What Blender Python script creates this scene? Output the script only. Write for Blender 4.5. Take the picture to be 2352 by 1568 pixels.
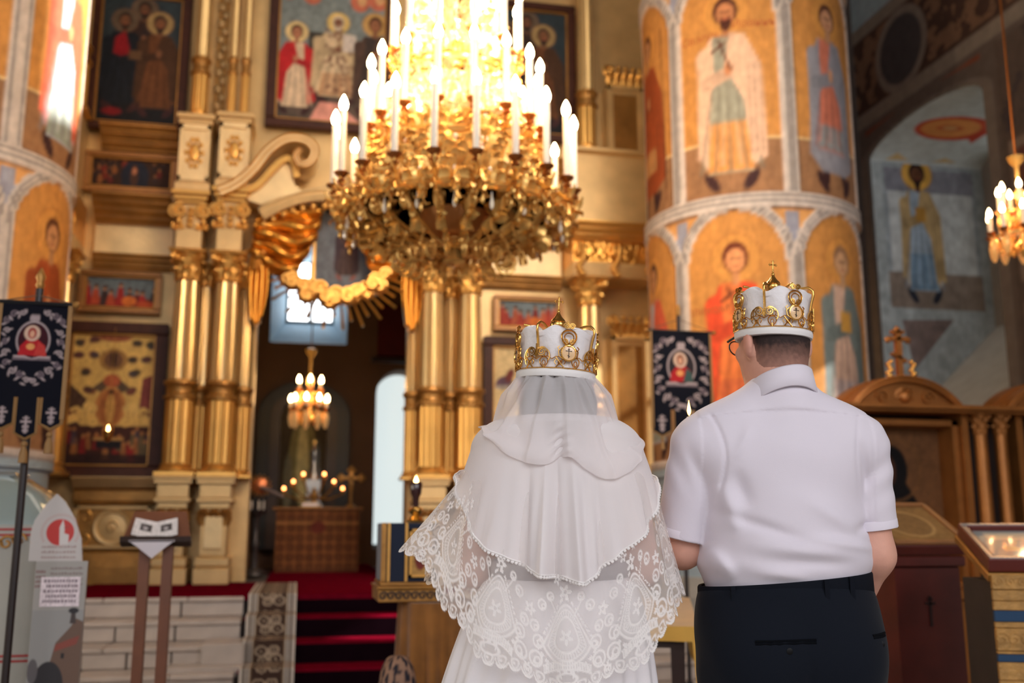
import bpy, math, random
import numpy as np
from mathutils import Matrix, Vector

scene = bpy.context.scene
for _o in list(bpy.data.objects):
    bpy.data.objects.remove(_o)
COL = scene.collection
PI = math.pi

# ------------------------------------------------------------------ camera
FPX = 2352 * 35.0 / 36.0
PITCH, YAW = math.radians(10.55), math.radians(12.0)
CAMZ = 1.2
cam_d = bpy.data.cameras.new('camera')
cam_d.lens = 35.0
cam_d.sensor_width = 36.0
cam_d.clip_start = 0.05
cam_d.dof.use_dof = True
cam_d.dof.focus_distance = 2.28
cam_d.dof.aperture_fstop = 2.5
cam = bpy.data.objects.new('camera', cam_d)
cam.location = (0, 0, CAMZ)
cam.rotation_euler = (PI / 2 + PITCH, 0, -YAW)
COL.objects.link(cam)
scene.camera = cam

# ------------------------------------------------------------------ exposure
scene.view_settings.view_transform = 'Standard'
scene.view_settings.look = 'None'
scene.view_settings.gamma = 1.0
scene.view_settings.use_curve_mapping = False
scene.view_settings.exposure = 0.0

scene.cycles.max_bounces = 7
scene.cycles.diffuse_bounces = 3
scene.cycles.adaptive_threshold = 0.02
scene.cycles.glossy_bounces = 3
scene.cycles.transparent_max_bounces = 12

# ------------------------------------------------------------------ world: soft daylight reaching in from the open west end
world = bpy.data.worlds.new('World')
scene.world = world
world.use_nodes = True
_bg = world.node_tree.nodes['Background']
_bg.inputs[0].default_value = (0.95, 0.97, 1.0, 1)
_bg.inputs[1].default_value = 0.48

def lamp(name, kind, loc, energy, color, rot=(0, 0, 0), size=1.0, size_y=None, spread=None, parent=None):
    d = bpy.data.lights.new(name, kind)
    d.energy = energy
    d.color = color
    if kind == 'AREA':
        d.shape = 'RECTANGLE'
        d.size = size
        d.size_y = size_y or size
        if spread: d.spread = spread
    elif kind == 'SUN':
        d.angle = size
    else:
        d.shadow_soft_size = size
    o = bpy.data.objects.new(name, d)
    o.location = loc
    o.rotation_euler = rot
    if parent: o.parent = parent
    COL.objects.link(o)
    return o

# sun from the south (right) side, through the windows of the right wall
SUN_DIR = Vector((-0.87, 0.14, -0.47)).normalized()
lamp('sun', 'SUN', (30, 0, 30), 14.0, (1.0, 0.95, 0.86), SUN_DIR.to_track_quat('-Z', 'Y').to_euler(), math.radians(0.8))
# tall windows of the west end, behind the photographer
lamp('west_window_light', 'AREA', (-1.6, -3.6, 4.2), 150, (0.94, 0.95, 1.0),
     (Vector((0.9, 3.6, -2.6)).to_track_quat('-Z', 'Y').to_euler()), 3.2, 3.4)
lamp('west_window_light', 'AREA', (3.6, -3.6, 4.4), 180, (0.96, 0.95, 1.0),
     (Vector((-0.6, 3.6, -2.6)).to_track_quat('-Z', 'Y').to_euler()), 3.2, 3.4)

# added fill light high over the nave, brightens the gilded screen
lamp('nave_fill_light', 'AREA', (0.6, 4.6, 9.6), 60, (1.0, 0.88, 0.72),
     (Vector((-0.2, 5.6, -6.4)).to_track_quat('-Z', 'Y').to_euler()), 4.0, 2.4)

# added low fill light from the left, side-lights the screen columns
lamp('side_fill_light', 'AREA', (-6.2, 4.6, 2.6), 145, (1.0, 0.90, 0.76),
     (Vector((8.0, 5.9, -0.2)).to_track_quat('-Z', 'Y').to_euler()), 1.6, 2.6)
lamp('nave_fill_light', 'AREA', (2.7, 3.6, 6.3), 60, (1.0, 0.89, 0.76),  # second added fill for the screen, narrowed to spare the icon case
     (Vector((-1.6, 6.9, -4.2)).to_track_quat('-Z', 'Y').to_euler()), 1.8, 1.8, spread=math.radians(80))

# ------------------------------------------------------------------ projection helpers (photo pixel -> point in the place)
def ray(px, py, yaw=YAW):
    x = (px - 1176) / FPX
    y = (784 - py) / FPX
    cp, sp = math.cos(PITCH), math.sin(PITCH)
    fwd, up = cp - y * sp, sp + y * cp
    return (x * math.cos(yaw) + fwd * math.sin(yaw), -x * math.sin(yaw) + fwd * math.cos(yaw), up)

def at(px, py, Y):
    r = ray(px, py)
    t = Y / r[1]
    return Vector((r[0] * t, Y, CAMZ + r[2] * t))

def atx(px, py, X):
    r = ray(px, py)
    t = X / r[0]
    return Vector((X, r[1] * t, CAMZ + r[2] * t))

def atz(px, py, Z):
    r = ray(px, py)
    t = (Z - CAMZ) / r[2]
    return Vector((r[0] * t, r[1] * t, Z))

# ------------------------------------------------------------------ mesh builder
def frame_of(d):
    d = np.array(d, float); d /= np.linalg.norm(d) + 1e-12
    a = np.array((0, 0, 1.0)) if abs(d[2]) < 0.9 else np.array((1.0, 0, 0))
    u = np.cross(d, a); u /= np.linalg.norm(u)
    return u, np.cross(u, d) * 1.0

class MB:
    def __init__(s):
        s.v, s.f, s.m, s.n = [], [], [], 0
        s.cur = 0
        s.cols = None
    def add(s, verts, faces, M=None):
        verts = np.asarray(verts, float).reshape(-1, 3)
        if M is not None:
            A = np.array(M)
            verts = verts @ A[:3, :3].T + A[:3, 3]
        s.v.append(verts)
        b = s.n
        for f in faces:
            s.f.append(tuple(int(i) + b for i in f))
            s.m.append(s.cur)
        s.n += len(verts)
        return s
    def merge(s, o, M=None):
        return s.add(np.concatenate(o.v), o.f, M)
    def box(s, x0, x1, y0, y1, z0, z1, bevel=0.0, M=None):
        if bevel <= 0:
            V = [(x0, y0, z0), (x1, y0, z0), (x1, y1, z0), (x0, y1, z0), (x0, y0, z1), (x1, y0, z1), (x1, y1, z1), (x0, y1, z1)]
            return s.add(V, [(0, 3, 2, 1), (4, 5, 6, 7), (0, 1, 5, 4), (1, 2, 6, 5), (2, 3, 7, 6), (3, 0, 4, 7)], M)
        b = bevel
        V = []
        for z, i in ((z0, b), (z0 + b, 0), (z1 - b, 0), (z1, b)):
            for (x, y) in ((x0 + i, y0 + i), (x1 - i, y0 + i), (x1 - i, y1 - i), (x0 + i, y1 - i)):
                V.append((x, y, z))
        F = [(3, 2, 1, 0), (12, 13, 14, 15)]
        for k in range(3):
            for j in range(4):
                a, c = k * 4 + j, k * 4 + (j + 1) % 4
                F.append((a, c, c + 4, a + 4))
        return s.add(V, F, M)
    def lathe(s, prof, n=24, c=(0, 0, 0), M=None, flute=None, a0=0.0, a1=2 * PI):
        """prof: (r, z) bottom to top; flute: (count, depth)"""
        full = abs(a1 - a0 - 2 * PI) < 1e-6
        th = np.linspace(a0, a1, n, endpoint=not full) if full is False else a0 + np.arange(n) * 2 * PI / n
        V = []
        for r, z in prof:
            k = np.ones(n)
            if flute: k = 1 - flute[1] * (0.5 - 0.5 * np.cos(flute[0] * th)) ** 0.6
            V += [(c[0] + r * k[i] * math.cos(th[i]), c[1] + r * k[i] * math.sin(th[i]), c[2] + z) for i in range(n)]
        F = []
        m = n if full else n - 1
        for k in range(len(prof) - 1):
            for i in range(m):
                j = (i + 1) % n
                F.append((k * n + i, k * n + j, (k + 1) * n + j, (k + 1) * n + i))
        if full:
            if prof[0][0] > 1e-5: F.append(tuple(range(n - 1, -1, -1)))
            if prof[-1][0] > 1e-5: F.append(tuple((len(prof) - 1) * n + i for i in range(n)))
        return s.add(V, F, M)
    def tube(s, path, r, n=8, M=None, flat=1.0, closed=False):
        P = np.asarray(path, float)
        k = len(P)
        R = np.full(k, r) if np.isscalar(r) else np.asarray(r, float)
        T = np.gradient(P, axis=0)
        if closed: T = np.roll(P, -1, 0) - np.roll(P, 1, 0)
        u, w = frame_of(T[0])
        V = []
        for i in range(k):
            t = T[i] / (np.linalg.norm(T[i]) + 1e-12)
            u = u - t * np.dot(u, t)
            u /= np.linalg.norm(u) + 1e-12
            w = np.cross(t, u)
            for j in range(n):
                a = 2 * PI * j / n
                V.append(P[i] + R[i] * (math.cos(a) * u + flat * math.sin(a) * w))
        F = []
        for i in range(k if closed else k - 1):
            i2 = (i + 1) % k
            for j in range(n):
                j2 = (j + 1) % n
                F.append((i * n + j, i * n + j2, i2 * n + j2, i2 * n + j))
        if not closed:
            F.append(tuple(range(n - 1, -1, -1)))
            F.append(tuple((k - 1) * n + j for j in range(n)))
        return s.add(V, F, M)
    def prism(s, poly, y0, y1, M=None):
        """outline (x, z), extruded along y"""
        n = len(poly)
        A = sum(poly[i][0] * poly[(i + 1) % n][1] - poly[(i + 1) % n][0] * poly[i][1] for i in range(n))
        if A < 0: poly = poly[::-1]
        V = [(x, y0, z) for x, z in poly] + [(x, y1, z) for x, z in poly]
        F = [tuple(range(n)), tuple(range(2 * n - 1, n - 1, -1))]
        for i in range(n):
            j = (i + 1) % n
            F.append((i, i + n, j + n, j))
        return s.add(V, F, M)
    def profile(s, prof, x0, x1, M=None, ret=0.0):
        """moulding: outline (y, z) run along x; y negative = proud"""
        n = len(prof)
        V = [(x0, y, z) for y, z in prof] + [(x1, y, z) for y, z in prof]
        F = [tuple(range(n - 1, -1, -1)), tuple(range(n, 2 * n))]
        for i in range(n):
            j = (i + 1) % n
            F.append((i, j, j + n, i + n))
        return s.add(V, F, M)
    def ball(s, c, r, n=10, m=7, M=None):
        rr = (r, r, r) if np.isscalar(r) else r
        pr = [(max(1e-6, math.sin(PI * i / m)), -math.cos(PI * i / m)) for i in range(m + 1)]
        S = Matrix.Translation(c) @ Matrix.Diagonal((rr[0], rr[1], rr[2], 1))
        if M is not None: S = M @ S
        return s.lathe(pr, n, M=S)
    def strip(s, path, w, thick=0.004, M=None):
        """flat ribbon in the xz plane following a path of (x, z), proud along -y"""
        P = np.asarray(path, float)
        T = np.gradient(P, axis=0)
        T /= np.linalg.norm(T, axis=1)[:, None] + 1e-12
        N = np.stack([-T[:, 1], T[:, 0]], 1)
        W = np.full(len(P), w) if np.isscalar(w) else np.asarray(w)
        L, Rr = P + N * W[:, None] / 2, P - N * W[:, None] / 2
        V, F = [], []
        for i in range(len(P)):
            V += [(L[i][0], -thick, L[i][1]), (Rr[i][0], -thick, Rr[i][1]), (Rr[i][0], 0, Rr[i][1]), (L[i][0], 0, L[i][1])]
        for i in range(len(P) - 1):
            a, b = i * 4, i * 4 + 4
            for j in range(4):
                k = (j + 1) % 4
                F.append((a + j, a + k, b + k, b + j))
        F += [(3, 2, 1, 0), tuple((len(P) - 1) * 4 + j for j in range(4))]
        return s.add(V, F, M)
    def grid(s, P, closed_u=False):
        """P: (nv, nu, 3) points"""
        nv, nu = P.shape[:2]
        idx = np.arange(nv * nu).reshape(nv, nu)
        a = idx[:-1, :-1]; b = idx[:-1, 1:]; c = idx[1:, 1:]; d = idx[1:, :-1]
        if closed_u:
            idx2 = np.concatenate([idx, idx[:, :1]], 1)
            a = idx2[:-1, :-1]; b = idx2[:-1, 1:]; c = idx2[1:, 1:]; d = idx2[1:, :-1]
        F = np.stack([a, b, c, d], -1).reshape(-1, 4)
        return s.add(P.reshape(-1, 3), F.tolist())
    def mesh(s, name, mats, origin=None, smooth=None):
        V = np.concatenate(s.v)
        if origin is not None: V = V - np.array(origin)
        me = bpy.data.meshes.new(name)
        me.from_pydata(V.tolist(), [], s.f)
        if not isinstance(mats, (list, tuple)): mats = [mats]
        for m in mats: me.materials.append(m)
        if len(mats) > 1: me.polygons.foreach_set('material_index', s.m)
        if s.cols is not None:
            put_color(me, s.cols)
        if smooth is not None:
            me.shade_smooth()
            if smooth < 180: me.set_sharp_from_angle(angle=math.radians(smooth))
        me.update()
        return me
    def build(s, name, mats, parent=None, origin=None, smooth=None):
        return link(name, s.mesh(name, mats, origin, smooth), parent)

def put_color(me, cols):
    c4 = np.ones((len(me.vertices), 4), np.float32)
    c4[:, :3] = np.asarray(cols, np.float32).reshape(-1, 3)
    at_ = me.color_attributes.new('paint', 'FLOAT_COLOR', 'POINT')
    at_.data.foreach_set('color', c4.ravel())

def link(name, data, parent=None):
    o = bpy.data.objects.new(name, data)
    COL.objects.link(o)
    if parent: o.parent = parent
    return o

def tag(o, label=None, cat=None, group=None, kind=None):
    if label: o['label'] = label
    if cat: o['category'] = cat
    if group: o['group'] = group
    if kind: o['kind'] = kind
    return o

def thing(name, label, cat, loc=(0, 0, 0), rz=0.0, group=None):
    o = bpy.data.objects.new(name, None)
    o.empty_display_size = 0.1
    o.location = loc
    o.rotation_euler = (0, 0, rz)
    COL.objects.link(o)
    return tag(o, label, cat, group, 'thing' if label else None)

def copy_tree(o, parent=None):
    c = o.copy()
    COL.objects.link(c)
    c.parent = parent
    for ch in list(o.children):
        if ch.name in SKIP_COPY: continue
        copy_tree(ch, c)
    return c
SKIP_COPY = set()

# ------------------------------------------------------------------ materials
def srgb(r, g=None, b=None):
    if g is None: r, g, b = r
    f = lambda c: (c / 255.0) / 12.92 if c / 255.0 <= 0.04045 else (((c / 255.0) + 0.055) / 1.055) ** 2.4
    return (f(r), f(g), f(b))

MATS = {}
def mat(name, col, rough=0.5, metal=0.0, bump=0.0, bscale=40.0, var=0.0, vscale=6.0, spec=0.5, emit=None, estr=0.0,
        sheen=0.0, trans=0.0, alpha=1.0, coat=0.0, attr=False, voro=False, bdist=0.01, sss=0.0, wave=None):
    if name in MATS: return MATS[name]
    m = bpy.data.materials.new(name)
    m.use_nodes = True
    nt = m.node_tree
    b = nt.nodes['Principled BSDF']
    I = b.inputs
    I['Base Color'].default_value = (*col, 1)
    I['Roughness'].default_value = rough
    I['Metallic'].default_value = metal
    I['Specular IOR Level'].default_value = spec
    I['Sheen Weight'].default_value = sheen
    I['Coat Weight'].default_value = coat
    I['Transmission Weight'].default_value = trans
    I['Alpha'].default_value = alpha
    if sss:
        I['Subsurface Weight'].default_value = sss
        I['Subsurface Radius'].default_value = (0.012, 0.005, 0.003)
    if emit:
        I['Emission Color'].default_value = (*emit, 1)
        I['Emission Strength'].default_value = estr
    tc = nt.nodes.new('ShaderNodeTexCoord')
    src = None
    if attr:
        a = nt.nodes.new('ShaderNodeVertexColor')
        a.layer_name = 'paint'
        src = a.outputs['Color']
    if var > 0:
        n = nt.nodes.new('ShaderNodeTexNoise')
        n.inputs['Scale'].default_value = vscale
        n.inputs['Detail'].default_value = 6
        nt.links.new(tc.outputs['Object'], n.inputs['Vector'])
        mr = nt.nodes.new('ShaderNodeMapRange')
        mr.inputs[1].default_value = 0.3; mr.inputs[2].default_value = 0.7
        mr.inputs[3].default_value = 1 - var; mr.inputs[4].default_value = 1 + var
        nt.links.new(n.outputs['Fac'], mr.inputs[0])
        mx = nt.nodes.new('ShaderNodeMix')
        mx.data_type = 'RGBA'; mx.blend_type = 'MULTIPLY'
        mx.inputs[0].default_value = 1.0
        if src is not None: nt.links.new(src, mx.inputs[6])
        else: mx.inputs[6].default_value = (*col, 1)
        nt.links.new(mr.outputs[0], mx.inputs[7])
        src = mx.outputs[2]
    if src is not None: nt.links.new(src, I['Base Color'])
    if bump > 0:
        if voro:
            n2 = nt.nodes.new('ShaderNodeTexVoronoi')
            n2.feature = 'SMOOTH_F1'
        else:
            n2 = nt.nodes.new('ShaderNodeTexNoise')
            n2.inputs['Detail'].default_value = 4
        n2.inputs['Scale'].default_value = bscale
        nt.links.new(tc.outputs['Object'], n2.inputs['Vector'])
        bp = nt.nodes.new('ShaderNodeBump')
        bp.inputs['Strength'].default_value = bump
        bp.inputs['Distance'].default_value = bdist
        nt.links.new(n2.outputs[0], bp.inputs['Height'])
        nt.links.new(bp.outputs[0], I['Normal'])
    MATS[name] = m
    return m

GOLD = mat('gilding', srgb(226, 172, 92), 0.34, 0.75, bump=0.15, bscale=18, var=0.10, vscale=3)
GOLDPALE = mat('pale_gilding', srgb(212, 176, 120), 0.42, 0.4, bump=0.2, bscale=25, var=0.14, vscale=4)
GOLDDARK = mat('aged_gilding', srgb(168, 120, 60), 0.42, 0.6, bump=0.25, bscale=22, var=0.22, vscale=5)
GOLDCARVE = mat('carved_gilding', srgb(222, 160, 76), 0.3, 0.8, bump=0.9, bscale=26, voro=True, var=0.15, vscale=8, bdist=0.02)
GOLDCREAM = mat('cream_gilding', srgb(232, 204, 152), 0.45, 0.25, bump=0.35, bscale=30, voro=True, var=0.12, vscale=5, bdist=0.006)
GOLDBRIGHT = mat('polished_gold', srgb(240, 190, 110), 0.16, 1.0)
BRONZE = mat('bronze', srgb(150, 92, 48), 0.3, 0.85, var=0.15)
FRAME = mat('dark_walnut_frame', srgb(66, 34, 22), 0.5, spec=0.25, bump=0.1, bscale=60, var=0.2, vscale=10)
FRAMEGOLD = mat('brown_gold_frame', srgb(150, 104, 58), 0.38, 0.4, var=0.15)
PAINT = mat('oil_paint', (1, 1, 1), 0.6, spec=0.2, attr=True, var=0.12, vscale=40, bump=0.06, bscale=120)
FRESCO = mat('fresco_paint', (1, 1, 1), 0.75, attr=True, var=0.10, vscale=14, bump=0.12, bscale=50, spec=0.25)
CLOTHPAINT = mat('woven_pattern', (1, 1, 1), 0.85, attr=True, var=0.10, vscale=60, bump=0.2, bscale=300, spec=0.2, bdist=0.003)

# ------------------------------------------------------------------ painted pictures (colour attribute on a fine grid)
def hsh(x, y, seed=0):
    v = np.sin(x * 127.1 + y * 311.7 + seed * 74.7) * 43758.5453
    return v - np.floor(v)

def vnoise(x, y, seed=0):
    xi, yi = np.floor(x), np.floor(y)
    fx, fy = x - xi, y - yi
    fx, fy = fx * fx * (3 - 2 * fx), fy * fy * (3 - 2 * fy)
    a, b = hsh(xi, yi, seed), hsh(xi + 1, yi, seed)
    c, d = hsh(xi, yi + 1, seed), hsh(xi + 1, yi + 1, seed)
    return a + (b - a) * fx + (c - a) * fy + (a - b - c + d) * fx * fy

def fbm(x, y, seed=0, o=4):
    s, k = 0, 0.5
    for i in range(o):
        s = s + k * vnoise(x, y, seed + i)
        x, y, k = x * 2.03, y * 2.03, k * 0.5
    return s

class Pic:
    """painted in coordinates x (right), y (up)"""
    def __init__(s, x, y, base, soft=0.01):
        s.x, s.y = x, y
        s.c = np.empty(x.shape + (3,)); s.c[:] = srgb(base) if max(base) > 1 else base
        s.soft = soft
    def put(s, d, col, a=1.0):
        """d: signed distance (inside negative)"""
        w = np.clip(0.5 - d / s.soft, 0, 1) * a
        col = np.asarray(srgb(col))
        s.c = s.c * (1 - w[..., None]) + col * w[..., None]
        return s
    def ell(s, cx, cy, rx, ry, col, a=1.0, rot=0.0):
        dx, dy = s.x - cx, s.y - cy
        if rot:
            cr, sr = math.cos(rot), math.sin(rot)
            dx, dy = dx * cr + dy * sr, -dx * sr + dy * cr
        q = np.sqrt((dx / rx) ** 2 + (dy / ry) ** 2)
        return s.put((q - 1) * min(rx, ry), col, a)
    def ring(s, cx, cy, r, w, col, a=1.0, ky=1.0):
        d = np.abs(np.hypot(s.x - cx, (s.y - cy) / ky) - r) - w
        return s.put(d, col, a)
    def rect(s, x0, x1, y0, y1, col, a=1.0):
        d = np.maximum(np.maximum(x0 - s.x, s.x - x1), np.maximum(y0 - s.y, s.y - y1))
        return s.put(d, col, a)
    def seg(s, x0, y0, x1, y1, w, col, a=1.0, w2=None):
        px, py, dx, dy = s.x - x0, s.y - y0, x1 - x0, y1 - y0
        t = np.clip((px * dx + py * dy) / (dx * dx + dy * dy + 1e-12), 0, 1)
        ww = w if w2 is None else w + (w2 - w) * t
        return s.put(np.hypot(px - t * dx, py - t * dy) - ww, col, a)
    def line(s, pts, w, col, a=1.0):
        d = np.full(s.x.shape, 1e9)
        for (x0, y0), (x1, y1) in zip(pts[:-1], pts[1:]):
            px, py, dx, dy = s.x - x0, s.y - y0, x1 - x0, y1 - y0
            t = np.clip((px * dx + py * dy) / (dx * dx + dy * dy + 1e-12), 0, 1)
            d = np.minimum(d, np.hypot(px - t * dx, py - t * dy))
        return s.put(d - w, col, a)
    def poly(s, pts, col, a=1.0):
        d = np.full(s.x.shape, 1e9)
        ins = np.zeros(s.x.shape, bool)
        n = len(pts)
        for i in range(n):
            (x0, y0), (x1, y1) = pts[i], pts[(i + 1) % n]
            px, py, dx, dy = s.x - x0, s.y - y0, x1 - x0, y1 - y0
            t = np.clip((px * dx + py * dy) / (dx * dx + dy * dy + 1e-12), 0, 1)
            d = np.minimum(d, np.hypot(px - t * dx, py - t * dy))
            c = ((y0 > s.y) != (y1 > s.y)) & (s.x < (x1 - x0) * (s.y - y0) / ((y1 - y0) if abs(y1 - y0) > 1e-9 else 1e-9) + x0)
            ins ^= c
        return s.put(np.where(ins, -d, d), col, a)
    def folds(s, x0, x1, y0, y1, col, n=6, a=0.5, lean=0.0):
        for i in range(n):
            xx = x0 + (x1 - x0) * (i + 0.5) / n
            s.seg(xx, y1, xx + lean * (y1 - y0) * ((i + 0.5) / n - 0.5), y0, (x1 - x0) / n * 0.12, col, a, (x1 - x0) / n * 0.28)
        return s

def saint(p, cx, y0, h, robe, cloak, under=None, halo=(222, 170, 70), hair=(70, 40, 26), beard=False, skin=(196, 140, 96), shoe=(60, 34, 34),
          side=1, halo_a=1.0, item=None, shorty=False, wid=1.0):
    """standing figure: feet at y0, height h"""
    u = h
    ox = p.x
    p.x = cx + (p.x - cx) / wid
    _saint(p, cx, y0, u, robe, cloak, under, hair, beard, skin, shoe, side, item, shorty, halo, halo_a, wid)
    p.x = ox
    return p

def _saint(p, cx, y0, u, robe, cloak, under, hair, beard, skin, shoe, side, item, shorty, halo, halo_a, wid):
    hy = y0 + 0.90 * u
    if halo_a > 0:
        
        p.ell(cx, hy, 0.122 * u / wid, 0.122 * u, (150, 84, 40), 0.5 * halo_a)
        p.ell(cx, hy, 0.116 * u / wid, 0.116 * u, halo, halo_a)
    if shoe:
        for sgn in (-1, 1):
            p.ell(cx + sgn * 0.115 * u, y0 + 0.035 * u, 0.03 * u, 0.065 * u, shoe, 1, rot=-sgn * 0.7)
            if shorty: p.seg(cx + sgn * 0.07 * u, y0 + 0.2 * u, cx + sgn * 0.09 * u, y0 + 0.05 * u, 0.028 * u, shoe)
    # cloak behind
    p.poly([(cx - 0.10 * u, y0 + 0.78 * u), (cx + 0.10 * u, y0 + 0.78 * u), (cx + 0.19 * u, y0 + 0.62 * u), (cx + 0.21 * u, y0 + 0.14 * u),
            (cx + 0.10 * u, y0 + 0.09 * u), (cx - 0.12 * u, y0 + 0.09 * u), (cx - 0.20 * u, y0 + 0.17 * u), (cx - 0.18 * u, y0 + 0.62 * u)], cloak)
    # robe
    lo = y0 + (0.2 if shorty else 0.07) * u
    p.poly([(cx - 0.085 * u, y0 + 0.78 * u), (cx + 0.075 * u, y0 + 0.78 * u), (cx + 0.09 * u, y0 + 0.5 * u), (cx + 0.135 * u, lo), (cx - 0.135 * u, lo), (cx - 0.10 * u, y0 + 0.5 * u)], robe)
    if under:
        p.poly([(cx - 0.12 * u, y0 + 0.33 * u), (cx + 0.12 * u, y0 + 0.33 * u), (cx + 0.135 * u, lo + 0.01 * u), (cx - 0.135 * u, lo + 0.01 * u)], under)
    dk = tuple(int(c * 0.72) for c in robe)
    lt = tuple(min(255, int(c * 1.18)) for c in robe)
    p.folds(cx - 0.11 * u, cx + 0.11 * u, lo + 0.02 * u, y0 + 0.55 * u, dk, 5, 0.55, 0.5)
    p.folds(cx - 0.09 * u, cx + 0.10 * u, lo + 0.05 * u, y0 + 0.50 * u, lt, 4, 0.4, 0.6)
    # cloak front sweep
    p.poly([(cx + side * 0.02 * u, y0 + 0.79 * u), (cx + side * 0.11 * u, y0 + 0.77 * u), (cx + side * 0.20 * u, y0 + 0.6 * u), (cx + side * 0.21 * u, y0 + 0.17 * u),
            (cx + side * 0.12 * u, y0 + 0.12 * u), (cx + side * 0.09 * u, y0 + 0.44 * u), (cx - side * 0.02 * u, y0 + 0.62 * u)], cloak)
    dc = tuple(int(c * 0.78) for c in cloak)
    p.folds(cx + side * 0.11 * u if side > 0 else cx - 0.2 * u, cx + side * 0.2 * u if side > 0 else cx - 0.11 * u, y0 + 0.17 * u, y0 + 0.62 * u, dc, 3, 0.5)
    # arms and hands at the chest
    p.seg(cx - side * 0.14 * u, y0 + 0.68 * u, cx - side * 0.13 * u, y0 + 0.54 * u, 0.05 * u, cloak)
    p.seg(cx - side * 0.13 * u, y0 + 0.54 * u, cx + 0.0 * u, y0 + 0.58 * u, 0.035 * u, tuple(int(c * 0.9) for c in cloak))
    p.ell(cx + side * 0.005 * u, y0 + 0.6 * u, 0.022 * u, 0.035 * u, skin)
    if item == 'cross':
        p.seg(cx - side * 0.05 * u, y0 + 0.76 * u, cx + side * 0.02 * u, y0 + 0.6 * u, 0.008 * u, (96, 50, 30))
        p.seg(cx - side * 0.09 * u, y0 + 0.70 * u, cx - side * 0.01 * u, y0 + 0.74 * u, 0.007 * u, (96, 50, 30))
    if item == 'spear':
        p.seg(cx + side * 0.22 * u, y0 + 0.02 * u, cx + side * 0.20 * u, y0 + 0.95 * u, 0.006 * u, (90, 52, 30))
    if item == 'book':
        p.rect(cx + side * 0.01 * u - 0.05 * u, cx + side * 0.01 * u + 0.05 * u, y0 + 0.56 * u, y0 + 0.66 * u, (200, 150, 70))
    # neck, head
    p.rect(cx - 0.022 * u, cx + 0.022 * u, y0 + 0.77 * u, y0 + 0.85 * u, tuple(int(c * 0.9) for c in skin))
    p.ell(cx, hy + 0.006 * u, 0.062 * u / wid, 0.076 * u, hair)
    p.ell(cx, hy - 0.008 * u, 0.045 * u / wid, 0.058 * u, skin)
    if beard:
        p.ell(cx, hy - 0.055 * u, 0.034 * u, 0.045 * u, hair)
        p.ell(cx, hy - 0.03 * u, 0.02 * u, 0.014 * u, skin)
    p.ell(cx - 0.017 * u, hy + 0.004 * u, 0.009 * u, 0.004 * u, (60, 34, 22))
    p.ell(cx + 0.017 * u, hy + 0.004 * u, 0.009 * u, 0.004 * u, (60, 34, 22))
    p.seg(cx, hy, cx + 0.003 * u, hy - 0.02 * u, 0.003 * u, (140, 92, 60))
    p.seg(cx - 0.012 * u, hy - 0.036 * u, cx + 0.012 * u, hy - 0.036 * u, 0.003 * u, (150, 70, 50))
    return p

def painted_slab(name, w, h, fn, res, parent=None, thick=0.01, mat_=None, M=None, base=(120, 90, 60), soft=None):
    """flat painted board, picture on the -y face, lower-left corner at 0,0 ; fn(p, w, h) paints"""
    nx, ny = max(8, int(w / res)), max(8, int(h / res))
    xs, zs = np.linspace(0, w, nx), np.linspace(0, h, ny)
    X, Z = np.meshgrid(xs, zs)
    p = Pic(X, Z, base, soft or res * 1.2)
    fn(p, w, h)
    p.c *= (0.74 + 0.52 * fbm(X / (w * 0.045) + 3, Z / (w * 0.05), 21, 4))[..., None]
    p.c *= (0.88 + 0.24 * vnoise(X / (res * 3.0), Z / (res * 7.0), 5))[..., None]
    mb = MB()
    P = np.stack([X, np.full_like(X, -thick), Z], -1)
    mb.grid(P)
    n = nx * ny
    cols = [p.c.reshape(-1, 3)]
    mb.box(0, w, -thick + 0.0005, 0, 0, h)
    cols.append(np.full((8, 3), srgb(90, 66, 44)))
    mb.cols = np.concatenate(cols)
    if M is not None:
        A = np.array(M)
        mb.v = [v @ A[:3, :3].T + A[:3, 3] for v in mb.v]
    return mb.build(name, mat_ or PAINT, parent)
# ================================================================== THE PLACE
YI = 10.5                      # face of the gilded screen
ZP = 0.665                     # platform in front of it
YF = 8.33                      # platform front edge
XR = 6.85                      # inner face of the right wall
DOOR_X0, DOOR_X1 = at(578, 1100, YI).x, at(930, 1100, YI).x
AX = (DOOR_X0 + DOOR_X1) / 2

PLASTER = mat('grey_plaster', srgb(150, 146, 140), 0.8, bump=0.15, bscale=30, var=0.12, vscale=3)
CEIL = mat('vault_plaster', srgb(150, 140, 126), 0.85, bump=0.1, bscale=20, var=0.1)
FLOORM = mat('floor_stone', srgb(150, 140, 130), 0.35, bump=0.05, bscale=30, var=0.12, vscale=5)
MARBLE = mat('white_marble', srgb(182, 168, 158), 0.35, bump=0.08, bscale=14, var=0.10, vscale=7)
MORTAR = mat('step_core', srgb(92, 82, 76), 0.8)
REDCARPET = mat('red_carpet', srgb(104, 8, 28), 1.0, bump=0.4, bscale=220, var=0.18, vscale=9, spec=0.0)
DARKCARPET = mat('dark_carpet', srgb(20, 8, 14), 1.0, bump=0.3, bscale=220, var=0.15, spec=0.0)

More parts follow.
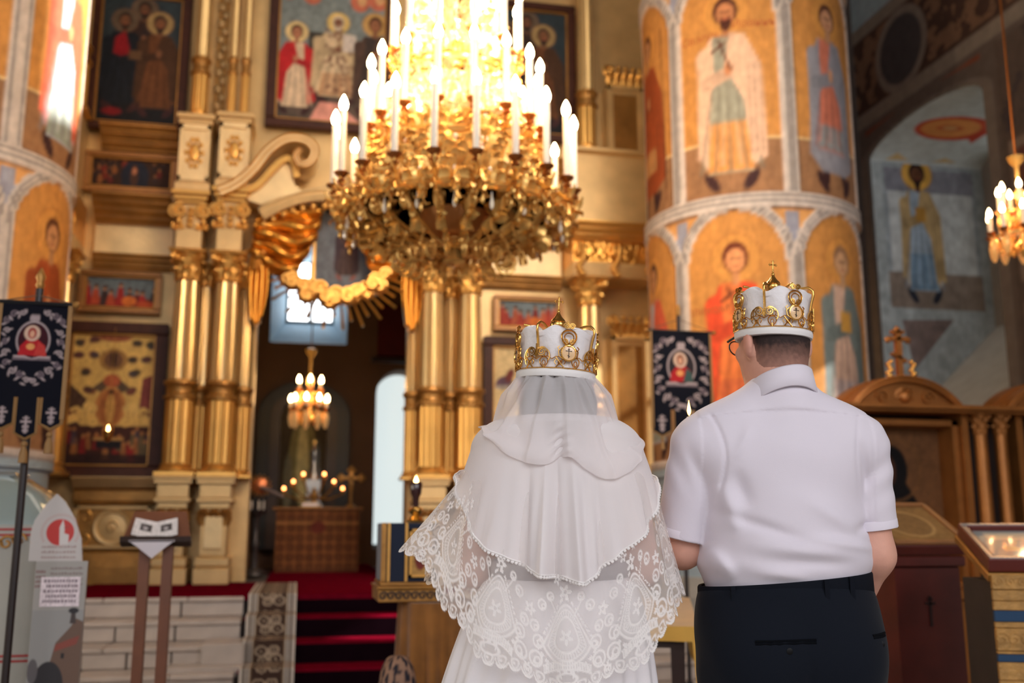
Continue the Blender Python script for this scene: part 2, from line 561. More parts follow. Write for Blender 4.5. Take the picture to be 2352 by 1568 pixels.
def wall_holes(u0, u1, z0, z1, holes, t0, t1):
    """wall in local (u = x, z), thickness y from t0 to t1; holes: (ua, ub, za, zspring, arch) left to right"""
    mb = MB()
    cur = u0
    for (ua, ub, za, zb, arch) in holes:
        if ua > cur: mb.box(cur, ua, t0, t1, z0, z1)
        if za > z0: mb.box(ua, ub, t0, t1, z0, za)
        if arch:
            r = (ub - ua) / 2; c = (ua + ub) / 2; N = 14
            for i in range(N):
                a0, a1 = PI - PI * i / N, PI - PI * (i + 1) / N
                p0 = (c + r * math.cos(a0), zb + arch * r * math.sin(a0)); p1 = (c + r * math.cos(a1), zb + arch * r * math.sin(a1))
                mb.prism([p0, p1, (p1[0], z1), (p0[0], z1)], t0, t1)
        else:
            mb.box(ua, ub, t0, t1, zb, z1)
        cur = ub
    if cur < u1: mb.box(cur, u1, t0, t1, z0, z1)
    return mb

def struct(o):
    o['kind'] = 'structure'
    return o

ZTOP = 12.5
struct(MB().box(-9, XR, -5, 16, -0.1, 0.0).build('floor', FLOORM))
struct(MB().box(-9, 9.5, -5, 17, ZTOP, ZTOP + 0.3).build('ceiling', CEIL))
struct(MB().box(-9.3, -9, -5, 17, 0, ZTOP).build('wall_left', PLASTER))

# ---- right wall with its deep window embrasure
YJ = atx(2010, 600, XR).y
YN = atx(2290, 600, XR).y
ZSPR = at(2046, 378, YJ).z
ARK = (atx(2150, 222, XR).z - ZSPR) / ((YJ - YN) / 2)
WT = 1.9
ZSILL = 1.7
wallpaint = mat('wall_painting', (1, 1, 1), 0.85, attr=True, var=0.12, vscale=8, bump=0.1, bscale=40, spec=0.2)
# window holes; u runs along world +Y here
holes = [(6.42, 7.2, 3.55, 4.92, False), (YN, YJ, ZSILL, ZSPR, ARK)]
MW = Matrix.Translation((XR, 0, 0)) @ Matrix(((0, 1, 0, 0), (1, 0, 0, 0), (0, 0, 1, 0), (0, 0, 0, 1)))
mb = wall_holes(-5, 17, 0, 8.6, holes, 0.02, WT)
_pp = Vector((-1.98, 8.55, at(150, 130, 8.3).z)); _t = (XR - _pp.x) / -SUN_DIR.x
HY, HZ = _pp.y - SUN_DIR.y * _t, _pp.z - SUN_DIR.z * _t
# clerestory above: one small window lets the sun reach the left pillar
mb2 = wall_holes(-5, 17, 8.6, ZTOP, [(HY - 0.85, HY + 0.6, HZ - 0.55, ZTOP - 0.02, False)], 0.02, WT)
wr = MB().merge(mb, MW).merge(mb2, MW)
wr.f = [f[::-1] for f in wr.f]
wr.build('wall_right', PLASTER)
struct(bpy.data.objects['wall_right'])

# painted skin of the right wall (thin plaster layer, follows the arch)
def wall_skin():
    ys = np.linspace(5.0, 11.6, 330); zs = np.linspace(1.0, 8.2, 330)
    Yg, Zg = np.meshgrid(ys, zs)
    p = Pic(Yg, Zg, (92, 80, 74), 0.03)
    r = (YJ - YN) / 2; c = (YJ + YN) / 2
    # wide band of ornament over the arch, rust spandrels
    zb = ZSPR + r * ARK + 0.25
    p.rect(4, 12, zb + 0.15, zb + 1.15, (70, 50, 42))
    orn = fbm(Yg * 7, Zg * 7, 3) > 0.5
    m = (Zg > zb + 0.2) & (Zg < zb + 1.1)
    p.c[m & orn] = srgb(112, 84, 66)
    p.rect(4, 12, zb + 1.32, 20, (140, 156, 164))
    p.rect(4, 12, zb + 1.15, zb + 1.32, (124, 112, 102))
    p.rect(4, 12, zb - 0.03, zb + 0.15, (124, 112, 102))
    p.ell(c + 0.25, zb + 0.62, 0.52, 0.52, (118, 106, 98))
    p.ell(c + 0.25, zb + 0.62, 0.42, 0.42, (66, 60, 62))
    p.poly([(YN - 0.02, zb - 0.1), (YN + 0.62, zb - 0.1), (YN - 0.02, ZSPR + 0.35)], (122, 62, 42))
    p.poly([(YJ + 0.02, zb - 0.1), (YJ - 0.62, zb - 0.1), (YJ + 0.02, ZSPR + 0.35)], (122, 62, 42))
    # arch border
    d = np.where(Zg > ZSPR, np.hypot(Yg - c, (Zg - ZSPR) / ARK) - r, np.abs(Yg - c) - r)
    p.put(np.abs(d - 0.09) - 0.09, (112, 100, 92))
    # painted panels beside the window, nearer to us
    p.rect(5.0, YN - 0.25, 1.8, zb - 0.1, (84, 70, 64))
    for k in range(2):
        z0 = 1.9 + 1.65 * k
        p.rect(YN - 1.3, YN - 0.32, z0, z0 + 1.45, (122, 104, 92))
        p.rect(YN - 1.2, YN - 0.42, z0 + 0.1, z0 + 1.35, (96, 60, 52))
        p.rect(YN - 1.1, YN - 0.52, z0 + 0.2, z0 + 1.25, (84, 50, 46))
    o2 = fbm(Yg * 5, Zg * 5, 11) > 0.56
    m = (Zg < zb - 0.1) & (Zg > 5.1) & (Yg < YN - 0.2)
    p.c[m & o2] = srgb(70, 60, 60)
    keep = d > 0.0
    keep &= ~((Yg > 6.42) & (Yg < 7.2) & (Zg > 3.55) & (Zg < 4.92))
    m = MB()
    m.grid(np.stack([np.full_like(Yg, XR), Yg, Zg], -1))
    kv = keep.ravel()
    m.f = [f[::-1] for f in m.f if kv[list(f)].all()]
    m.m = [0] * len(m.f)
    m.cols = p.c.reshape(-1, 3)
    o = m.build('painted_plaster', wallpaint, bpy.data.objects['wall_right'])
    return o
wall_skin()

# far jamb: painted saint on pale blue ground; intrados; sloping sill
def jamb_paint(p, w, h):
    p.c[:] = srgb(178, 188, 190)
    n = fbm(p.x * 3, p.y * 3, 5)
    p.c *= (0.9 + 0.2 * n)[..., None]
    J = lambda px, py: (at(px, py, YJ).x - XR - 0.02, at(px, py, YJ).z - jz0)
    (x0, zb), (x1, zt) = J(2046, 706), J(2228, 330)
    zt = min(zt, h)
    p.rect(x0, x1, zb, zt, (164, 174, 180))
    p.rect(x0 + 0.06, x1 - 0.06, zb, zt - 0.3, (204, 210, 210))
    p.rect(x0 + 0.03, x1 - 0.03, J(2130, 445)[1], J(2130, 392)[1], (140, 142, 152))
    p.rect(x0, x1, zb, J(2130, 628)[1], (146, 132, 120))
    xc, f0 = J(2126, 692)
    saint(p, xc, f0, J(2126, 372)[1] - f0, (168, 186, 202), (196, 168, 120), under=(128, 160, 188), halo=(226, 176, 84), hair=(52, 36, 32), beard=True, skin=(110, 72, 50), shoe=(50, 54, 66), item='book', wid=0.8)
    a, b = J(2070, 735), J(2190, 735)
    p.poly([a, b, J(2100, 850)], (136, 120, 116))
def soffit_paint(p, w, h):
    p.c[:] = srgb(196, 206, 206)
    p.c *= (0.9 + 0.2 * fbm(p.x * 3, p.y * 3, 8))[..., None]
jz0 = 1.75
jw, jh = WT - 0.05, ZSPR + 0.05 - jz0
MJ = Matrix.Translation((XR + 0.02, YJ - 0.001, jz0))
wroot = bpy.data.objects['wall_right']
painted_slab('window_jamb', jw, jh, jamb_paint, 0.014, wroot, 0.015, wallpaint, MJ)
# vault of the embrasure (soffit) with a red winged head
def soffit():
    r = (YJ - YN) / 2 - 0.012; c = (YJ + YN) / 2
    us = np.linspace(0.0, WT - 0.05, 90); an = np.linspace(0, PI, 130)
    U, A = np.meshgrid(us, an)
    p = Pic(A * r, U, (196, 206, 206), 0.02)     # x along the arc from the far jamb, y into the wall
    p.c *= (0.92 + 0.16 * fbm(A * 4, U * 4, 8))[..., None]
    p.poly([(0.2, 0.2), (0.5, 0.32), (0.25, 0.52)], (206, 180, 130))
    p.poly([(0.25, 0.85), (0.45, 1.0), (0.3, 1.2)], (200, 176, 128))
    sx, sy = r * 1.2, 0.72
    p.ell(sx, sy, 0.32, 0.50, (200, 84, 58)); p.poly([(sx - 0.1, sy + 0.2), (sx - 0.34, sy + 0.45), (sx + 0.02, sy + 0.5)], (190, 74, 52))
    p.ell(sx, sy - 0.04, 0.24, 0.38, (222, 150, 84)); p.ell(sx, sy - 0.05, 0.07, 0.18, (200, 104, 62)); p.ell(sx, sy - 0.05, 0.045, 0.10, (220, 170, 112))
    P = np.stack([XR + 0.02 + U, c + r * np.cos(A), ZSPR + r * ARK * np.sin(A)], -1)
    m = MB().grid(P)
    m.cols = p.c.reshape(-1, 3)
    return m.build('window_soffit', wallpaint, wroot, smooth=180)
soffit()
# sloping sill: a wedge rising outwards
sl = MB()
_s0, _s1 = at(2016, 1010, YJ), at(2290, 718, YJ)
_sl = (_s1.z - _s0.z) / (_s1.x - _s0.x)
ZSL1 = _s0.z + _sl * (WT - 0.05)
sl.prism([(0.0, ZSILL - 0.3), (WT - 0.05, ZSILL - 0.3), (WT - 0.05, ZSL1), (0.0, _s0.z)], YN + 0.005, YJ - 0.005, Matrix.Translation((XR + 0.03, 0, 0)))
sl.build('window_sill', mat('sill_plaster', srgb(196, 200, 200), 0.8, bump=0.1, bscale=20, var=0.08), wroot)
# outer face: an added block out of view, then the window itself
MB().box(XR + WT - 0.3, XR + WT - 0.01, YJ - 0.40, YJ, ZSILL, ZSPR + 0.9).build('sun_block', PLASTER, wroot)  # added unseen, keeps direct sun off the painted jamb
wnd = struct(thing('window_1', None, None, (XR + WT - 0.12, (YN + YJ) / 2, ZSL1)))
hw = (YJ - YN) / 2
m = MB()
for yy in (-hw, -0.03, hw - 0.06): m.box(-0.04, 0.04, yy, yy + 0.06, 0, 2.6)
for zz in (0, 1.25, 2.54): m.box(-0.04, 0.04, -hw, hw, zz, zz + 0.06)
m.build('window_frame', mat('white_sash', srgb(210, 208, 200), 0.5), wnd)

# ---- apse behind the screen
YA = 15.0
APSE = mat('apse_plaster', srgb(104, 78, 60), 0.85, bump=0.1, bscale=20, var=0.12, vscale=2)
w1a, w1b = at(622, 700, YA), at(800, 700, YA)
a1a, a1b = at(862, 1000, YA), at(975, 1000, YA)
wz0, wz1 = at(710, 788, YA).z, at(710, 560, YA).z
az0, az1 = at(900, 1260, YA).z, at(930, 905, YA).z
ap = wall_holes(-3.5, 4.5, 0, 8.4, [(w1a.x, w1b.x, wz0, wz1, False), (a1a.x, a1b.x, az0, az1, True)], YA, YA + 0.9)
ap.box(-3.8, -3.5, YI + 0.4, YA + 0.9, 0, 8.4)
ap.box(4.5, 4.8, YI + 0.4, YA + 0.9, 0, 8.4)
ap.box(-3.8, 4.8, YI + 0.4, YA + 0.9, 8.4, 8.6)
apse = struct(ap.build('wall_apse', APSE))
REVEAL = mat('blue_reveal', srgb(176, 200, 216), 0.8, var=0.06)
SKY = mat('daylight_pane', srgb(240, 246, 250), 0.4, emit=(0.93, 0.97, 1.0), estr=5.0)
def apse_window(name, x0, x1, z0, z1, px, pz, arch, estr_mat):
    """splayed reveal narrowing to a glazed opening"""
    w = struct(thing(name, None, None, ((x0 + x1) / 2, YA, z0)))
    e = 0.006
    c = (x0 + x1) / 2
    g0, g1, h0, h1 = px[0], px[1], pz[0], pz[1]
    O = [(x0 + e, z0 + e), (x1 - e, z0 + e), (x1 - e, z1 - e), (x0 + e, z1 - e)]
    Iq = [(g0, h0), (g1, h0), (g1, h1), (g0, h1)]
    m = MB()
    V = [(a, YA + 0.01, b) for a, b in O] + [(a, YA + 0.75, b) for a, b in Iq]
    m.add(V, [(0, 1, 5, 4), (1, 2, 6, 5), (2, 3, 7, 6), (3, 0, 4, 7)])
    m.build('window_reveal', REVEAL, w, (c, YA, z0))
    m = MB()
    cx = (g0 + g1) / 2; t = 0.05
    m.box(g0 - 0.12, g1 + 0.12, YA + 0.7, YA + 0.76, h0 - 0.16, h0 + 0.02)
    for a in (g0 - 0.12, cx - t / 2, g1 - 0.02): m.box(a, a + (0.14 if a != cx - t / 2 else t), YA + 0.7, YA + 0.76, h0, h1)
    m.build('window_frame', mat('dark_sash', srgb(40, 44, 48), 0.6), w, (c, YA, z0))
    for a, b in ((g0 + 0.02, cx - t / 2), (cx + t / 2, g1 - 0.02)):
        MB().box(a, b, YA + 0.735, YA + 0.75, h0 + 0.02, h1 - 0.02).build('pane', estr_mat, w, (c, YA, z0))
    return w
pa, pb = at(660, 700, YA + 0.7), at(766, 700, YA + 0.7)
apse_window('window_2', w1a.x, w1b.x, wz0, wz1, (pa.x, pb.x), (at(710, 740, YA + 0.7).z, wz1 - 0.1), False, SKY)
# tall arched side window, pale and washed with light
SKY2 = mat('frosted_daylight', srgb(200, 220, 222), 0.6, emit=(0.80, 0.90, 0.90), estr=0.85)
w3 = struct(thing('window_3', None, None, ((a1a.x + a1b.x) / 2, YA, az0)))
r3 = (a1b.x - a1a.x) / 2; c3 = (a1a.x + a1b.x) / 2
pol = [(c3 - r3 + 0.004, az0 + 0.004), (c3 + r3 - 0.004, az0 + 0.004)] + [(c3 + (r3 - 0.004) * math.cos(PI * i / 16), az1 + (r3 - 0.004) * math.sin(PI * i / 16)) for i in range(17)]
MB().prism(pol, YA + 0.5, YA + 0.52).build('pane', SKY2, w3, (c3, YA, az0))
m = MB()
m.box(c3 - r3 + 0.01, c3 + r3 - 0.01, YA + 0.25, YA + 0.5, az0 + 0.005, az0 + 0.06)
m.build('window_sill', REVEAL, w3, (c3, YA, az0))

# ---- platform and marble steps
plat = struct(MB().box(-7.5, XR, YF + 0.05, 16, 0.0, ZP - 0.035).build('floor_platform', MORTAR))
XC0, XC1 = at(566, 1400, YF).x - 0.02, at(925, 1400, YF).x + 0.25
RISE, TREAD, NST = 0.148, 0.33, 4
def marble_course(k, xa, xb, seed):
    """one step course: blocks with joints; k=0 is the platform edge"""
    zt = ZP - RISE * k
    yf = YF - TREAD * k
    rnd = random.Random(seed * 10 + k)
    x = xa
    i = 0
    while x < xb - 0.05:
        w = rnd.choice((0.36, 0.42, 0.5, 0.3))
        x2 = min(xb, x + w)
        if xb - x2 < 0.12: x2 = xb
        e = 0.007
        bl = MB().box(e, x2 - x - e, 0, 0.34, 0, RISE - 0.04, 0.006)
        o = bl.build('marble_block', MARBLE, steps)
        o.location = (x, yf + rnd.uniform(-0.006, 0.006), zt - RISE + 0.002)
        x = x2
    # tread slabs with a small nosing
    x = xa
    while x < xb - 0.05:
        w = rnd.choice((0.62, 0.75, 0.55))
        x2 = min(xb, x + w)
        if xb - x2 < 0.2: x2 = xb
        o = MB().box(0.003, x2 - x - 0.003, -0.022, 0.36, 0, 0.036, 0.007).build('marble_tread', MARBLE, steps)
        o.location = (x, yf + rnd.uniform(-0.004, 0.004), zt - 0.037)
        x = x2
steps = struct(thing('marble_steps', None, None, (0, 0, 0)))
steps['kind'] = 'structure'
core = MB()
for k in range(NST + 1):
    core.box(-7.5, XR, YF - TREAD * k + 0.06, YF + 0.2, 0, ZP - RISE * k - 0.04)
core.build('step_core', MORTAR, steps)
for k in range(NST + 1):
    marble_course(k, at(150, 1400, YF).x - 0.9, XC0, 1)
    marble_course(k, XC1, 4.6, 2)
# loose marble corner blocks at the foot of the left flight
for (pa_, pb_, ya, yb, dy) in ((462, 558, 1478, 1530, 0.10), (380, 556, 1530, 1600, 0.25)):
    A = at(pa_, (ya + yb) / 2, YF - TREAD * 2 - dy); Bp = at(pb_, (ya + yb) / 2, YF - TREAD * 2 - dy)
    zt, zb = at(510, ya, A.y).z, at(510, yb, A.y).z
    o = MB().box(0, Bp.x - A.x, 0, 0.3 + dy, 0, zt - zb, 0.008).build('marble_block', MARBLE, steps)
    o.location = (A.x, A.y, zb)

# red carpet over platform and centre steps
red = MB()
red.box(-1.85, XC0 + 0.1, YF - 0.01, YI - 0.21, ZP - 0.03, ZP + 0.004)
red.box(XC1 - 0.1, 2.7, YF + 0.02, YI - 0.21, ZP - 0.03, ZP + 0.004)
red.box(XC0 + 0.1, XC1 - 0.1, YF - 0.02, YA - 0.02, ZP - 0.03, ZP + 0.006)
carpet = red.build('red_carpet', REDCARPET)
tag(carpet, 'crimson carpet covering the raised platform and running into the sanctuary', 'carpet')
st = thing('stair_carpet', 'dark red carpet over the centre steps with bright red treads', 'carpet', (XC0, YF, 0))
for k in range(1, NST + 1):
    zt, yf = ZP - RISE * k, YF - TREAD * k
    MB().box(XC0 + 0.02, XC1 - 0.02, yf - 0.03, yf + TREAD, zt - 0.02, zt + 0.012, 0.006).build('tread_carpet', REDCARPET, st, (XC0, YF, 0))
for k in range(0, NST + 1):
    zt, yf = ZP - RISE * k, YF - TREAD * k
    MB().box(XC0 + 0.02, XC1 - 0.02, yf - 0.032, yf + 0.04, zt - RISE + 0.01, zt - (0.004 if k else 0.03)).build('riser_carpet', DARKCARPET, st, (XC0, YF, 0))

# patterned runner on the steps
rx0, rx1 = at(570, 1400, YF - 0.05).x, at(680, 1400, YF - 0.05).x
def runner():
    path = [(YF + 1.55, ZP + 0.014), (YF - 0.045, ZP + 0.014)]
    for k in range(NST + 1):
        zt, yf = ZP - RISE * k, YF - TREAD * k
        path.append((yf - 0.045, zt - RISE + 0.024))
        if k < NST: path.append((yf - TREAD - 0.045, zt - RISE + 0.024))
    pts, ln = [], []
    L = 0
    for (a, b) in zip(path[:-1], path[1:]):
        d = math.hypot(b[0] - a[0], b[1] - a[1]); n = max(2, int(d / 0.011))
        for i in range(n):
            t = i / n
            pts.append((a[0] + (b[0] - a[0]) * t, a[1] + (b[1] - a[1]) * t)); ln.append(L + d * t)
        L += d
    pts = np.array(pts); ln = np.array(ln)
    w = rx1 - rx0
    xs = np.linspace(0, w, 60)
    Xg, Lg = np.meshgrid(xs, ln)
    p = Pic(Xg, Lg, (204, 192, 180), 0.010)
    xx = Xg / w
    dark = (58, 40, 34)
    for a, b in ((0.06, 0.10), (0.13, 0.16), (0.84, 0.87), (0.90, 0.94)):
        p.rect(a * w, b * w, -1, 20, dark)
    p.rect(0.2 * w, 0.8 * w, -1, 20, (132, 108, 92))
    pd = 0.17
    lm = (Lg % pd) / pd - 0.5
    inside = (xx > 0.22) & (xx < 0.78)
    p.c[inside] = srgb(66, 47, 39)
    scroll = np.full(Xg.shape, 9.0)
    for (sx_, sy_, r_) in ((0.14, 0.16, 0.115), (-0.14, -0.16, 0.115), (0.10, -0.22, 0.09), (-0.10, 0.22, 0.09), (0.0, 0.0, 0.07)):
        scroll = np.minimum(scroll, np.abs(np.hypot(xx - 0.5 - sx_, (lm - sy_) * 0.62) - r_) - 0.020)
        scroll = np.minimum(scroll, np.hypot(xx - 0.5 - sx_, (lm - sy_) * 0.62) - 0.030)
    p.c[inside & (scroll < 0)] = srgb(170, 148, 126)
    p.rect(0.19 * w, 0.22 * w, -1, 20, (120, 96, 70)); p.rect(0.78 * w, 0.81 * w, -1, 20, (120, 96, 70))
    P = np.stack([rx0 + Xg, np.repeat(pts[:, :1], 60, 1), np.repeat(pts[:, 1:], 60, 1)], -1)
    m = MB().grid(P)
    m.cols = p.c.reshape(-1, 3)
    o = m.build('stair_runner', CLOTHPAINT)
    sol = o.modifiers.new('thickness', 'SOLIDIFY'); sol.thickness = 0.008; sol.offset = -1
    return tag(o, 'cream and brown patterned runner carpet laid down the steps', 'runner')
runner()

# ---- painted round pillars
PR = 0.975
LILAC, LILACD = (200, 186, 176), (150, 140, 134)
def pillar(cx, cy, label, saints, off, zband, tier, seed):
    th0 = math.atan2(-cy, -cx)           # towards the camera
    nth, z0, z1, nz = 250, ZP - 0.3, 7.7, 300
    th = th0 + np.arange(nth) * 2 * PI / nth
    zz = np.linspace(z0, z1, nz)
    T, Z = np.meshgrid(th - th0, zz)
    T = (T + PI) % (2 * PI) - PI          # angle from the camera-facing line, + to the right as seen
    pitch = 2 * PI / 6
    rel = T - off
    k = np.round(rel / pitch).astype(int) % 6
    s = (rel - np.round(rel / pitch) * pitch) * PR
    half = pitch * PR / 2
    p = Pic(s, Z, (198, 136, 70), 0.022)
    relief = np.zeros_like(s)
    n = fbm(T * 9, Z * 5, seed)
    p.c *= (0.86 + 0.28 * n)[..., None]
    for ti in range(-1, 3):
        zb = zband + ti * tier
        zs = zb + tier - 0.56                  # arch spring
        zi = (Z > zb) & (Z <= zb + tier)
        # brown ground
        g = zi & (Z < zb + 0.55)
        p.c[g] = np.array(srgb(150, 108, 74)) * (0.9 + 0.2 * n[g])[:, None]
        p.c[zi & (np.abs(Z - zb - 0.56) < 0.012)] = srgb(222, 184, 130)
        for kk in range(6):
            sel = zi & (k == kk)
            if not sel.any(): continue
            kw = saints[(kk + ti * 3) % len(saints)]
            sub = Pic(s[sel], Z[sel], (0, 0, 0), 0.02); sub.c = p.c[sel].copy()
            saint(sub, 0.0, zb + 0.13, tier - 0.46, wid=0.82, **kw)
            p.c[sel] = sub.c
        # spandrels and arch frames
        ra = half - 0.075
        dz = Z - zs
        din = np.where(dz > 0, np.hypot(s, dz * 0.92) - ra, np.abs(s) - ra)
        dsp = zi & (din > 0)
        p.c[dsp] = np.array(srgb(212, 154, 92)) * (0.85 + 0.3 * n[dsp])[:, None]
        m = dsp & (np.abs(np.abs(s) - half) < 0.06) & (dz > 0.15) & (dz < 0.45)
        p.c[m] = srgb(150, 150, 164)
        fr = zi & (np.abs(din - 0.045) < 0.05)
        p.c[fr] = srgb(*LILAC); relief[fr] = 0.02
        f2 = zi & ((np.abs(din - 0.03) < 0.010) | (np.abs(din - 0.062) < 0.010))
        p.c[f2] = srgb(*LILACD)
        m = zi & (dz <= 0.05) & (din > 0.085)
        p.c[m] = srgb(*LILAC); relief[m] = 0.012
    for ti in range(-1, 4):
        zb = zband + ti * tier
        m = np.abs(Z - zb) < 0.075
        p.c[m] = srgb(*LILAC); relief[m] = 0.035
        m = (np.abs(Z - zb - 0.03) < 0.010) | (np.abs(Z - zb + 0.03) < 0.010)
        p.c[m] = srgb(*LILACD); relief[m] = 0.03
    # brushwork and age
    p.c *= (0.82 + 0.36 * fbm(T * 22, Z * 16, seed + 30, 4))[..., None]
    p.c *= (0.90 + 0.20 * vnoise(T * 70, Z * 14, seed + 40))[..., None]
    # grey-blue dado at the foot
    dm = Z < zband - tier + 0.02
    p.c[dm] = srgb(150, 164, 174)
    R = PR + relief
    P = np.stack([R * np.cos(T * 1.0 + th0), R * np.sin(T + th0), Z - z0], -1)
    m = MB().grid(P, closed_u=True)
    m.cols = p.c.reshape(-1, 3)
    root = thing('painted_pillar', label, 'pillar', (cx, cy, z0))
    m.build('fresco_shaft', FRESCO, root, smooth=40)
    b = MB().lathe([(PR + 0.12, 0.0), (PR + 0.12, 0.26), (PR + 0.05, 0.34), (PR + 0.02, 0.42)], 64)
    b.build('plinth', PLASTER, root)
    return root, th0, z0

SA = dict(robe=(150, 146, 128), cloak=(222, 180, 150), under=(214, 146, 78), halo=(208, 144, 72), hair=(74, 36, 24), beard=True, item='cross', skin=(196, 128, 84))
SB = dict(robe=(200, 116, 92), cloak=(146, 144, 152), under=(140, 150, 152), halo=(208, 144, 72), hair=(86, 50, 36), shorty=True, skin=(206, 150, 112), item=None)
SC = dict(robe=(160, 74, 36), cloak=(150, 70, 34), under=(196, 150, 96), halo=(208, 144, 72), hair=(90, 48, 26), shorty=True, item='spear', side=1)
SD = dict(robe=(226, 120, 62), cloak=(222, 78, 44), under=(206, 100, 60), halo=(208, 144, 72), hair=(104, 44, 26), skin=(222, 150, 98), item='cross')
SE = dict(robe=(204, 170, 150), cloak=(116, 126, 124), under=(176, 160, 160), halo=(208, 144, 72), hair=(150, 110, 80), skin=(206, 160, 120), item='book')
SF = dict(robe=(176, 176, 186), cloak=(206, 92, 66), under=(150, 160, 150), halo=(208, 144, 72), hair=(80, 50, 40))
PCX, PCY = 9.5 * math.sin(math.radians(25.95)), 9.5 * math.cos(math.radians(25.95))
_zb = at(1740, 460, PCY - PR * math.cos(math.radians(25.95))).z
TIER = 2.30
pr_root, pr_th0, pr_z0 = pillar(PCX, PCY, 'round fresco pillar with robed saints behind the groom', [SA, SB, SF, SD, SE, SC], math.radians(-8), _zb, TIER, 1)
PLX, PLY = -2.93, 8.5
pl_root, pl_th0, pl_z0 = pillar(PLX, PLY, 'round fresco pillar at the left edge behind the dark banner', [SD, SF, SA, SE, SC, SB], math.radians(-4), _zb, TIER, 2)

# faded red lettering beside the saints
def curved_text(txt, size, s0, z, root, th0, off, rr=PR + 0.004, name='lettering'):
    cu = bpy.data.curves.new('t', 'FONT')
    cu.body = txt; cu.size = size
    ob = bpy.data.objects.new('t', cu); COL.objects.link(ob)
    dg = bpy.context.evaluated_depsgraph_get(); dg.update()
    me = ob.evaluated_get(dg).to_mesh()
    V = np.array([v.co[:] for v in me.vertices]); F = [tuple(q.vertices) for q in me.polygons]
    ob.evaluated_get(dg).to_mesh_clear()
    bpy.data.objects.remove(ob); bpy.data.curves.remove(cu)
    if len(V) == 0: return
    V[:, 0] += s0 - 0.5 * V[:, 0].max()
    a = th0 + off + V[:, 0] / rr
    P = np.stack([rr * np.cos(a), rr * np.sin(a), V[:, 1] + z], -1)
    MB().add(P, F).build(name, mat('faded_red_ink', srgb(176, 96, 46), 0.8), root)
_o = math.radians(-8)
curved_text('Великомуч.', 0.11, -0.235, _zb - 0.98 - pr_z0, pr_root, pr_th0, _o)
curved_text('Пантелеимонъ', 0.10, 0.27, _zb - 0.98 - pr_z0, pr_root, pr_th0, _o)
curved_text('Св.муч.', 0.11, -0.24, _zb + TIER - 0.75 - pr_z0, pr_root, pr_th0, _o)
curved_text('Иоаннъ', 0.11, 0.25, _zb + TIER - 0.68 - pr_z0, pr_root, pr_th0, _o)
# ================================================================== THE GILDED SCREEN
CX = 0.285
zl = lambda y: at(290, y, YI).z
YB, YE = YI, YI + 0.35
ZD = at(750, 455, YI).z                      # top of the door opening
scr = MB()
scr.box(-6.5, DOOR_X0 - 0.02, YB, YE, ZP, 8.4)
scr.box(DOOR_X1 + 0.02, 5.55, YB, YE, ZP, 8.4)
struct(MB().box(5.4, XR, YI + 0.36, YI + 0.6, 0, 12.5).box(-9, -6.4, YI + 0.36, YI + 0.6, 0, 12.5).box(-9, XR, YI + 0.36, YI + 0.6, 8.4, 12.5).build('wall_back', mat('dark_plaster', srgb(70, 58, 52), 0.85, var=0.12)))
scr.box(DOOR_X0 - 0.02, DOOR_X1 + 0.02, YB, YE, ZD, 8.4)
front = struct(scr.build('wall_front', GOLDPALE))

def bar(name, m_, x0, x1, prof, parent=front, Y=YI):
    """horizontal moulding; prof: list of (proud, z)"""
    pr = [(0.0, prof[0][1])] + [(-a, b) for a, b in prof] + [(0.0, prof[-1][1])]
    mb = MB().profile(pr, x0, x1, Matrix.Translation((0, Y, 0)))
    return mb.build(name, m_, parent)

def cornice_prof(z0, z1, p0, p1, n=4):
    out = []
    for i in range(n):
        t0, t1 = i / n, (i + 1) / n
        a = p0 + (p1 - p0) * (t0 + 0.35 / n)
        b = p0 + (p1 - p0) * t1
        za, zb = z0 + (z1 - z0) * t0, z0 + (z1 - z0) * t1
        out += [(a, za), (a + (b - a) * 0.25, za + (zb - za) * 0.35), (b, zb - (zb - za) * 0.25), (b, zb)]
    return out

def mirror(x): return 2 * CX - x
bays = [(-2.12, -1.36, -1), (mirror(-1.36) - 0.06, 2.78, 1)]
for (x0, x1, sg) in bays:
    bar('base_plinth', GOLDDARK, x0, x1 + (0 if sg < 0 else 0), [(0.20, ZP), (0.20, zl(1300)), (0.16, zl(1268)), (0.12, zl(1262))])
    bar('dado_band', GOLDDARK, x0, x1, [(0.10, zl(1158)), (0.12, zl(1150)), (0.12, zl(1128)), (0.16, zl(1122))])
    bar('ledge', GOLDPALE, x0, x1, cornice_prof(zl(1122), zl(1098), 0.14, 0.30, 3))
    bar('architrave', GOLDDARK, x0, x1, cornice_prof(zl(622), zl(590), 0.04, 0.16, 3))
    bar('frieze', GOLDCREAM, x0, x1, [(0.07, zl(590)), (0.07, zl(522))])
    bar('cornice', GOLDDARK, x0, x1, cornice_prof(zl(522), zl(472), 0.10, 0.42, 4))
    bar('attic_band', GOLDPALE, x0, x1, [(0.12, zl(472)), (0.12, zl(450)), (0.06, zl(447))])
    bar('upper_ledge', GOLDDARK, x0, x1, cornice_prof(zl(352), zl(308), 0.06, 0.30, 3))
bar('head_cornice', GOLDDARK, -4, 5.5, cornice_prof(7.7, 8.35, 0.1, 0.6, 4))

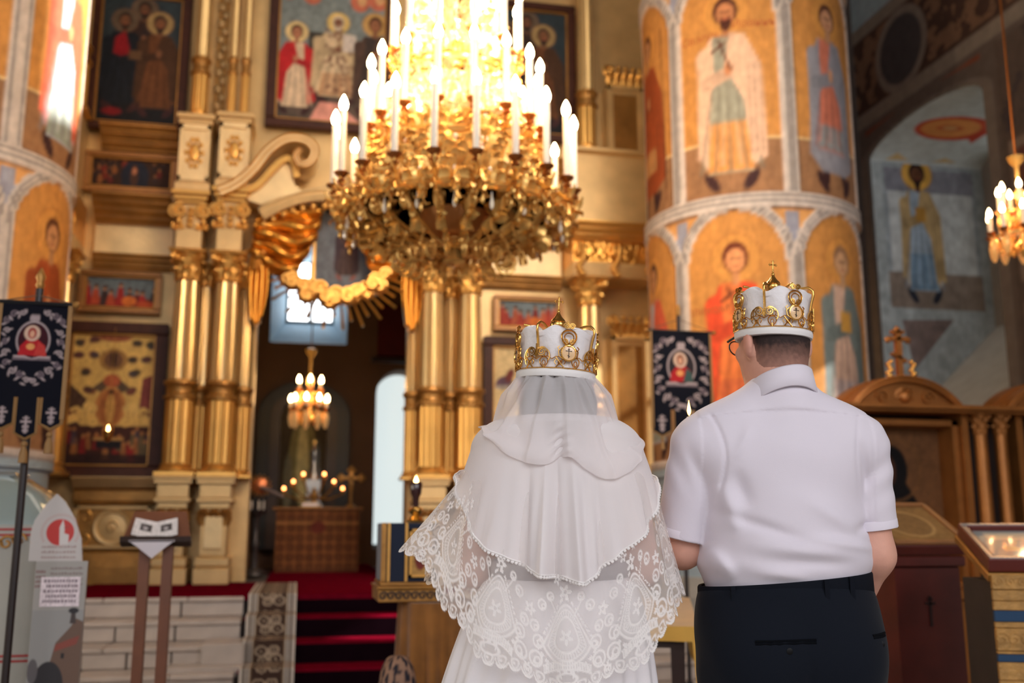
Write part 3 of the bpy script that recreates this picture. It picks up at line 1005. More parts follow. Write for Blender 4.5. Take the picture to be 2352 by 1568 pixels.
# carved dado panels with a round medallion
for sg in (-1, 1):
    xa, xb = at(168, 1210, YI - 0.1).x, at(347, 1210, YI - 0.1).x
    if sg > 0: xa, xb = mirror(xb), mirror(xa)
    za, zb = zl(1262) + 0.01, zl(1162)
    pn = link('dado_panel', MB().box(xa, xb, YI - 0.11, YI, za, zb).mesh('dado_panel', GOLDDARK), front)
    m = MB()
    for (a, b, c, d) in ((xa, xb, za, za + 0.035), (xa, xb, zb - 0.035, zb), (xa, xa + 0.04, za, zb), (xb - 0.04, xb, za, zb)):
        m.box(a, b, YI - 0.15, YI - 0.1, c, d, 0.008)
    m.build('panel_rim', GOLDPALE, pn)
    cx, cz = (xa + xb) / 2, (za + zb) / 2
    m = MB()
    R90 = Matrix.Translation((cx, YI - 0.11, cz)) @ Matrix.Rotation(PI / 2, 4, 'X')
    m.lathe([(0.165, 0), (0.175, 0.02), (0.165, 0.04), (0.14, 0.035), (0.13, 0.015), (0.0, 0.03)], 36, M=R90)
    m.tube([(cx + 0.05 * math.cos(t) * (1 - t / 9), YI - 0.145, cz + 0.07 * math.sin(t) * (1 - t / 9)) for t in np.linspace(0, 7, 24)], 0.012, 6)
    m.build('medallion', GOLDPALE, pn, smooth=40)
    m = MB()
    for sx in (-1, 1):
        for sz in (-1, 1):
            t = np.linspace(0, 5.5, 26)
            r = 0.085 * (1 - t / 7)
            m.tube(np.stack([cx + sx * (0.25 + r * np.cos(t)), np.full(26, YI - 0.12), cz + sz * (0.10 + r * np.sin(t))], 1), 0.013 * (1.2 - t / 8), 6)
            for q in range(4):
                m.ball((cx + sx * (0.17 + 0.05 * q), YI - 0.12, cz + sz * (0.19 - 0.015 * q)), (0.02, 0.015, 0.014), 6, 4)
    m.build('scrollwork', GOLD, pn, smooth=50)

# ---- columns
def leaf(m, M, w, h, out, n=6):
    """acanthus leaf curling outwards: base at origin, grows +z, leans +y"""
    V, F = [], []
    for i in range(n + 1):
        t = i / n
        ww = w * (0.75 + 0.5 * math.sin(PI * t)) * (1 - 0.75 * t ** 4) / 2
        y = out * t ** 2.2 * (1 if t < 0.85 else 1.0)
        z = h * (t if t < 0.85 else 0.85 - (t - 0.85) * 1.2)
        e = 0.10 * w * math.sin(t * 20)
        V += [(-ww - e, y - 0.25 * w * 0.3, z), (-ww * 0.45, y + 0.12 * w, z), (0, y + 0.02 * w, z), (ww * 0.45, y + 0.12 * w, z), (ww + e, y - 0.25 * w * 0.3, z)]
    for i in range(n):
        for j in range(4):
            a = i * 5 + j
            F.append((a, a + 1, a + 6, a + 5))
    return m.add(V, F, M)

def capital(r, h):
    """corinthian capital, base at z=0"""
    m = MB()
    m.lathe([(r * 1.08, 0), (r * 1.12, h * 0.03), (r * 1.02, h * 0.06), (r * 0.98, h * 0.3), (r * 1.05, h * 0.65), (r * 1.35, h * 0.88)], 20)
    for k in range(8):
        a = 2 * PI * k / 8
        leaf(m, Matrix.Rotation(a, 4, 'Z') @ Matrix.Translation((0, r * 0.98, h * 0.05)), r * 0.8, h * 0.42, r * 0.42)
        a += PI / 8
        leaf(m, Matrix.Rotation(a, 4, 'Z') @ Matrix.Translation((0, r * 1.0, h * 0.32)), r * 0.8, h * 0.42, r * 0.5)
    for k in range(4):
        a = PI / 4 + k * PI / 2
        M = Matrix.Rotation(a, 4, 'Z')
        for sg in (-1, 1):
            t = np.linspace(0, 3.6 * PI, 30)
            rr = r * 0.34 * (1 - t / (4.2 * PI))
            pts = np.stack([np.full(30, sg * r * 0.10), r * 1.45 + rr * np.sin(t), h * 0.76 + rr * np.cos(t)], 1)
            m.tube(pts, r * 0.085, 6, M)
        m.tube([(0, r * 1.0, h * 0.55), (0, r * 1.2, h * 0.75), (0, r * 1.45, h * 0.92)], r * 0.1, 6, M)
        m.ball((0, r * 1.28, h * 0.84), r * 0.16, 8, 5, Matrix.Rotation(k * PI / 2, 4, 'Z'))
    s = r * 1.5
    m.box(-s, s, -s, s, h * 0.9, h * 0.96, r * 0.06)
    m.box(-s * 1.05, s * 1.05, -s * 1.05, s * 1.05, h * 0.96, h, r * 0.05)
    return m

def column(label, x, y, z0, z1, r, group, capm=GOLD, shaftm=None, collar=0.33, cap_h=0.3, flutes=10, base=True):
    shaftm = shaftm or mat('column_gilding', srgb(226, 190, 130), 0.24, 0.62, var=0.08, vscale=3)
    root = thing('gilded_column', label, 'column', (x, y, z0), 0, group)
    H = z1 - z0
    zc = H - cap_h
    m = MB()
    m.box(-r * 1.45, r * 1.45, -r * 1.45, r * 1.45, 0, r * 0.35, r * 0.06)
    m.lathe([(r * 1.4, r * 0.35), (r * 1.42, r * 0.5), (r * 1.3, r * 0.62), (r * 1.15, r * 0.7), (r * 1.22, r * 0.86), (r * 1.1, r * 1.0)], 24)
    m.build('base', capm, root, smooth=40)
    zk = H * collar
    if collar > 0.05:
        m = MB().lathe([(r * 1.06, r * 0.95), (r * 1.06, zk)], 72, flute=(14, 0.12))
        m.build('lower_drum', GOLD, root, smooth=50)
        k = 0.05
        m = MB().lathe([(r * 1.1, zk), (r * 1.28, zk + 0.2 * k), (r * 1.28, zk + 0.7 * k), (r * 1.1, zk + k), (r * 1.04, zk + 1.2 * k), (r * 1.06, zk + 2.6 * k), (r * 1.12, zk + 2.8 * k),
                        (r * 1.3, zk + 3.1 * k), (r * 1.26, zk + 3.7 * k), (r * 1.05, zk + 4.0 * k)], 28)
        m.build('collar', GOLDDARK, root, smooth=40)
        zs = zk + 0.19
    else:
        zs = r * 0.95
    m = MB().lathe([(r, zs), (r * 0.98, zs + 0.4 * (zc - zs)), (r * 0.88, zc)], 80, flute=(flutes, 0.13))
    m.build('shaft', shaftm, root, smooth=50)
    cm = capital(r * 0.92, cap_h)
    o = cm.build('capital', capm, root, smooth=50)
    o.location.z = zc
    return root

ZC0, ZC1 = zl(1098) + 0.0, zl(596)
side = {-1: 'left', 1: 'right'}
COLS = []
for i, (px, sg, wh) in enumerate(((418, -1, 'outer'), (512, -1, 'inner'), (992, 1, 'inner'), (1080, 1, 'outer'))):
    Yc = YI - 0.42
    X = at(px, 850, Yc).x
    COLS.append(X)
    column('fluted gilded column %s of the doorway, %s' % (side[sg], 'inner of the pair beside the opening' if wh == 'inner' else 'outer of the pair beside the large icon'),
           X, Yc, ZC0, ZC1, 0.125 if sg < 0 else 0.12, 'fluted columns beside the doorway')
# engaged half columns behind the pairs
for (px, sg, wh) in ((462, -1, 'x'), (560, -1, 'j'), (950, 1, 'j'), (1036, 1, 'x')):
    Yc = YI - 0.14
    X = at(px, 850, Yc).x
    column('slim engaged gilded column %s %s' % ('tucked between the paired columns' if wh == 'x' else 'at the door jamb', 'left of the doorway' if sg < 0 else 'right of the doorway'),
           X, Yc, ZC0, ZC1 - 0.05, 0.085, 'engaged columns', collar=0.33, cap_h=0.24, flutes=7)
# outer columns and flat pilasters
XO = at(1356, 850, YI - 0.35).x
for sg in (-1, 1):
    X = XO if sg > 0 else mirror(XO) + 0.10
    column('gilded column at the %s end of the screen beside the fresco pillar' % side[sg], X, YI - 0.35, ZC0, zl(606), 0.13, 'end columns of the screen')
    column('slender upper gilded column above the %s end of the screen' % side[sg], X, YI - 0.35, zl(300), 7.75, 0.10, 'upper columns of the screen', collar=0.22, cap_h=0.42, flutes=9)

def pilaster(x0, x1, z0, z1, y, parent=front):
    p = MB().box(x0, x1, y, YI, z0, z1).build('pilaster', GOLDPALE, parent)
    e = 0.05
    m = MB()
    for (a, b, c, d) in ((x0, x1, z0, z0 + e), (x0, x1, z1 - e, z1), (x0, x0 + e, z0, z1), (x1 - e, x1, z0, z1)):
        m.box(a, b, y - 0.03, y, c, d, 0.006)
    m.build('panel_rim', GOLDPALE, p)
    MB().box(x0 + 0.08, x1 - 0.08, y - 0.012, y, z0 + 0.10, z1 - 0.10, 0.006).build('sunk_panel', GOLDDARK, p)
    m = MB()
    for k in range(5):
        leaf(m, Matrix.Translation((x0 + (x1 - x0) * (k + 0.5) / 5, y - 0.02, z1 - 0.02)) @ Matrix.Rotation(PI, 4, 'Z'), (x1 - x0) / 4.5, 0.2, 0.1)
        m.ball((x0 + (x1 - x0) * (k + 0.5) / 5, y - 0.05, z1 + 0.2), (0.035, 0.035, 0.03), 7, 5)
    for sx in (x0, x1):
        t = np.linspace(0, 11, 30); r_ = 0.07 * (1 - t / 13)
        m.tube(np.stack([sx + r_ * np.cos(t), np.full(30, y - 0.06), z1 + 0.15 + r_ * np.sin(t)], 1), 0.016, 6)
    m.build('leaf_capital', GOLD, p, smooth=50)
    return p
for sg in (-1, 1):
    xa, xb = at(1405, 850, YI - 0.2).x, at(1492, 850, YI - 0.2).x
    if sg < 0: xa, xb = mirror(xb), mirror(xa)
    pilaster(xa, xb, ZC0, zl(735), YI - 0.2)
    pilaster(xa, xb, zl(470), zl(112), YI - 0.2)
    pilaster(xa, xb, ZP + 0.1, ZC0 - 0.15, YI - 0.25)
    # entablature over the outer group
    x0, x1 = min(xa, (XO if sg > 0 else mirror(XO)) - 0.22), max(xb, (XO if sg > 0 else mirror(XO)) + 0.22)
    for nm, mm, pr in (('architrave', GOLDPALE, cornice_prof(zl(606), zl(575), 0.5, 0.56, 3)), ('frieze', GOLDCARVE, [(0.5, zl(575)), (0.5, zl(520))]), ('cornice', GOLD, cornice_prof(zl(520), zl(485), 0.52, 0.72, 3))):
        bar(nm, mm, x0, x1, pr)
    bar('upper_pedestal', GOLDPALE, x0 + 0.04, x1 - 0.04, [(0.48, zl(485)), (0.48, zl(310)), (0.56, zl(306)), (0.56, zl(298))])
    # volute brackets
    for xv in (x0 + 0.08, (x0 + x1) / 2, x1 - 0.08):
        m = MB()
        for q in (-1, 1):
            t = np.linspace(0, 10, 30); r_ = 0.085 * (1 - t / 12)
            m.tube(np.stack([np.full(30, xv + q * 0.03), YI - 0.55 + 0.4 * r_ * np.cos(t), zl(545) + r_ * np.sin(t)], 1), 0.022, 6)
        for q in range(6): m.ball((xv + 0.03 * math.cos(q), YI - 0.56, zl(560) - 0.04 * q), (0.045, 0.04, 0.03), 7, 5)
        m.build('volute_bracket', GOLD, front, smooth=50)

# ---- pedestals, entablature blocks and attic pedestals over the column pairs
def scroll_bracket(x, y, z, s, parent):
    m = MB()
    for q in (-1, 1):
        t = np.linspace(0, 10.5, 34); r_ = s * (1 - t / 12.5)
        m.tube(np.stack([x + q * 0.02 + r_ * np.cos(t + 1.2), np.full(34, y - 0.02 * q), z + r_ * np.sin(t + 1.2)], 1), s * 0.24, 7)
    m.ball((x, y - 0.02, z), s * 0.3, 8, 6)
    m.ball((x + s * 0.2, y, z - s * 1.3), (s * 0.42, s * 0.4, s * 0.55), 9, 6)
    for q in range(3): leaf(m, Matrix.Translation((x + (q - 1) * s * 0.5, y + 0.02, z - s * 1.5)) @ Matrix.Rotation(PI, 4, 'Z') @ Matrix.Rotation(PI, 4, 'Y'), s * 0.6, s * 1.2, s * 0.4)
    m.build('scroll_bracket', GOLD, parent, smooth=50)
for sg in (-1, 1):
    xs = COLS[:2] if sg < 0 else COLS[2:]
    for j, X in enumerate(xs):
        inner = (j == 1) if sg < 0 else (j == 0)
        # pedestal under the column
        pd = thing('column_pedestal', 'carved gilded pedestal under the %s column %s of the doorway' % ('inner' if inner else 'outer', side[sg]), 'pedestal', (X, YI - 0.42, ZP), 0, 'pedestals of the screen')
        h = ZC0 - ZP
        w = 0.16
        MB().box(-w, w, -w, 0.40, 0, 0.16, 0.012).box(-w * 0.95, w * 0.95, -w * 0.95, 0.40, 0.16, 0.26, 0.02).build('foot', GOLDPALE, pd)
        MB().box(-w * 0.72, w * 0.72, -w * 0.72, 0.40, 0.26, h * 0.70, 0.01).build('die', GOLDPALE, pd)
        MB().box(-w * 0.5, w * 0.5, -w * 0.72 - 0.02, -w * 0.70, 0.33, h * 0.63, 0.008).build('panel', GOLDCREAM, pd)
        m = MB()
        for k in range(3): leaf(m, Matrix.Translation((-w * 0.62 + k * w * 0.62, -w * 0.7, h * 0.54)) @ Matrix.Rotation(PI, 4, 'Z'), w * 0.7, 0.19, 0.07)
        m.build('leaf_carving', GOLDDARK, pd, smooth=50)
        m = MB()
        for (a, z0_, z1_) in ((0.82, 0.70, 0.76), (1.0, 0.76, 0.80), (0.88, 0.80, 0.93), (1.06, 0.93, 0.97), (1.14, 0.97, 1.0)):
            m.box(-w * a, w * a, -w * a, 0.40, h * z0_, h * z1_ - 0.001, 0.006)
        m.build('cap', GOLDPALE, pd)
        # entablature block above
        w2 = 0.15
        eb = thing('entablature_block', 'gilded entablature block with scrolls over the %s column %s of the doorway' % ('inner' if inner else 'outer', side[sg]), 'entablature', (X, YI - 0.42, ZC1 + 0.002), 0, 'entablature blocks')
        zt = zl(455) - ZC1 + (0.0 if inner else -0.06)
        MB().box(-w2 * 0.8, w2 * 0.8, -w2 * 0.8, 0.40, 0, zt * 0.36, 0.008).build('architrave', GOLDPALE, eb)
        MB().box(-w2 * 0.72, w2 * 0.72, -w2 * 0.72, 0.40, zt * 0.36, zt * 0.78, 0.008).build('frieze', GOLDPALE, eb)
        m = MB()
        for k, (a, z0_, z1_) in enumerate(((0.92, 0.78, 0.84), (1.05, 0.84, 0.92), (1.22, 0.92, 1.0))):
            m.box(-w2 * a, w2 * a, -w2 * a, 0.40, zt * z0_, zt * z1_ - 0.001, 0.008)
        m.build('cornice', GOLD, eb)
        for q in (-1, 1): scroll_bracket(q * w2 * 0.78, -w2 * 0.86, zt * 0.64, 0.075, eb)
        m = MB()
        for k in range(4): m.ball((0, -w2 * 0.76, zt * (0.42 + 0.09 * k)), (0.04 - 0.004 * k, 0.03, 0.028), 8, 5)
        m.build('drop_ornament', GOLD, eb, smooth=60)
        # attic pedestal and upper column
        za = ZC1 + zt + 0.004
        zb = zl(292) + (0.05 if inner else 0.0)
        ap_ = thing('attic_pedestal', 'pale panelled attic pedestal above the %s column %s of the doorway' % ('inner' if inner else 'outer', side[sg]), 'pedestal', (X, YI - 0.36, za), 0, 'attic pedestals')
        h = zb - za
        w3_ = 0.146
        MB().box(-w3_ * 1.15, w3_ * 1.15, -w3_ * 1.15, 0.34, 0, h * 0.12, 0.01).build('foot', GOLDPALE, ap_)
        MB().box(-w3_, w3_, -w3_, 0.34, h * 0.12, h * 0.86, 0.008).build('die', GOLDCREAM, ap_)
        m = MB()
        e = 0.028
        for (a, b, c, d) in ((-w3_, w3_, 0.14, 0.20), (-w3_, w3_, 0.79, 0.86), (-w3_, -w3_ + e, 0.14, 0.86), (w3_ - e, w3_, 0.14, 0.86)):
            m.box(a, b, -w3_ - 0.025, -w3_ + 0.005, h * c, h * d, 0.005)
        m.build('panel_rim', GOLDCREAM, ap_)
        m = MB()
        m.ball((0, -w3_ - 0.005, h * 0.5), (0.055, 0.025, 0.10), 12, 8)
        for q in range(10): m.ball((0.075 * math.cos(q * 0.628), -w3_ - 0.005, h * 0.5 + 0.145 * math.sin(q * 0.628)), (0.024, 0.016, 0.03), 7, 5)
        m.build('carving', GOLD, ap_, smooth=60)
        MB().box(-w3_ * 1.12, w3_ * 1.12, -w3_ * 1.12, 0.34, h * 0.86, h * 0.93, 0.01).box(-w3_ * 1.25, w3_ * 1.25, -w3_ * 1.25, 0.34, h * 0.93, h, 0.01).build('cap', GOLDPALE, ap_)
        for q in ((-0.065, 0.065) if inner else (0.0,)):
            column('slender upper gilded column above the %s pedestal %s of the doorway' % ('inner' if inner else 'outer', side[sg]) + (', left of two' if q < 0 else ', right of two' if q > 0 else ''),
                   X + q, YI - 0.36, zb + 0.002, 7.72, 0.041 if inner else 0.08, 'upper columns of the screen', collar=0.2, cap_h=0.3, flutes=7)

# strips of carved ornament between the upper columns
for px0, px1 in ((500, 525),):
    for sg in (-1, 1):
        xa, xb = at(px0, 100, YI).x, at(px1, 100, YI).x
        if sg > 0: xa, xb = mirror(xb), mirror(xa)
        m = MB().box(xa, xb, YI - 0.06, YI, zl(300), 7.7)
        s_ = m.build('ornament_strip', GOLDDARK, front)
        m = MB()
        for k in range(26): m.ball(((xa + xb) / 2 + 0.02 * (-1) ** k, YI - 0.07, zl(290) + 0.095 * k), (0.045, 0.025, 0.05), 7, 5)
        m.build('leaf_carving', GOLDPALE, s_, smooth=60)

# ---- broken pediment scrolls over the doorway
def px_path(pts, Y, n=60):
    """smooth curve through photo points on plane Y -> (x, z)"""
    P = np.array([(at(a, b, Y).x, at(a, b, Y).z) for a, b in pts])
    t = np.linspace(0, len(P) - 1, n)
    out = []
    for tt in t:
        i = min(int(tt), len(P) - 2); f = tt - i
        p0, p1, p2, p3 = P[max(i - 1, 0)], P[i], P[i + 1], P[min(i + 2, len(P) - 1)]
        out.append(0.5 * ((2 * p1) + (-p0 + p2) * f + (2 * p0 - 5 * p1 + 4 * p2 - p3) * f ** 2 + (-p0 + 3 * p1 - 3 * p2 + p3) * f ** 3))
    return np.array(out)
for sg in (-1, 1):
    Ys = YI - 0.5
    pth = px_path([(505, 448), (545, 430), (585, 395), (620, 352), (660, 328), (700, 330), (722, 352), (712, 380), (690, 384), (680, 365), (692, 352)], Ys, 90)
    inner_ = px_path([(540, 452), (590, 428), (622, 395), (650, 370), (672, 372), (682, 410)], Ys, 40)
    pan = px_path([(560, 455), (600, 430), (630, 398), (655, 376), (668, 385), (676, 420), (690, 438), (640, 452), (600, 468)], Ys, 40)
    if sg > 0:
        for a in (pth, inner_, pan): a[:, 0] = 2 * CX - a[:, 0]
    root = thing('scroll_pediment', 'gilded broken pediment scroll %s of the doorway, ending in a volute' % side[sg], 'pediment', (pth[0][0], Ys, pth[0][1] - 0.02), 0, 'broken pediment halves')
    org = (pth[0][0], Ys, pth[0][1] - 0.02)
    w = np.concatenate([np.linspace(0.10, 0.085, 50), np.linspace(0.085, 0.05, 40)])
    for k, (off, mm, nm) in enumerate(((0.0, GOLDCREAM, 'scroll_band'), )):
        MB().strip(pth, w, 0.42, Matrix.Translation((0, Ys + 0.30, 0))).build(nm, mm, root, org)
    T = np.gradient(pth, axis=0); T /= np.linalg.norm(T, axis=1)[:, None]; Nn = np.stack([-T[:, 1], T[:, 0]], 1)
    m = MB()
    for off in (-0.5, 0.0, 0.5):
        q = pth + Nn * (w * off)[:, None]
        m.tube(np.stack([q[:, 0], np.full(90, Ys - 0.122), q[:, 1]], 1), 0.010, 6)
    m.build('bead_moulding', GOLD, root, org, smooth=60)
    MB().strip(inner_, 0.06, 0.30, Matrix.Translation((0, Ys + 0.25, 0))).build('inner_band', GOLD, root, org)
    MB().prism([tuple(q) for q in pan], Ys + 0.02, Ys + 0.22).build('scroll_panel', GOLDCREAM, root, org)
    # lower arched cornice
    c2 = px_path([(600, 492), (650, 466), (705, 450), (766, 446), (806, 448)], Ys + 0.05, 40)
    if sg > 0: c2[:, 0] = 2 * CX - c2[:, 0]
    root2 = thing('arched_cornice', 'curved gilded cornice sweeping over the %s half of the doorway' % side[sg], 'cornice', (c2[0][0], Ys, c2[0][1]), 0, 'curved cornices over the doorway')
    org = (c2[0][0], Ys, c2[0][1])
    MB().strip(c2, 0.10, 0.35, Matrix.Translation((0, Ys + 0.40, 0))).build('band', GOLDPALE, root2, org)
    m = MB()
    T = np.gradient(c2, axis=0); T /= np.linalg.norm(T, axis=1)[:, None]; Nn = np.stack([-T[:, 1], T[:, 0]], 1)
    for off in (-0.05, -0.01, 0.05):
        q = c2 + Nn * off
        m.tube(np.stack([q[:, 0], np.full(40, Ys + 0.04), q[:, 1]], 1), 0.02, 6)
    m.build('bead_moulding', GOLDCREAM, root2, org, smooth=60)
    for k in range(2, 38, 4):
        q = c2[k] - (0, 0.105)
        MB().ball((q[0], Ys + 0.1, q[1]), (0.035, 0.035, 0.045), 8, 5).build('bead_drop', GOLD, root2, org, smooth=60)

# ---- carved drapery held back at both sides of the doorway
def drapery(sg):
    Yd = YI - 0.22
    up = px_path([(588, 500), (640, 482), (700, 478), (738, 490)], Yd, 60)         # hung edge
    lo = px_path([(578, 580), (600, 604), (632, 632), (668, 642)], Yd, 60)         # tied edge
    mid = px_path([(585, 540), (640, 560), (700, 585), (742, 560)], Yd, 60)
    if sg > 0:
        for a in (up, lo, mid): a[:, 0] = 2 * CX + 0.03 - a[:, 0]
    n = 44
    G = np.zeros((n, 60, 3))
    rnd = random.Random(5 + sg)
    for i in range(n):
        t = i / (n - 1)
        q = (1 - t) ** 2 * up + 2 * t * (1 - t) * (mid + (0, -0.0)) + t * t * lo
        s_ = np.linspace(0, 1, 60)
        dep = 0.055 * np.sin(t * 30 + s_ * 5 + 0.8 * np.sin(s_ * 6)) + 0.03 * np.sin(t * 13 - s_ * 9)
        G[i, :, 0] = q[:, 0]; G[i, :, 2] = q[:, 1] + 0.012 * np.sin(t * 30 + s_ * 5)
        G[i, :, 1] = Yd - 0.06 - 0.10 * math.sin(PI * t) + dep
    org = (up[0][0], Yd, lo[0][1] - 0.4)
    root = thing('carved_drapery', 'gilded carved curtain drawn back at the %s top of the doorway' % side[sg], 'drapery', org, 0, 'carved curtains of the doorway')
    a = MB().grid(G).build('swag', mat('gilded_cloth', srgb(214, 150, 62), 0.28, 0.85, var=0.1, bump=0.1, bscale=20), root, org, smooth=180)
    so = a.modifiers.new('thickness', 'SOLIDIFY'); so.thickness = 0.02
    # tail falling beside the jamb
    x0, x1 = at(566, 650, Yd).x, at(616, 650, Yd).x
    if sg > 0: x0, x1 = mirror(x1) + 0.03, mirror(x0) + 0.03
    z1_, z0_ = at(590, 585, Yd).z, at(590, 750, Yd).z
    nu, nv = 46, 26
    s_ = np.linspace(0, 1, nu); t_ = np.linspace(0, 1, nv)
    S, Tt = np.meshgrid(s_, t_)
    wv = 0.55 + 0.45 * np.sin(Tt * PI * 0.9 + 0.35)
    xx = (x0 + x1) / 2 + (S - 0.5) * (x1 - x0) * wv
    zz = z1_ + (z0_ - z1_) * Tt * (0.78 + 0.22 * np.abs(np.sin(S * 2.2 + 0.4)))
    yy = Yd - 0.03 + 0.04 * np.sin(S * 24) * (0.4 + Tt)
    b = MB().grid(np.stack([xx, yy, zz], -1)).build('tail', MATS['gilded_cloth'], root, org, smooth=180)
    so = b.modifiers.new('thickness', 'SOLIDIFY'); so.thickness = 0.015
    xm = (x0 + x1) / 2
    m = MB().tube([(xm - 0.1, Yd - 0.06, z1_ + 0.02), (xm, Yd - 0.12, z1_ - 0.01), (xm + 0.1, Yd - 0.06, z1_ + 0.02)], 0.03, 8)
    m.ball((xm, Yd - 0.12, z1_ - 0.03), 0.05, 8, 6)
    for k in range(5): m.tube([(xm + (k - 2) * 0.012, Yd - 0.12, z1_ - 0.06), (xm + (k - 2) * 0.02, Yd - 0.12, z1_ - 0.18)], 0.008, 5)
    m.build('tassel', GOLD, root, org, smooth=60)
for sg in (-1, 1): drapery(sg)

# hanging painted board, cloud wreath and rays under the arch
def board_paint(p, w, h):
    p.c[:] = srgb(104, 108, 116)
    p.c *= (0.88 + 0.24 * fbm(p.x * 12, p.y * 12, 4))[..., None]
    cx = w * 0.5
    saint(p, cx, h * 0.12, h * 0.66, (74, 54, 52), (66, 48, 56), halo=(110, 110, 116), halo_a=0.0, skin=(150, 96, 76), hair=(60, 42, 40), shoe=(140, 80, 70))
    p.ell(cx + w * 0.17, h * 0.62, w * 0.06, h * 0.05, (170, 96, 72))
A, B_ = at(722, 665, YI - 0.05), at(868, 470, YI - 0.05)
bd = thing('hanging_icon_board', 'grey blue painted board with a dark robed figure above the doorway', 'icon', (A.x, YI - 0.05, A.z))
painted_slab('picture', B_.x - A.x, B_.z - A.z, board_paint, 0.012, bd, 0.03)
m = MB()
w_, h_ = B_.x - A.x, B_.z - A.z
for (a, b, c, d) in ((0, w_, -0.03, 0.0), (0, w_, h_, h_ + 0.05), (-0.03, 0, -0.03, h_ + 0.05), (w_, w_ + 0.03, -0.03, h_ + 0.05)): m.box(a, b, -0.05, 0.02, c, d)
m.build('frame', GOLD, bd)
arc = px_path([(662, 648), (690, 668), (730, 684), (775, 692), (820, 684), (860, 664), (890, 644)], YI - 0.3, 40)
cl = thing('cloud_wreath', 'gilded wreath of clouds and rays hanging over the doorway', 'ornament', (arc[20][0], YI - 0.3, arc[20][1]))
org = (arc[20][0], YI - 0.3, arc[20][1])
rnd = random.Random(3)
for k in range(36):
    q = arc[min(39, k + rnd.randint(0, 3))]
    r_ = rnd.uniform(0.06, 0.105)
    c_ = (q[0] + rnd.uniform(-0.03, 0.03), YI - 0.3 + rnd.uniform(-0.06, 0.04), q[1] + rnd.uniform(-0.02, 0.10))
    m = MB().ball(c_, (r_, r_ * 0.8, r_ * 0.8), 10, 7)
    t = np.linspace(0, 9, 20); rr = r_ * 0.75 * (1 - t / 11)
    m.tube(np.stack([c_[0] + rr * np.cos(t), np.full(20, c_[1] - r_ * 0.8), c_[2] + rr * np.sin(t)], 1), r_ * 0.16, 5)
    m.build('cloud', GOLD, cl, org, smooth=60)
C0 = at(775, 600, YI - 0.25)
for k in range(21):
    a = math.radians(-165 + 7.2 * k * 1.02)
    l0, l1 = 0.42, 0.42 + 0.30 + 0.09 * (k % 2)
    if -152 < math.degrees(a) < -72 and k % 3 == 1: l1 -= 0.06
    d = np.array((math.cos(a), 0, math.sin(a) * 0.9))
    p0 = np.array(C0) + d * l0; p1 = np.array(C0) + d * l1
    MB().tube([p0, p1], [0.018, 0.034], 4, flat=0.5).build('ray', GOLD, cl, org)

# ---- framed icons
def icon(label, box, Y, fw, fm, fn, res, parent_group=None, base=(90, 66, 48), inner=True, name='framed_icon', proud=0.09, cat='icon'):
    x0, y0, x1, y1 = box
    xm, ym = (x0 + x1) / 2, (y0 + y1) / 2
    X0, X1 = at(x0, ym, Y).x, at(x1, ym, Y).x
    Z0, Z1 = at(xm, y1, Y).z, at(xm, y0, Y).z
    root = thing(name, label, cat, (X0, Y, Z0), 0, parent_group)
    w, h = X1 - X0, Z1 - Z0
    for (a, b, c, d) in ((0, w, 0, fw), (0, w, h - fw, h), (0, fw, fw, h - fw), (w - fw, w, fw, h - fw)):
        m = MB().box(a, b, -proud, 0, c, d, min(0.012, fw * 0.2))
        m.build('frame_rail', fm, root)
    if inner:
        e = fw; g = 0.018
        m = MB()
        for (a, b, c, d) in ((e, w - e, e, e + g), (e, w - e, h - e - g, h - e), (e, e + g, e, h - e), (w - e - g, w - e, e, h - e)):
            m.box(a, b, -proud * 0.75, 0, c, d, 0.004)
        m.build('gilt_slip', GOLDDARK, root)
    painted_slab('picture', w - 2 * fw, h - 2 * fw, fn, res, root, 0.02, PAINT, Matrix.Translation((fw, -0.012, fw)), base)
    return root

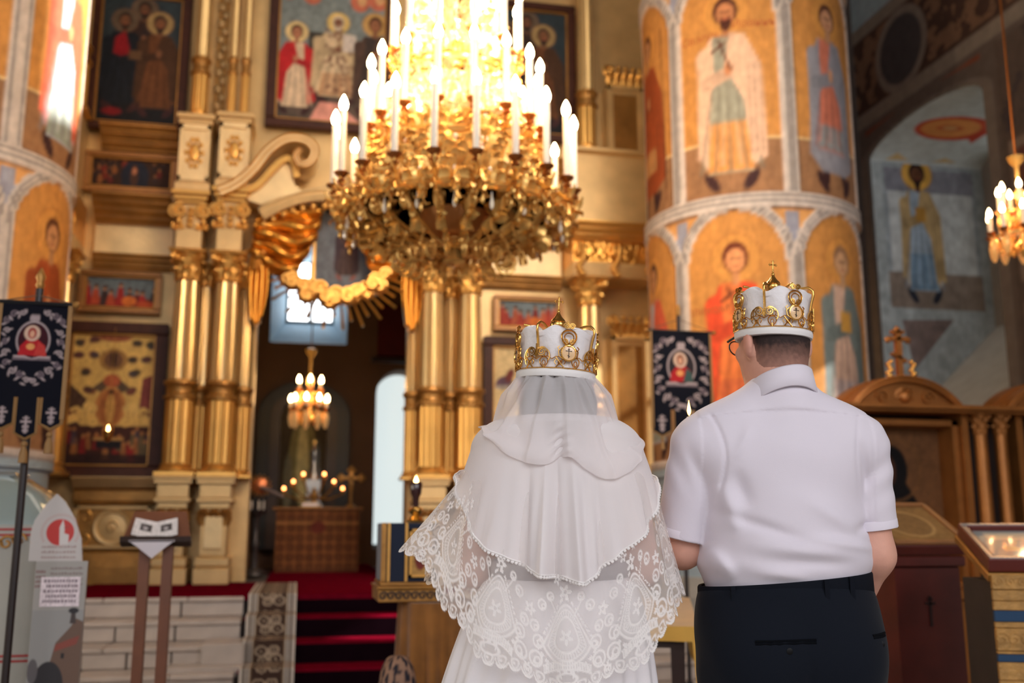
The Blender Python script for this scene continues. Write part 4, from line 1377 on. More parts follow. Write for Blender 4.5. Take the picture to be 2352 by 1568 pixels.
def p_dormition(p, w, h):
    p.c[:] = np.array(srgb(206, 168, 96)) * (0.85 + 0.3 * fbm(p.x * 8, p.y * 8, 2))[..., None]
    rn = random.Random(7)
    # dark city and crowd edges
    p.poly([(0, h * 0.62), (w * 0.22, h * 0.5), (w * 0.16, h * 0.3), (0, h * 0.25)], (74, 52, 40))
    p.poly([(w, h * 0.7), (w * 0.86, h * 0.66), (w * 0.84, h * 0.4), (w, h * 0.3)], (122, 60, 56))
    p.rect(0, w, 0, h * 0.30, (64, 34, 28))
    # cloud groups in the sky
    for (u, v) in ((0.1, 0.93), (0.27, 0.95), (0.09, 0.83), (0.26, 0.83), (0.2, 0.7), (0.24, 0.57), (0.77, 0.93), (0.92, 0.92), (0.74, 0.81), (0.9, 0.81), (0.76, 0.7), (0.72, 0.57)):
        for q in range(3):
            p.ell(w * (u + rn.uniform(-0.03, 0.03)), h * (v + rn.uniform(-0.012, 0.012)), w * 0.055, h * 0.024, rn.choice(((86, 52, 48), (70, 60, 64), (120, 66, 52), (66, 58, 44))), 0.9, rn.uniform(-0.5, 0.5))
    p.ell(w * 0.5, h * 0.97, w * 0.2, h * 0.03, (146, 84, 56))
    p.ell(w * 0.5, h * 0.80, w * 0.17, h * 0.085, (150, 112, 62)); p.ell(w * 0.5, h * 0.80, w * 0.11, h * 0.06, (104, 72, 50)); p.ell(w * 0.5, h * 0.81, w * 0.035, h * 0.05, (54, 36, 30))
    p.poly([(w * 0.5, h * 0.70), (w * 0.74, h * 0.58), (w * 0.62, h * 0.55), (w * 0.5, h * 0.63), (w * 0.38, h * 0.55), (w * 0.27, h * 0.58)], (92, 74, 56))
    p.ell(w * 0.5, h * 0.64, w * 0.10, h * 0.05, (170, 90, 56))
    p.ell(w * 0.5, h * 0.44, w * 0.18, h * 0.15, (172, 112, 62)); p.ell(w * 0.5, h * 0.44, w * 0.13, h * 0.13, (150, 92, 50))
    p.ell(w * 0.5, h * 0.43, w * 0.05, h * 0.11, (196, 150, 82)); p.ell(w * 0.5, h * 0.555, w * 0.03, h * 0.02, (60, 36, 26))
    for sx in (-1, 1):
        for k in range(7):
            p.ring(w * (0.5 + sx * (0.21 + 0.045 * k)), h * (0.43 + 0.025 * math.sin(k * 2) - 0.012 * k), w * 0.045, w * 0.016, (220, 182, 108))
            p.ring(w * (0.5 + sx * (0.19 + 0.045 * k)), h * (0.35 - 0.02 * math.cos(k * 2) + 0.006 * k), w * 0.045, w * 0.016, (214, 174, 100))
            p.ell(w * (0.5 + sx * (0.22 + 0.04 * k)), h * 0.39, w * 0.022, h * 0.02, (96, 54, 44))
    for k in range(26):
        u = rn.uniform(0.02, 0.98)
        v = rn.uniform(0.12, 0.27)
        c_ = rn.choice(((140, 30, 34), (96, 84, 60), (150, 96, 52), (70, 60, 72), (110, 26, 30)))
        p.poly([(w * (u - 0.04), h * (v - 0.1)), (w * (u + 0.04), h * (v - 0.1)), (w * (u + 0.025), h * v), (w * (u - 0.025), h * v)], c_, 0.8)
        p.ell(w * u, h * (v + 0.01), w * 0.022, h * 0.014, (178, 120, 70), 0.8)
    p.rect(w * 0.33, w * 0.68, h * 0.19, h * 0.215, (170, 130, 76)); p.rect(w * 0.36, w * 0.66, h * 0.13, h * 0.19, (30, 28, 36))
    p.rect(0, w, 0, h * 0.09, (44, 26, 24), 0.85)

def p_smallscene(seed, sky, cols, ground):
    def f(p, w, h):
        rn = random.Random(seed)
        p.c[:] = srgb(*sky)
        p.rect(0, w, 0, h * 0.35, ground)
        for k in range(9):
            u = (k + 0.5) / 9 + rn.uniform(-0.03, 0.03)
            hh = rn.uniform(0.55, 0.85)
            c_ = rn.choice(cols)
            p.poly([(w * (u - 0.07), h * 0.1), (w * (u + 0.07), h * 0.1), (w * (u + 0.035), h * (hh - 0.12)), (w * (u - 0.035), h * (hh - 0.12))], c_)
            p.ell(w * u, h * (hh - 0.04), w * 0.026, h * 0.07, (176, 120, 78))
            p.ell(w * u, h * hh, w * 0.028, h * 0.05, (70, 44, 34))
        p.ell(w * 0.62, h * 0.25, w * 0.1, h * 0.16, (206, 110, 46)); p.ell(w * 0.85, h * 0.16, w * 0.14, h * 0.1, (170, 70, 36))
    return f

def p_upper(p, w, h):
    p.c[:] = srgb(52, 32, 22)
    rn = random.Random(4)
    for k in range(26):
        u, v = rn.uniform(0.02, 0.98), rn.uniform(0.2, 0.85)
        p.ell(w * u, h * v, w * 0.035, h * 0.13, rn.choice(((120, 40, 30), (140, 84, 44), (46, 34, 34), (96, 30, 30))), 0.85)
        p.ell(w * u, h * (v + 0.14), w * 0.018, h * 0.06, (150, 100, 56), 0.7)
    p.ell(w * 0.54, h * 0.45, w * 0.17, h * 0.5, (30, 34, 48)); p.rect(w * 0.38, w * 0.70, 0, h * 0.35, (28, 32, 44))
    p.ell(w * 0.53, h * 0.45, w * 0.05, h * 0.38, (70, 46, 36)); p.ell(w * 0.53, h * 0.6, w * 0.03, h * 0.12, (170, 110, 80))

def p_threesaints(p, w, h):
    p.c[:] = srgb(48, 58, 64)
    p.c *= (0.8 + 0.4 * fbm(p.x * 5, p.y * 5, 3))[..., None]
    p.rect(0, w, 0, h * 0.46, (24, 24, 28))
    saint(p, w * 0.52, h * 0.2, h * 0.78, (52, 36, 32), (46, 36, 36), halo=(96, 86, 70), halo_a=0.8, hair=(44, 30, 24), beard=True, skin=(110, 74, 52))
    saint(p, w * 0.29, h * 0.1, h * 0.78, (26, 30, 38), (24, 28, 36), halo=(98, 88, 72), halo_a=0.8, hair=(60, 42, 32), beard=True, skin=(120, 80, 56))
    p.poly([(w * 0.18, h * 0.66), (w * 0.30, h * 0.72), (w * 0.36, h * 0.6), (w * 0.38, h * 0.54), (w * 0.26, h * 0.52), (w * 0.17, h * 0.54)], (136, 24, 32))
    saint(p, w * 0.72, h * 0.08, h * 0.80, (98, 60, 34), (70, 46, 30), halo=(160, 134, 88), halo_a=0.9, hair=(50, 34, 26), beard=True, skin=(130, 86, 58))
    p.rect(w * 0.36, w * 0.52, h * 0.50, h * 0.57, (96, 70, 48))
    p.ell(w * 0.2, h * 0.09, w * 0.12, h * 0.03, (120, 26, 30))

def p_bishop(p, w, h):
    p.c[:] = srgb(128, 138, 138)
    p.c *= (0.85 + 0.3 * fbm(p.x * 4, p.y * 4, 5))[..., None]
    p.rect(0, w, 0, h * 0.28, (86, 74, 66))
    p.rect(w * 0.28, w * 0.48, h * 0.12, h * 0.62, (62, 60, 54))
    for (u, v) in ((0.08, 0.9), (0.2, 0.94), (0.3, 0.88), (0.8, 0.93), (0.92, 0.88), (0.75, 0.86)):
        p.ell(w * u, h * v, w * 0.09, h * 0.07, (196, 110, 84)); p.ell(w * u + 0.02, h * v + 0.02, w * 0.045, h * 0.04, (222, 170, 120))
    saint(p, w * 0.17, h * 0.05, h * 0.62, (214, 190, 160), (184, 36, 40), halo=(220, 196, 140), skin=(176, 120, 90), side=-1)
    saint(p, w * 0.55, h * 0.14, h * 0.62, (206, 184, 150), (190, 168, 132), under=(180, 140, 104), halo=(226, 196, 120), hair=(200, 184, 160), beard=True, skin=(124, 76, 54), wid=1.35)
    for k in range(60):
        rn = hsh(np.array(k * 1.7), np.array(3.1)); r2 = hsh(np.array(k * 2.3), np.array(7.7))
        p.ell(w * (0.44 + 0.26 * float(rn)), h * (0.2 + 0.45 * float(r2)), w * 0.018, h * 0.014, (120, 84, 66), 0.7)
    p.rect(w * 0.6, w * 0.72, h * 0.5, h * 0.62, (210, 200, 190))
    p.poly([(w * 0.3, 0.0), (w * 0.8, 0.0), (w * 0.58, h * 0.14), (w * 0.4, h * 0.14)], (214, 150, 136))
    saint(p, w * 0.9, h * 0.06, h * 0.72, (60, 50, 46), (80, 60, 50), halo=(190, 150, 90), skin=(150, 100, 70))

def p_horse(p, w, h):
    p.c[:] = np.array(srgb(212, 186, 136)) * (0.9 + 0.2 * fbm(p.x * 4, p.y * 4, 1))[..., None]
    p.ell(w * 0.16, h * 0.70, w * 0.12, h * 0.05, (96, 70, 84), 1, 0.4); p.ell(w * 0.24, h * 0.76, w * 0.05, h * 0.06, (110, 50, 44), 1, -0.4)
    p.ell(w * 0.15, h * 0.66, w * 0.12, h * 0.02, (150, 140, 130))
    saint(p, w * 0.6, h * 0.08, h * 0.8, (140, 60, 50), (90, 80, 90))
    p.rect(0, w, 0, h * 0.14, (130, 100, 70))

YF_ = YI - 0.05
icon('large dark framed icon of many small figures on gold, left of the doorway', (128, 742, 380, 1098), YF_, 0.115, FRAME, p_dormition, 0.010)
icon('small framed scene with red and orange figures above the large gold icon', (184, 626, 372, 722), YF_, 0.05, FRAMEGOLD, p_smallscene(1, (96, 106, 112), ((150, 40, 36), (60, 44, 44), (96, 40, 34), (170, 70, 44)), (96, 44, 30)), 0.010)
icon('wide dark red icon under the painting of three saints', (196, 356, 410, 448), YF_, 0.055, FRAMEGOLD, p_upper, 0.011)
icon('dark painting of three standing saints, upper left of the screen', (206, -22, 436, 308), YF_, 0.09, FRAME, p_threesaints, 0.016)
icon('large painting of an enthroned bishop above the doorway, behind the chandelier', (616, -62, 905, 306), YF_, 0.10, FRAME, p_bishop, 0.015)
icon('small framed scene of red figures under blue sky, right of the doorway', (1132, 682, 1290, 764), YF_, 0.045, FRAMEGOLD, p_smallscene(2, (110, 122, 128), ((160, 60, 44), (176, 90, 60), (120, 40, 36)), (120, 30, 26)), 0.010)
icon('large framed icon on cream ground beside the bride, right of the doorway', (1108, 778, 1316, 1098), YF_, 0.10, FRAME, p_horse, 0.012)
icon('dark painting in a brown frame behind the right side of the chandelier', (1090, 10, 1318, 326), YF_, 0.09, FRAME, p_threesaints, 0.018)
icon('wide dark icon under the right hand painting, behind the chandelier', (1126, 376, 1300, 470), YF_, 0.05, FRAMEGOLD, p_upper, 0.014)
# oil lamp flame glowing in front of the large icon
# ================================================================== CHANDELIERS
WAX = mat('ivory_candle_tube', srgb(236, 224, 208), 0.4, sss=0.0, var=0.04)
BULB = mat('warm_bulb', srgb(255, 236, 200), 0.3, emit=(1.0, 0.66, 0.30), estr=90.0)
BULBS = mat('small_warm_bulb', srgb(255, 236, 200), 0.3, emit=(1.0, 0.64, 0.28), estr=40.0)
CRYSTAL = mat('cut_crystal', srgb(252, 240, 218), 0.06, 0.0, coat=1.0, spec=1.0)
CHGOLD = mat('chandelier_gold', srgb(248, 196, 112), 0.27, 0.68, var=0.08)

def candle_meshes(h, r, bulbm):
    c = MB().lathe([(r, 0), (r, h * 0.985), (r * 0.8, h)], 14).mesh('candle', WAX, smooth=50)
    d = MB().lathe([(r * 0.5, -0.10), (r * 0.9, -0.085), (r * 0.55, -0.07), (r * 1.3, -0.05), (r * 0.8, -0.032), (r * 1.2, -0.02), (r * 2.1, -0.004), (r * 2.2, 0.004), (r * 1.0, 0.004)], 16).mesh('drip_pan', BRONZE, smooth=50)
    b = MB().lathe([(r * 0.7, h), (r * 1.15, h + r * 1.1), (r * 1.2, h + r * 2.0), (r * 0.75, h + r * 3.4), (r * 0.25, h + r * 4.4), (0.0001, h + r * 4.8)], 12).mesh('bulb', bulbm, smooth=180)
    return c, d, b

def arm_mesh(r0, z0, r1, z1, dip, thick, rich=True):
    """scrolled branch from stem (r0, z0) out to candle (r1, z1), in the xz plane"""
    m = MB()
    t = np.linspace(0, 1, 22)
    x = r0 + (r1 - r0) * t
    z = z0 + (z1 - z0) * t - dip * np.sin(PI * t) * (1 - 0.25 * t)
    m.tube(np.stack([x, 0 * x, z], 1), thick * (1.2 - 0.5 * t), 6)
    for (tt, s, flip) in ((0.35, 0.10, 1), (0.62, 0.085, -1), (0.85, 0.07, 1), (0.98, 0.06, -1)):
        k = np.linspace(0, 9.5, 22)
        s_ = s * (r1 - r0) / 0.6
        rr = s_ * (1 - k / 11)
        xc, zc = np.interp(tt, t, x), np.interp(tt, t, z)
        m.tube(np.stack([xc + rr * np.cos(k), 0 * k + 0.01, zc - flip * s_ + flip * rr * np.sin(k)], 1), thick * 0.6, 5)
        if rich and tt >= rich:
            for q in range(5):
                a = q * 1.25 + tt * 3
                leaf(m, Matrix.Translation((xc + 0.02 * math.cos(a), 0, zc - 0.03)) @ Matrix.Rotation(a, 4, 'Y') @ Matrix.Rotation(q * 1.1, 4, 'Z'), s_ * 0.7, s_ * 1.5, s_ * 0.5, 4)
    for q in range(4):
        m.ball((np.interp(0.25 + 0.2 * q, t, x), 0, np.interp(0.25 + 0.2 * q, t, z) - thick * 2.5), thick * 1.6, 7, 5)
    return m

def bead_strand(p0, p1, sag, n, r):
    m = MB()
    for i in range(n):
        t = (i + 0.5) / n
        p = np.array(p0) * (1 - t) + np.array(p1) * t
        p[2] -= sag * math.sin(PI * t)
        rr = r * (0.8 + 0.4 * (i % 2))
        m.ball(tuple(p), (rr, rr, rr * 1.15), 6, 4)
    return m

def drop(r, h):
    return MB().lathe([(0.0005, 0), (r * 0.3, -h * 0.1), (r * 0.35, -h * 0.3), (r, -h * 0.7), (r * 0.8, -h * 0.88), (0.0005, -h)], 7)

def place(me_name, me, parent, loc, rz=0.0):
    o = link(me_name, me, parent)
    o.location = loc
    o.rotation_euler = (0, 0, rz)
    return o

def big_chandelier():
    X0, Y0 = at(1045, 400, 6.0).x, 6.0
    ZR = at(1045, 446, 6.0).z
    root = thing('chandelier', 'huge tiered gilded chandelier crowded with glowing candle lamps', 'chandelier', (X0, Y0, ZR - 0.85))
    zb = 0.85     # ring height in local space
    def L(y, dist): return at(1045, y, dist).z - (ZR - 0.85)
    t1 = (0.76, zb, 20, 0.40)
    t2 = (0.55, L(222, 6 - 0.55), 16, 0.38)
    t3 = (0.42, L(60, 6 - 0.42), 12, 0.36)
    t4 = (0.29, L(-90, 6 - 0.29), 8, 0.34)
    tiers = [t1, t2, t3, t4]
    topz = t4[1] + 1.3
    # central body
    prof = [(0.0005, -0.0), (0.05, 0.01), (0.075, 0.03), (0.055, 0.06), (0.045, 0.11), (0.075, 0.13), (0.09, 0.15), (0.05, 0.175), (0.06, 0.23), (0.115, 0.26), (0.12, 0.28)]
    zf = at(1048, 612, 6.0).z - (ZR - 0.85)
    o = MB().lathe([(r, z + zf) for r, z in prof], 28).build('finial', CHGOLD, root, smooth=40)
    zc = at(1048, 524, 6.0).z - (ZR - 0.85)
    MB().lathe([(0.09, zc - 0.07), (0.16, zc - 0.03), (0.215, zc + 0.05), (0.24, zc + 0.13), (0.252, zc + 0.15), (0.24, zc + 0.175), (0.12, zc + 0.23), (0.1, zc + 0.3)], 32).build('bowl', mat('chandelier_bowl', srgb(206, 140, 80), 0.3, 0.6, var=0.12), root, smooth=40)
    MB().lathe([(0.09, zc + 0.28), (0.12, zb + 0.1), (0.06, zb + 0.3), (0.14, zb + 0.42), (0.07, zb + 0.6), (0.13, t2[1] + 0.1), (0.06, t2[1] + 0.3), (0.12, t3[1] + 0.05), (0.05, t3[1] + 0.25), (0.1, t4[1]), (0.04, t4[1] + 0.3), (0.03, topz)], 24).build('stem', CHGOLD, root, smooth=60)
    MB().tube([(0, 0, topz), (0, 0, ZTOP - ZR + 0.85)], 0.018, 6).build('chain', BRONZE, root)
    rnd = random.Random(11)
    for ti, (r, z, n, ch) in enumerate(tiers):
        cm, dm, bm = candle_meshes(ch, 0.021, BULB)
        hoop = MB().lathe([(r * 0.86, z - 0.14), (r * 0.9, z - 0.13), (r * 0.93, z - 0.16), (r * 0.9, z - 0.19), (r * 0.86, z - 0.18), (r * 0.86, z - 0.14)], 64)
        for k in range(n * 2):
            a = 2 * PI * (k + 0.5) / (n * 2)
            leaf(hoop, Matrix.Rotation(a - PI / 2, 4, 'Z') @ Matrix.Translation((0, r * 0.88, z - 0.18)), r * 0.16, 0.13, 0.05)
            leaf(hoop, Matrix.Rotation(a - PI / 2, 4, 'Z') @ Matrix.Translation((0, r * 0.88, z - 0.14)) @ Matrix.Rotation(PI, 4, 'X'), r * 0.16, 0.07 if ti == 0 else 0.15, -0.05)
        hoop.build('hoop', CHGOLD, root, smooth=50)
        am = arm_mesh(0.12, z - 0.26 - (0.10 if ti == 0 else 0), r, z - 0.10, 0.08 if ti == 0 else 0.12, 0.014, 0.6 if ti == 0 else 0.1).mesh('arm', CHGOLD, smooth=60)
        sm = bead_strand((r * 0.86, 0, z - 0.05), (tiers[ti + 1][0] * 0.9 if ti < 3 else 0.06, 0, (tiers[ti + 1][1] - 0.2) if ti < 3 else topz), 0.16, 20, 0.014).mesh('crystal_strand', CRYSTAL, smooth=60)
        dmh = drop(0.014, 0.11).mesh('crystal_drop', CRYSTAL, smooth=30)
        a_off = -0.15
        for k in range(n):
            a = 2 * PI * (k + 0.5) / n + a_off - PI / 2
            c = place('candle', cm, root, (r * math.cos(a), r * math.sin(a), z))
            place('drip_pan', dm, c, (0, 0, 0)); place('bulb', bm, c, (0, 0, 0))
            place('arm', am, root, (0, 0, 0), a)
            place('crystal_strand', sm, root, (0, 0, 0), a + PI / n)
            place('crystal_drop', dmh, root, (r * 0.9 * math.cos(a + PI / n), r * 0.9 * math.sin(a + PI / n), z - 0.2))
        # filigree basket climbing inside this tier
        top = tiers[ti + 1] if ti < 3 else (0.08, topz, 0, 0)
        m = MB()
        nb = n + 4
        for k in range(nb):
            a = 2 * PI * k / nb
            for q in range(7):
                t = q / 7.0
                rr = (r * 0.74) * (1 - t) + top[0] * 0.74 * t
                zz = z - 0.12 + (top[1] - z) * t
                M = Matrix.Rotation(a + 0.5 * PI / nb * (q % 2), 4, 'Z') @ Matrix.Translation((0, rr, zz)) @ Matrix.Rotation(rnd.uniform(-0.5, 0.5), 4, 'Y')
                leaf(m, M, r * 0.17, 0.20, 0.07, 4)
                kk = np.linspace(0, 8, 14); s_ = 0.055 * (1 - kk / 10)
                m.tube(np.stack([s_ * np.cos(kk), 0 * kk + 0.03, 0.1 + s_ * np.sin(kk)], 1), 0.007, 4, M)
        m.build('filigree_basket', CHGOLD if ti == 0 else mat('glow_pale_gold', srgb(252, 226, 176), 0.25, 0.5), root, smooth=50)  # upper tiers paler: blown-out bulb glow put into the colour
    # hanging leaf sprays under the lowest hoop
    sp = MB()
    for q in range(5):
        leaf(sp, Matrix.Translation((0, 0, -0.026 * q)) @ Matrix.Rotation(q * 2.4, 4, 'Z') @ Matrix.Rotation(PI, 4, 'X'), 0.05, 0.11, 0.05, 4)
    sp.ball((0, 0, -0.20), (0.014, 0.014, 0.03), 7, 5)
    spm = sp.mesh('leaf_spray', CHGOLD, smooth=50)
    for (rr, n, dz) in ((0.72, 20, -0.09),):
        for k in range(n):
            a = 2 * PI * (k + rnd.uniform(0.2, 0.8)) / n
            place('leaf_spray', spm, root, (rr * math.cos(a), rr * math.sin(a), zb + dz + rnd.uniform(-0.03, 0.03)), a)
    # small downlight candles of the inner ring
    cm, dm, bm = candle_meshes(0.12, 0.017, BULB)
    for k in range(8):
        a = 2 * PI * (k + 0.3) / 8
        c = place('candle', cm, root, (0.44 * math.cos(a), 0.44 * math.sin(a), zb - 0.02))
        place('drip_pan', dm, c, (0, 0, 0)); place('bulb', bm, c, (0, 0, 0))
    # lamps inside the crystal core
    for zz, e in ((t1[1] + 0.35, 34), (t2[1] + 0.4, 34), (t3[1] + 0.4, 22)):
        lamp('chandelier_lamp', 'POINT', (0.2, -0.28, zz), e * 4.2, (1.0, 0.82, 0.56), size=0.06, parent=root)
        lamp('chandelier_lamp', 'POINT', (-0.25, -0.2, zz), e * 4.2, (1.0, 0.82, 0.56), size=0.06, parent=root)
    return root
big_chandelier()

def small_chandelier(name, label, loc, tiers, ztop, bulbm, amber=True, s=1.0, power=8):
    root = thing(name, label, 'chandelier', loc, 0)
    H = max(t[1] for t in tiers)
    MB().lathe([(0.0005, -0.10 * s), (0.03 * s, -0.08 * s), (0.05 * s, -0.04 * s), (0.03 * s, 0), (0.06 * s, 0.05 * s), (0.03 * s, 0.12 * s), (0.05 * s, H * 0.6), (0.025 * s, H), (0.05 * s, H + 0.15 * s), (0.02 * s, H + 0.2 * s),
                (0.02 * s, H + 0.42 * s), (0.06 * s, H + 0.46 * s), (0.08 * s, H + 0.52 * s), (0.01 * s, H + 0.54 * s)], 18).build('stem', CHGOLD, root, smooth=50)
    MB().tube([(0, 0, H + 0.53 * s), (0, 0, ztop - loc[2])], 0.008, 5).build('chain', BRONZE, root)
    AMB = mat('amber_glass', srgb(230, 160, 80), 0.15, 0.3, emit=(1.0, 0.55, 0.2), estr=0.25)
    for (r, z, n, ch) in tiers:
        cm, dm, bm = candle_meshes(ch, 0.02 * s, bulbm)
        MB().tube([(r * 0.9 * math.cos(a), r * 0.9 * math.sin(a), z - 0.05 * s) for a in np.linspace(0, 2 * PI, 28, endpoint=False)], 0.014 * s, 6, closed=True).build('hoop', CHGOLD, root, smooth=60)
        am = arm_mesh(0.03 * s, z - 0.08 * s, r, z - 0.03 * s, 0.10 * s, 0.012 * s, False).mesh('arm', CHGOLD, smooth=60)
        pm = MB().lathe([(0.012 * s, -0.22 * s), (0.035 * s, -0.17 * s), (0.045 * s, -0.09 * s), (0.03 * s, -0.02 * s)], 10).mesh('amber_pendant', AMB, smooth=60)
        for k in range(n):
            a = 2 * PI * (k + 0.5) / n
            c = place('candle', cm, root, (r * math.cos(a), r * math.sin(a), z))
            place('drip_pan', dm, c, (0, 0, 0)); place('bulb', bm, c, (0, 0, 0))
            place('arm', am, root, (0, 0, 0), a)
            place('amber_pendant', pm, root, (r * 0.93 * math.cos(a), r * 0.93 * math.sin(a), z - 0.03 * s))
    lamp('chandelier_lamp', 'POINT', (0, -0.12 * s, H * 0.6), power, (1.0, 0.68, 0.36), size=0.04, parent=root)
    return root
c_ = at(710, 950, 12.9)
small_chandelier('chandelier', 'small two tier chandelier glowing inside the dark doorway', (c_.x, 12.9, c_.z - 0.05), [(0.235, 0.12, 9, 0.08), (0.16, 0.36, 6, 0.08)], 8.3, BULBS, power=16)
c_ = at(2352, 560, 5.6)
small_chandelier('chandelier', 'small gilded chandelier cut off by the right edge of the picture', (c_.x, 5.6, c_.z - 0.02), [(0.205, 0.10, 10, 0.11), (0.13, 0.27, 7, 0.11)], ZTOP - 0.05, BULBS, s=0.7, power=7)
# ================================================================== THINGS STANDING ABOUT
NAVY = (8, 9, 22)
BLACKMETAL = mat('black_metal', srgb(20, 20, 24), 0.45, 0.4)
WOOD = mat('stained_wood', srgb(120, 70, 44), 0.45, bump=0.08, bscale=30, var=0.2, vscale=6)
MAHOG = mat('mahogany', srgb(86, 30, 24), 0.4, bump=0.06, bscale=40, var=0.25, vscale=5)
DARKWOOD = mat('dark_wood', srgb(46, 26, 22), 0.45, var=0.2)
PAPER = mat('paper', srgb(226, 218, 220), 0.7, var=0.03)
FLAME = mat('candle_flame', srgb(255, 220, 150), 0.5, emit=(1.0, 0.55, 0.18), estr=22.0)

def masked_cloth(name, X, Z, keep, cols, parent, mat_, thick=0.006, wav=0.0):
    m = MB()
    yy = wav * np.sin(X * 16 + Z * 2) if wav else np.zeros_like(X)
    m.grid(np.stack([X, yy, Z], -1))
    kv = keep.ravel()
    m.f = [f for f in m.f if kv[list(f)].all()]
    m.m = [0] * len(m.f)
    m.cols = cols.reshape(-1, 3)
    o = m.build(name, mat_, parent, smooth=180)
    s = o.modifiers.new('thickness', 'SOLIDIFY'); s.thickness = thick; s.offset = 0
    return o

def spiral(p, cx, cy, r, w, col, d=1, turns=1.6, a0=0.0):
    t = np.linspace(0, turns * 2 * PI, 22)
    rr = r * (1 - t / (turns * 2 * PI) * 0.85)
    p.line([(cx + rr[i] * math.cos(a0 + d * t[i]), cy + rr[i] * math.sin(a0 + d * t[i])) for i in range(22)], w, col)

def banner(label, tl, tr, bot, Y, figcols, pole_to=0.0, strings=True, pole=True):
    """church banner: navy cloth, three tongues, silver embroidery"""
    A, B = at(*tl, Y), at(*tr, Y)
    w = B.x - A.x
    H = A.z - at(bot[0], bot[1], Y).z
    xc = (A.x + B.x) / 2
    ztop = (A.z + B.z) / 2
    root = thing('church_banner', label, 'banner', (xc, Y, 0 if pole else 0))
    body = H * 0.70
    nx, nz = 120, int(120 * H / w)
    X, Z = np.meshgrid(np.linspace(-w / 2, w / 2, nx), np.linspace(-H, 0, nz))
    tongues = [(-w / 2, -w * 0.19, -H * 0.93), (-w * 0.145, w * 0.145, -H), (w * 0.19, w / 2, -H * 0.93)]
    keep = Z > -body
    for a, b, zb in tongues:
        c = (a + b) / 2; hw = (b - a) / 2
        keep |= (X >= a) & (X <= b) & (Z > zb + 0.35 * hw * 2 * np.abs(X - c) / hw * 0.8)
    p = Pic(X, Z, NAVY, 0.006)
    S = (168, 150, 150); S2 = (120, 104, 110)
    u = w
    for sg in (-1, 1):
        for k, (cx, cz, r) in enumerate(((0.30, -0.16, 0.06), (0.18, -0.13, 0.045), (0.39, -0.26, 0.05), (0.38, -0.42, 0.045), (0.40, -0.58, 0.05), (0.38, -0.75, 0.05), (0.36, -0.92, 0.055), (0.26, -1.03, 0.06), (0.14, -1.10, 0.055), (0.05, -1.18, 0.045))):
            spiral(p, sg * cx * u, cz * u, r * u, 0.011 * u, S if k % 2 else S2, sg * (1 if k % 2 else -1), 1.3, k)
            p.ell(sg * (cx + 0.045) * u, (cz - 0.06) * u, 0.035 * u, 0.016 * u, S, 1, sg * (0.8 + k))
            p.ell(sg * (cx - 0.05) * u, (cz + 0.02) * u, 0.028 * u, 0.014 * u, S, 1, -sg * (0.5 + k))
    p.ring(0, -0.56 * u, 0.23 * u, 0.014 * u, S, ky=1.25)
    p.rect(-0.26 * u, 0.26 * u, -0.84 * u, -0.80 * u, S)
    p.rect(-0.27 * u, 0.27 * u, -0.87 * u, -0.845 * u, S2)
    for k in range(6): p.ell((k - 2.5) * 0.02 * u, (-0.22 + 0.01 * (k % 2)) * u, 0.02 * u, 0.05 * u, S)
    inn = ((X / (0.21 * u)) ** 2 + ((Z + 0.56 * u) / (0.27 * u)) ** 2 < 1)
    p.put(np.where(inn, -1.0, 1.0), figcols[2])
    p.poly([(-0.2 * u, -0.8 * u), (0.2 * u, -0.8 * u), (0.17 * u, -0.64 * u), (0.06 * u, -0.54 * u), (-0.08 * u, -0.54 * u), (-0.18 * u, -0.66 * u)], figcols[0])
    p.poly([(0.02 * u, -0.8 * u), (0.2 * u, -0.8 * u), (0.17 * u, -0.64 * u), (0.08 * u, -0.58 * u)], figcols[1])
    p.ell(-0.02 * u, -0.45 * u, 0.115 * u, 0.125 * u, (206, 172, 150)); p.ell(-0.02 * u, -0.45 * u, 0.06 * u, 0.085 * u, figcols[3]); p.ell(-0.02 * u, -0.46 * u, 0.035 * u, 0.055 * u, (214, 160, 130))
    p.ell(-0.03 * u, -0.66 * u, 0.06 * u, 0.05 * u, (220, 150, 90))
    for a, b, zb in tongues:
        c = (a + b) / 2; zc = zb + 0.20 * u
        p.rect(c - 0.016 * u, c + 0.016 * u, zc - 0.13 * u, zc + 0.13 * u, S)
        p.rect(c - 0.075 * u, c + 0.075 * u, zc + 0.03 * u, zc + 0.06 * u, S); p.rect(c - 0.045 * u, c + 0.045 * u, zc + 0.09 * u, zc + 0.11 * u, S)
        for q in (-1, 1):
            p.ell(c + q * 0.03 * u, zc - 0.03 * u, 0.016 * u, 0.022 * u, S); p.ell(c + q * 0.026 * u, zc - 0.09 * u, 0.014 * u, 0.02 * u, S)
    o = masked_cloth('cloth', X, Z, keep, p.c, root, CLOTHPAINT, 0.006, 0.004)
    o.location = (0, 0, ztop)
    # gold braid along the sides and tongues
    m = MB()
    FR = mat('gold_braid', srgb(150, 112, 66), 0.6, 0.2, bump=0.4, bscale=120)
    for sg in (-1, 1): m.box(sg * w / 2 - 0.008, sg * w / 2 + 0.008, -0.008, 0.008, ztop - H * 0.86, ztop)
    for a, b, zb in tongues:
        c = (a + b) / 2; hw = (b - a) / 2
        for q in (-1, 1):
            m.tube([(c + q * hw, 0, ztop - body), (c + q * hw, 0, ztop + zb + 0.56 * hw * 0.9), (c, 0, ztop + zb - 0.004)], 0.007, 5)
    m.build('braid', FR, root)
    for a, b, zb in tongues:
        c = (a + b) / 2
        t_ = MB().ball((c, 0, ztop + zb - 0.025), 0.014, 8, 6).lathe([(0.018, -0.10), (0.016, -0.06), (0.008, -0.035)], 8, (c, 0, ztop + zb))
        t_.build('tassel', FR, root, smooth=60)
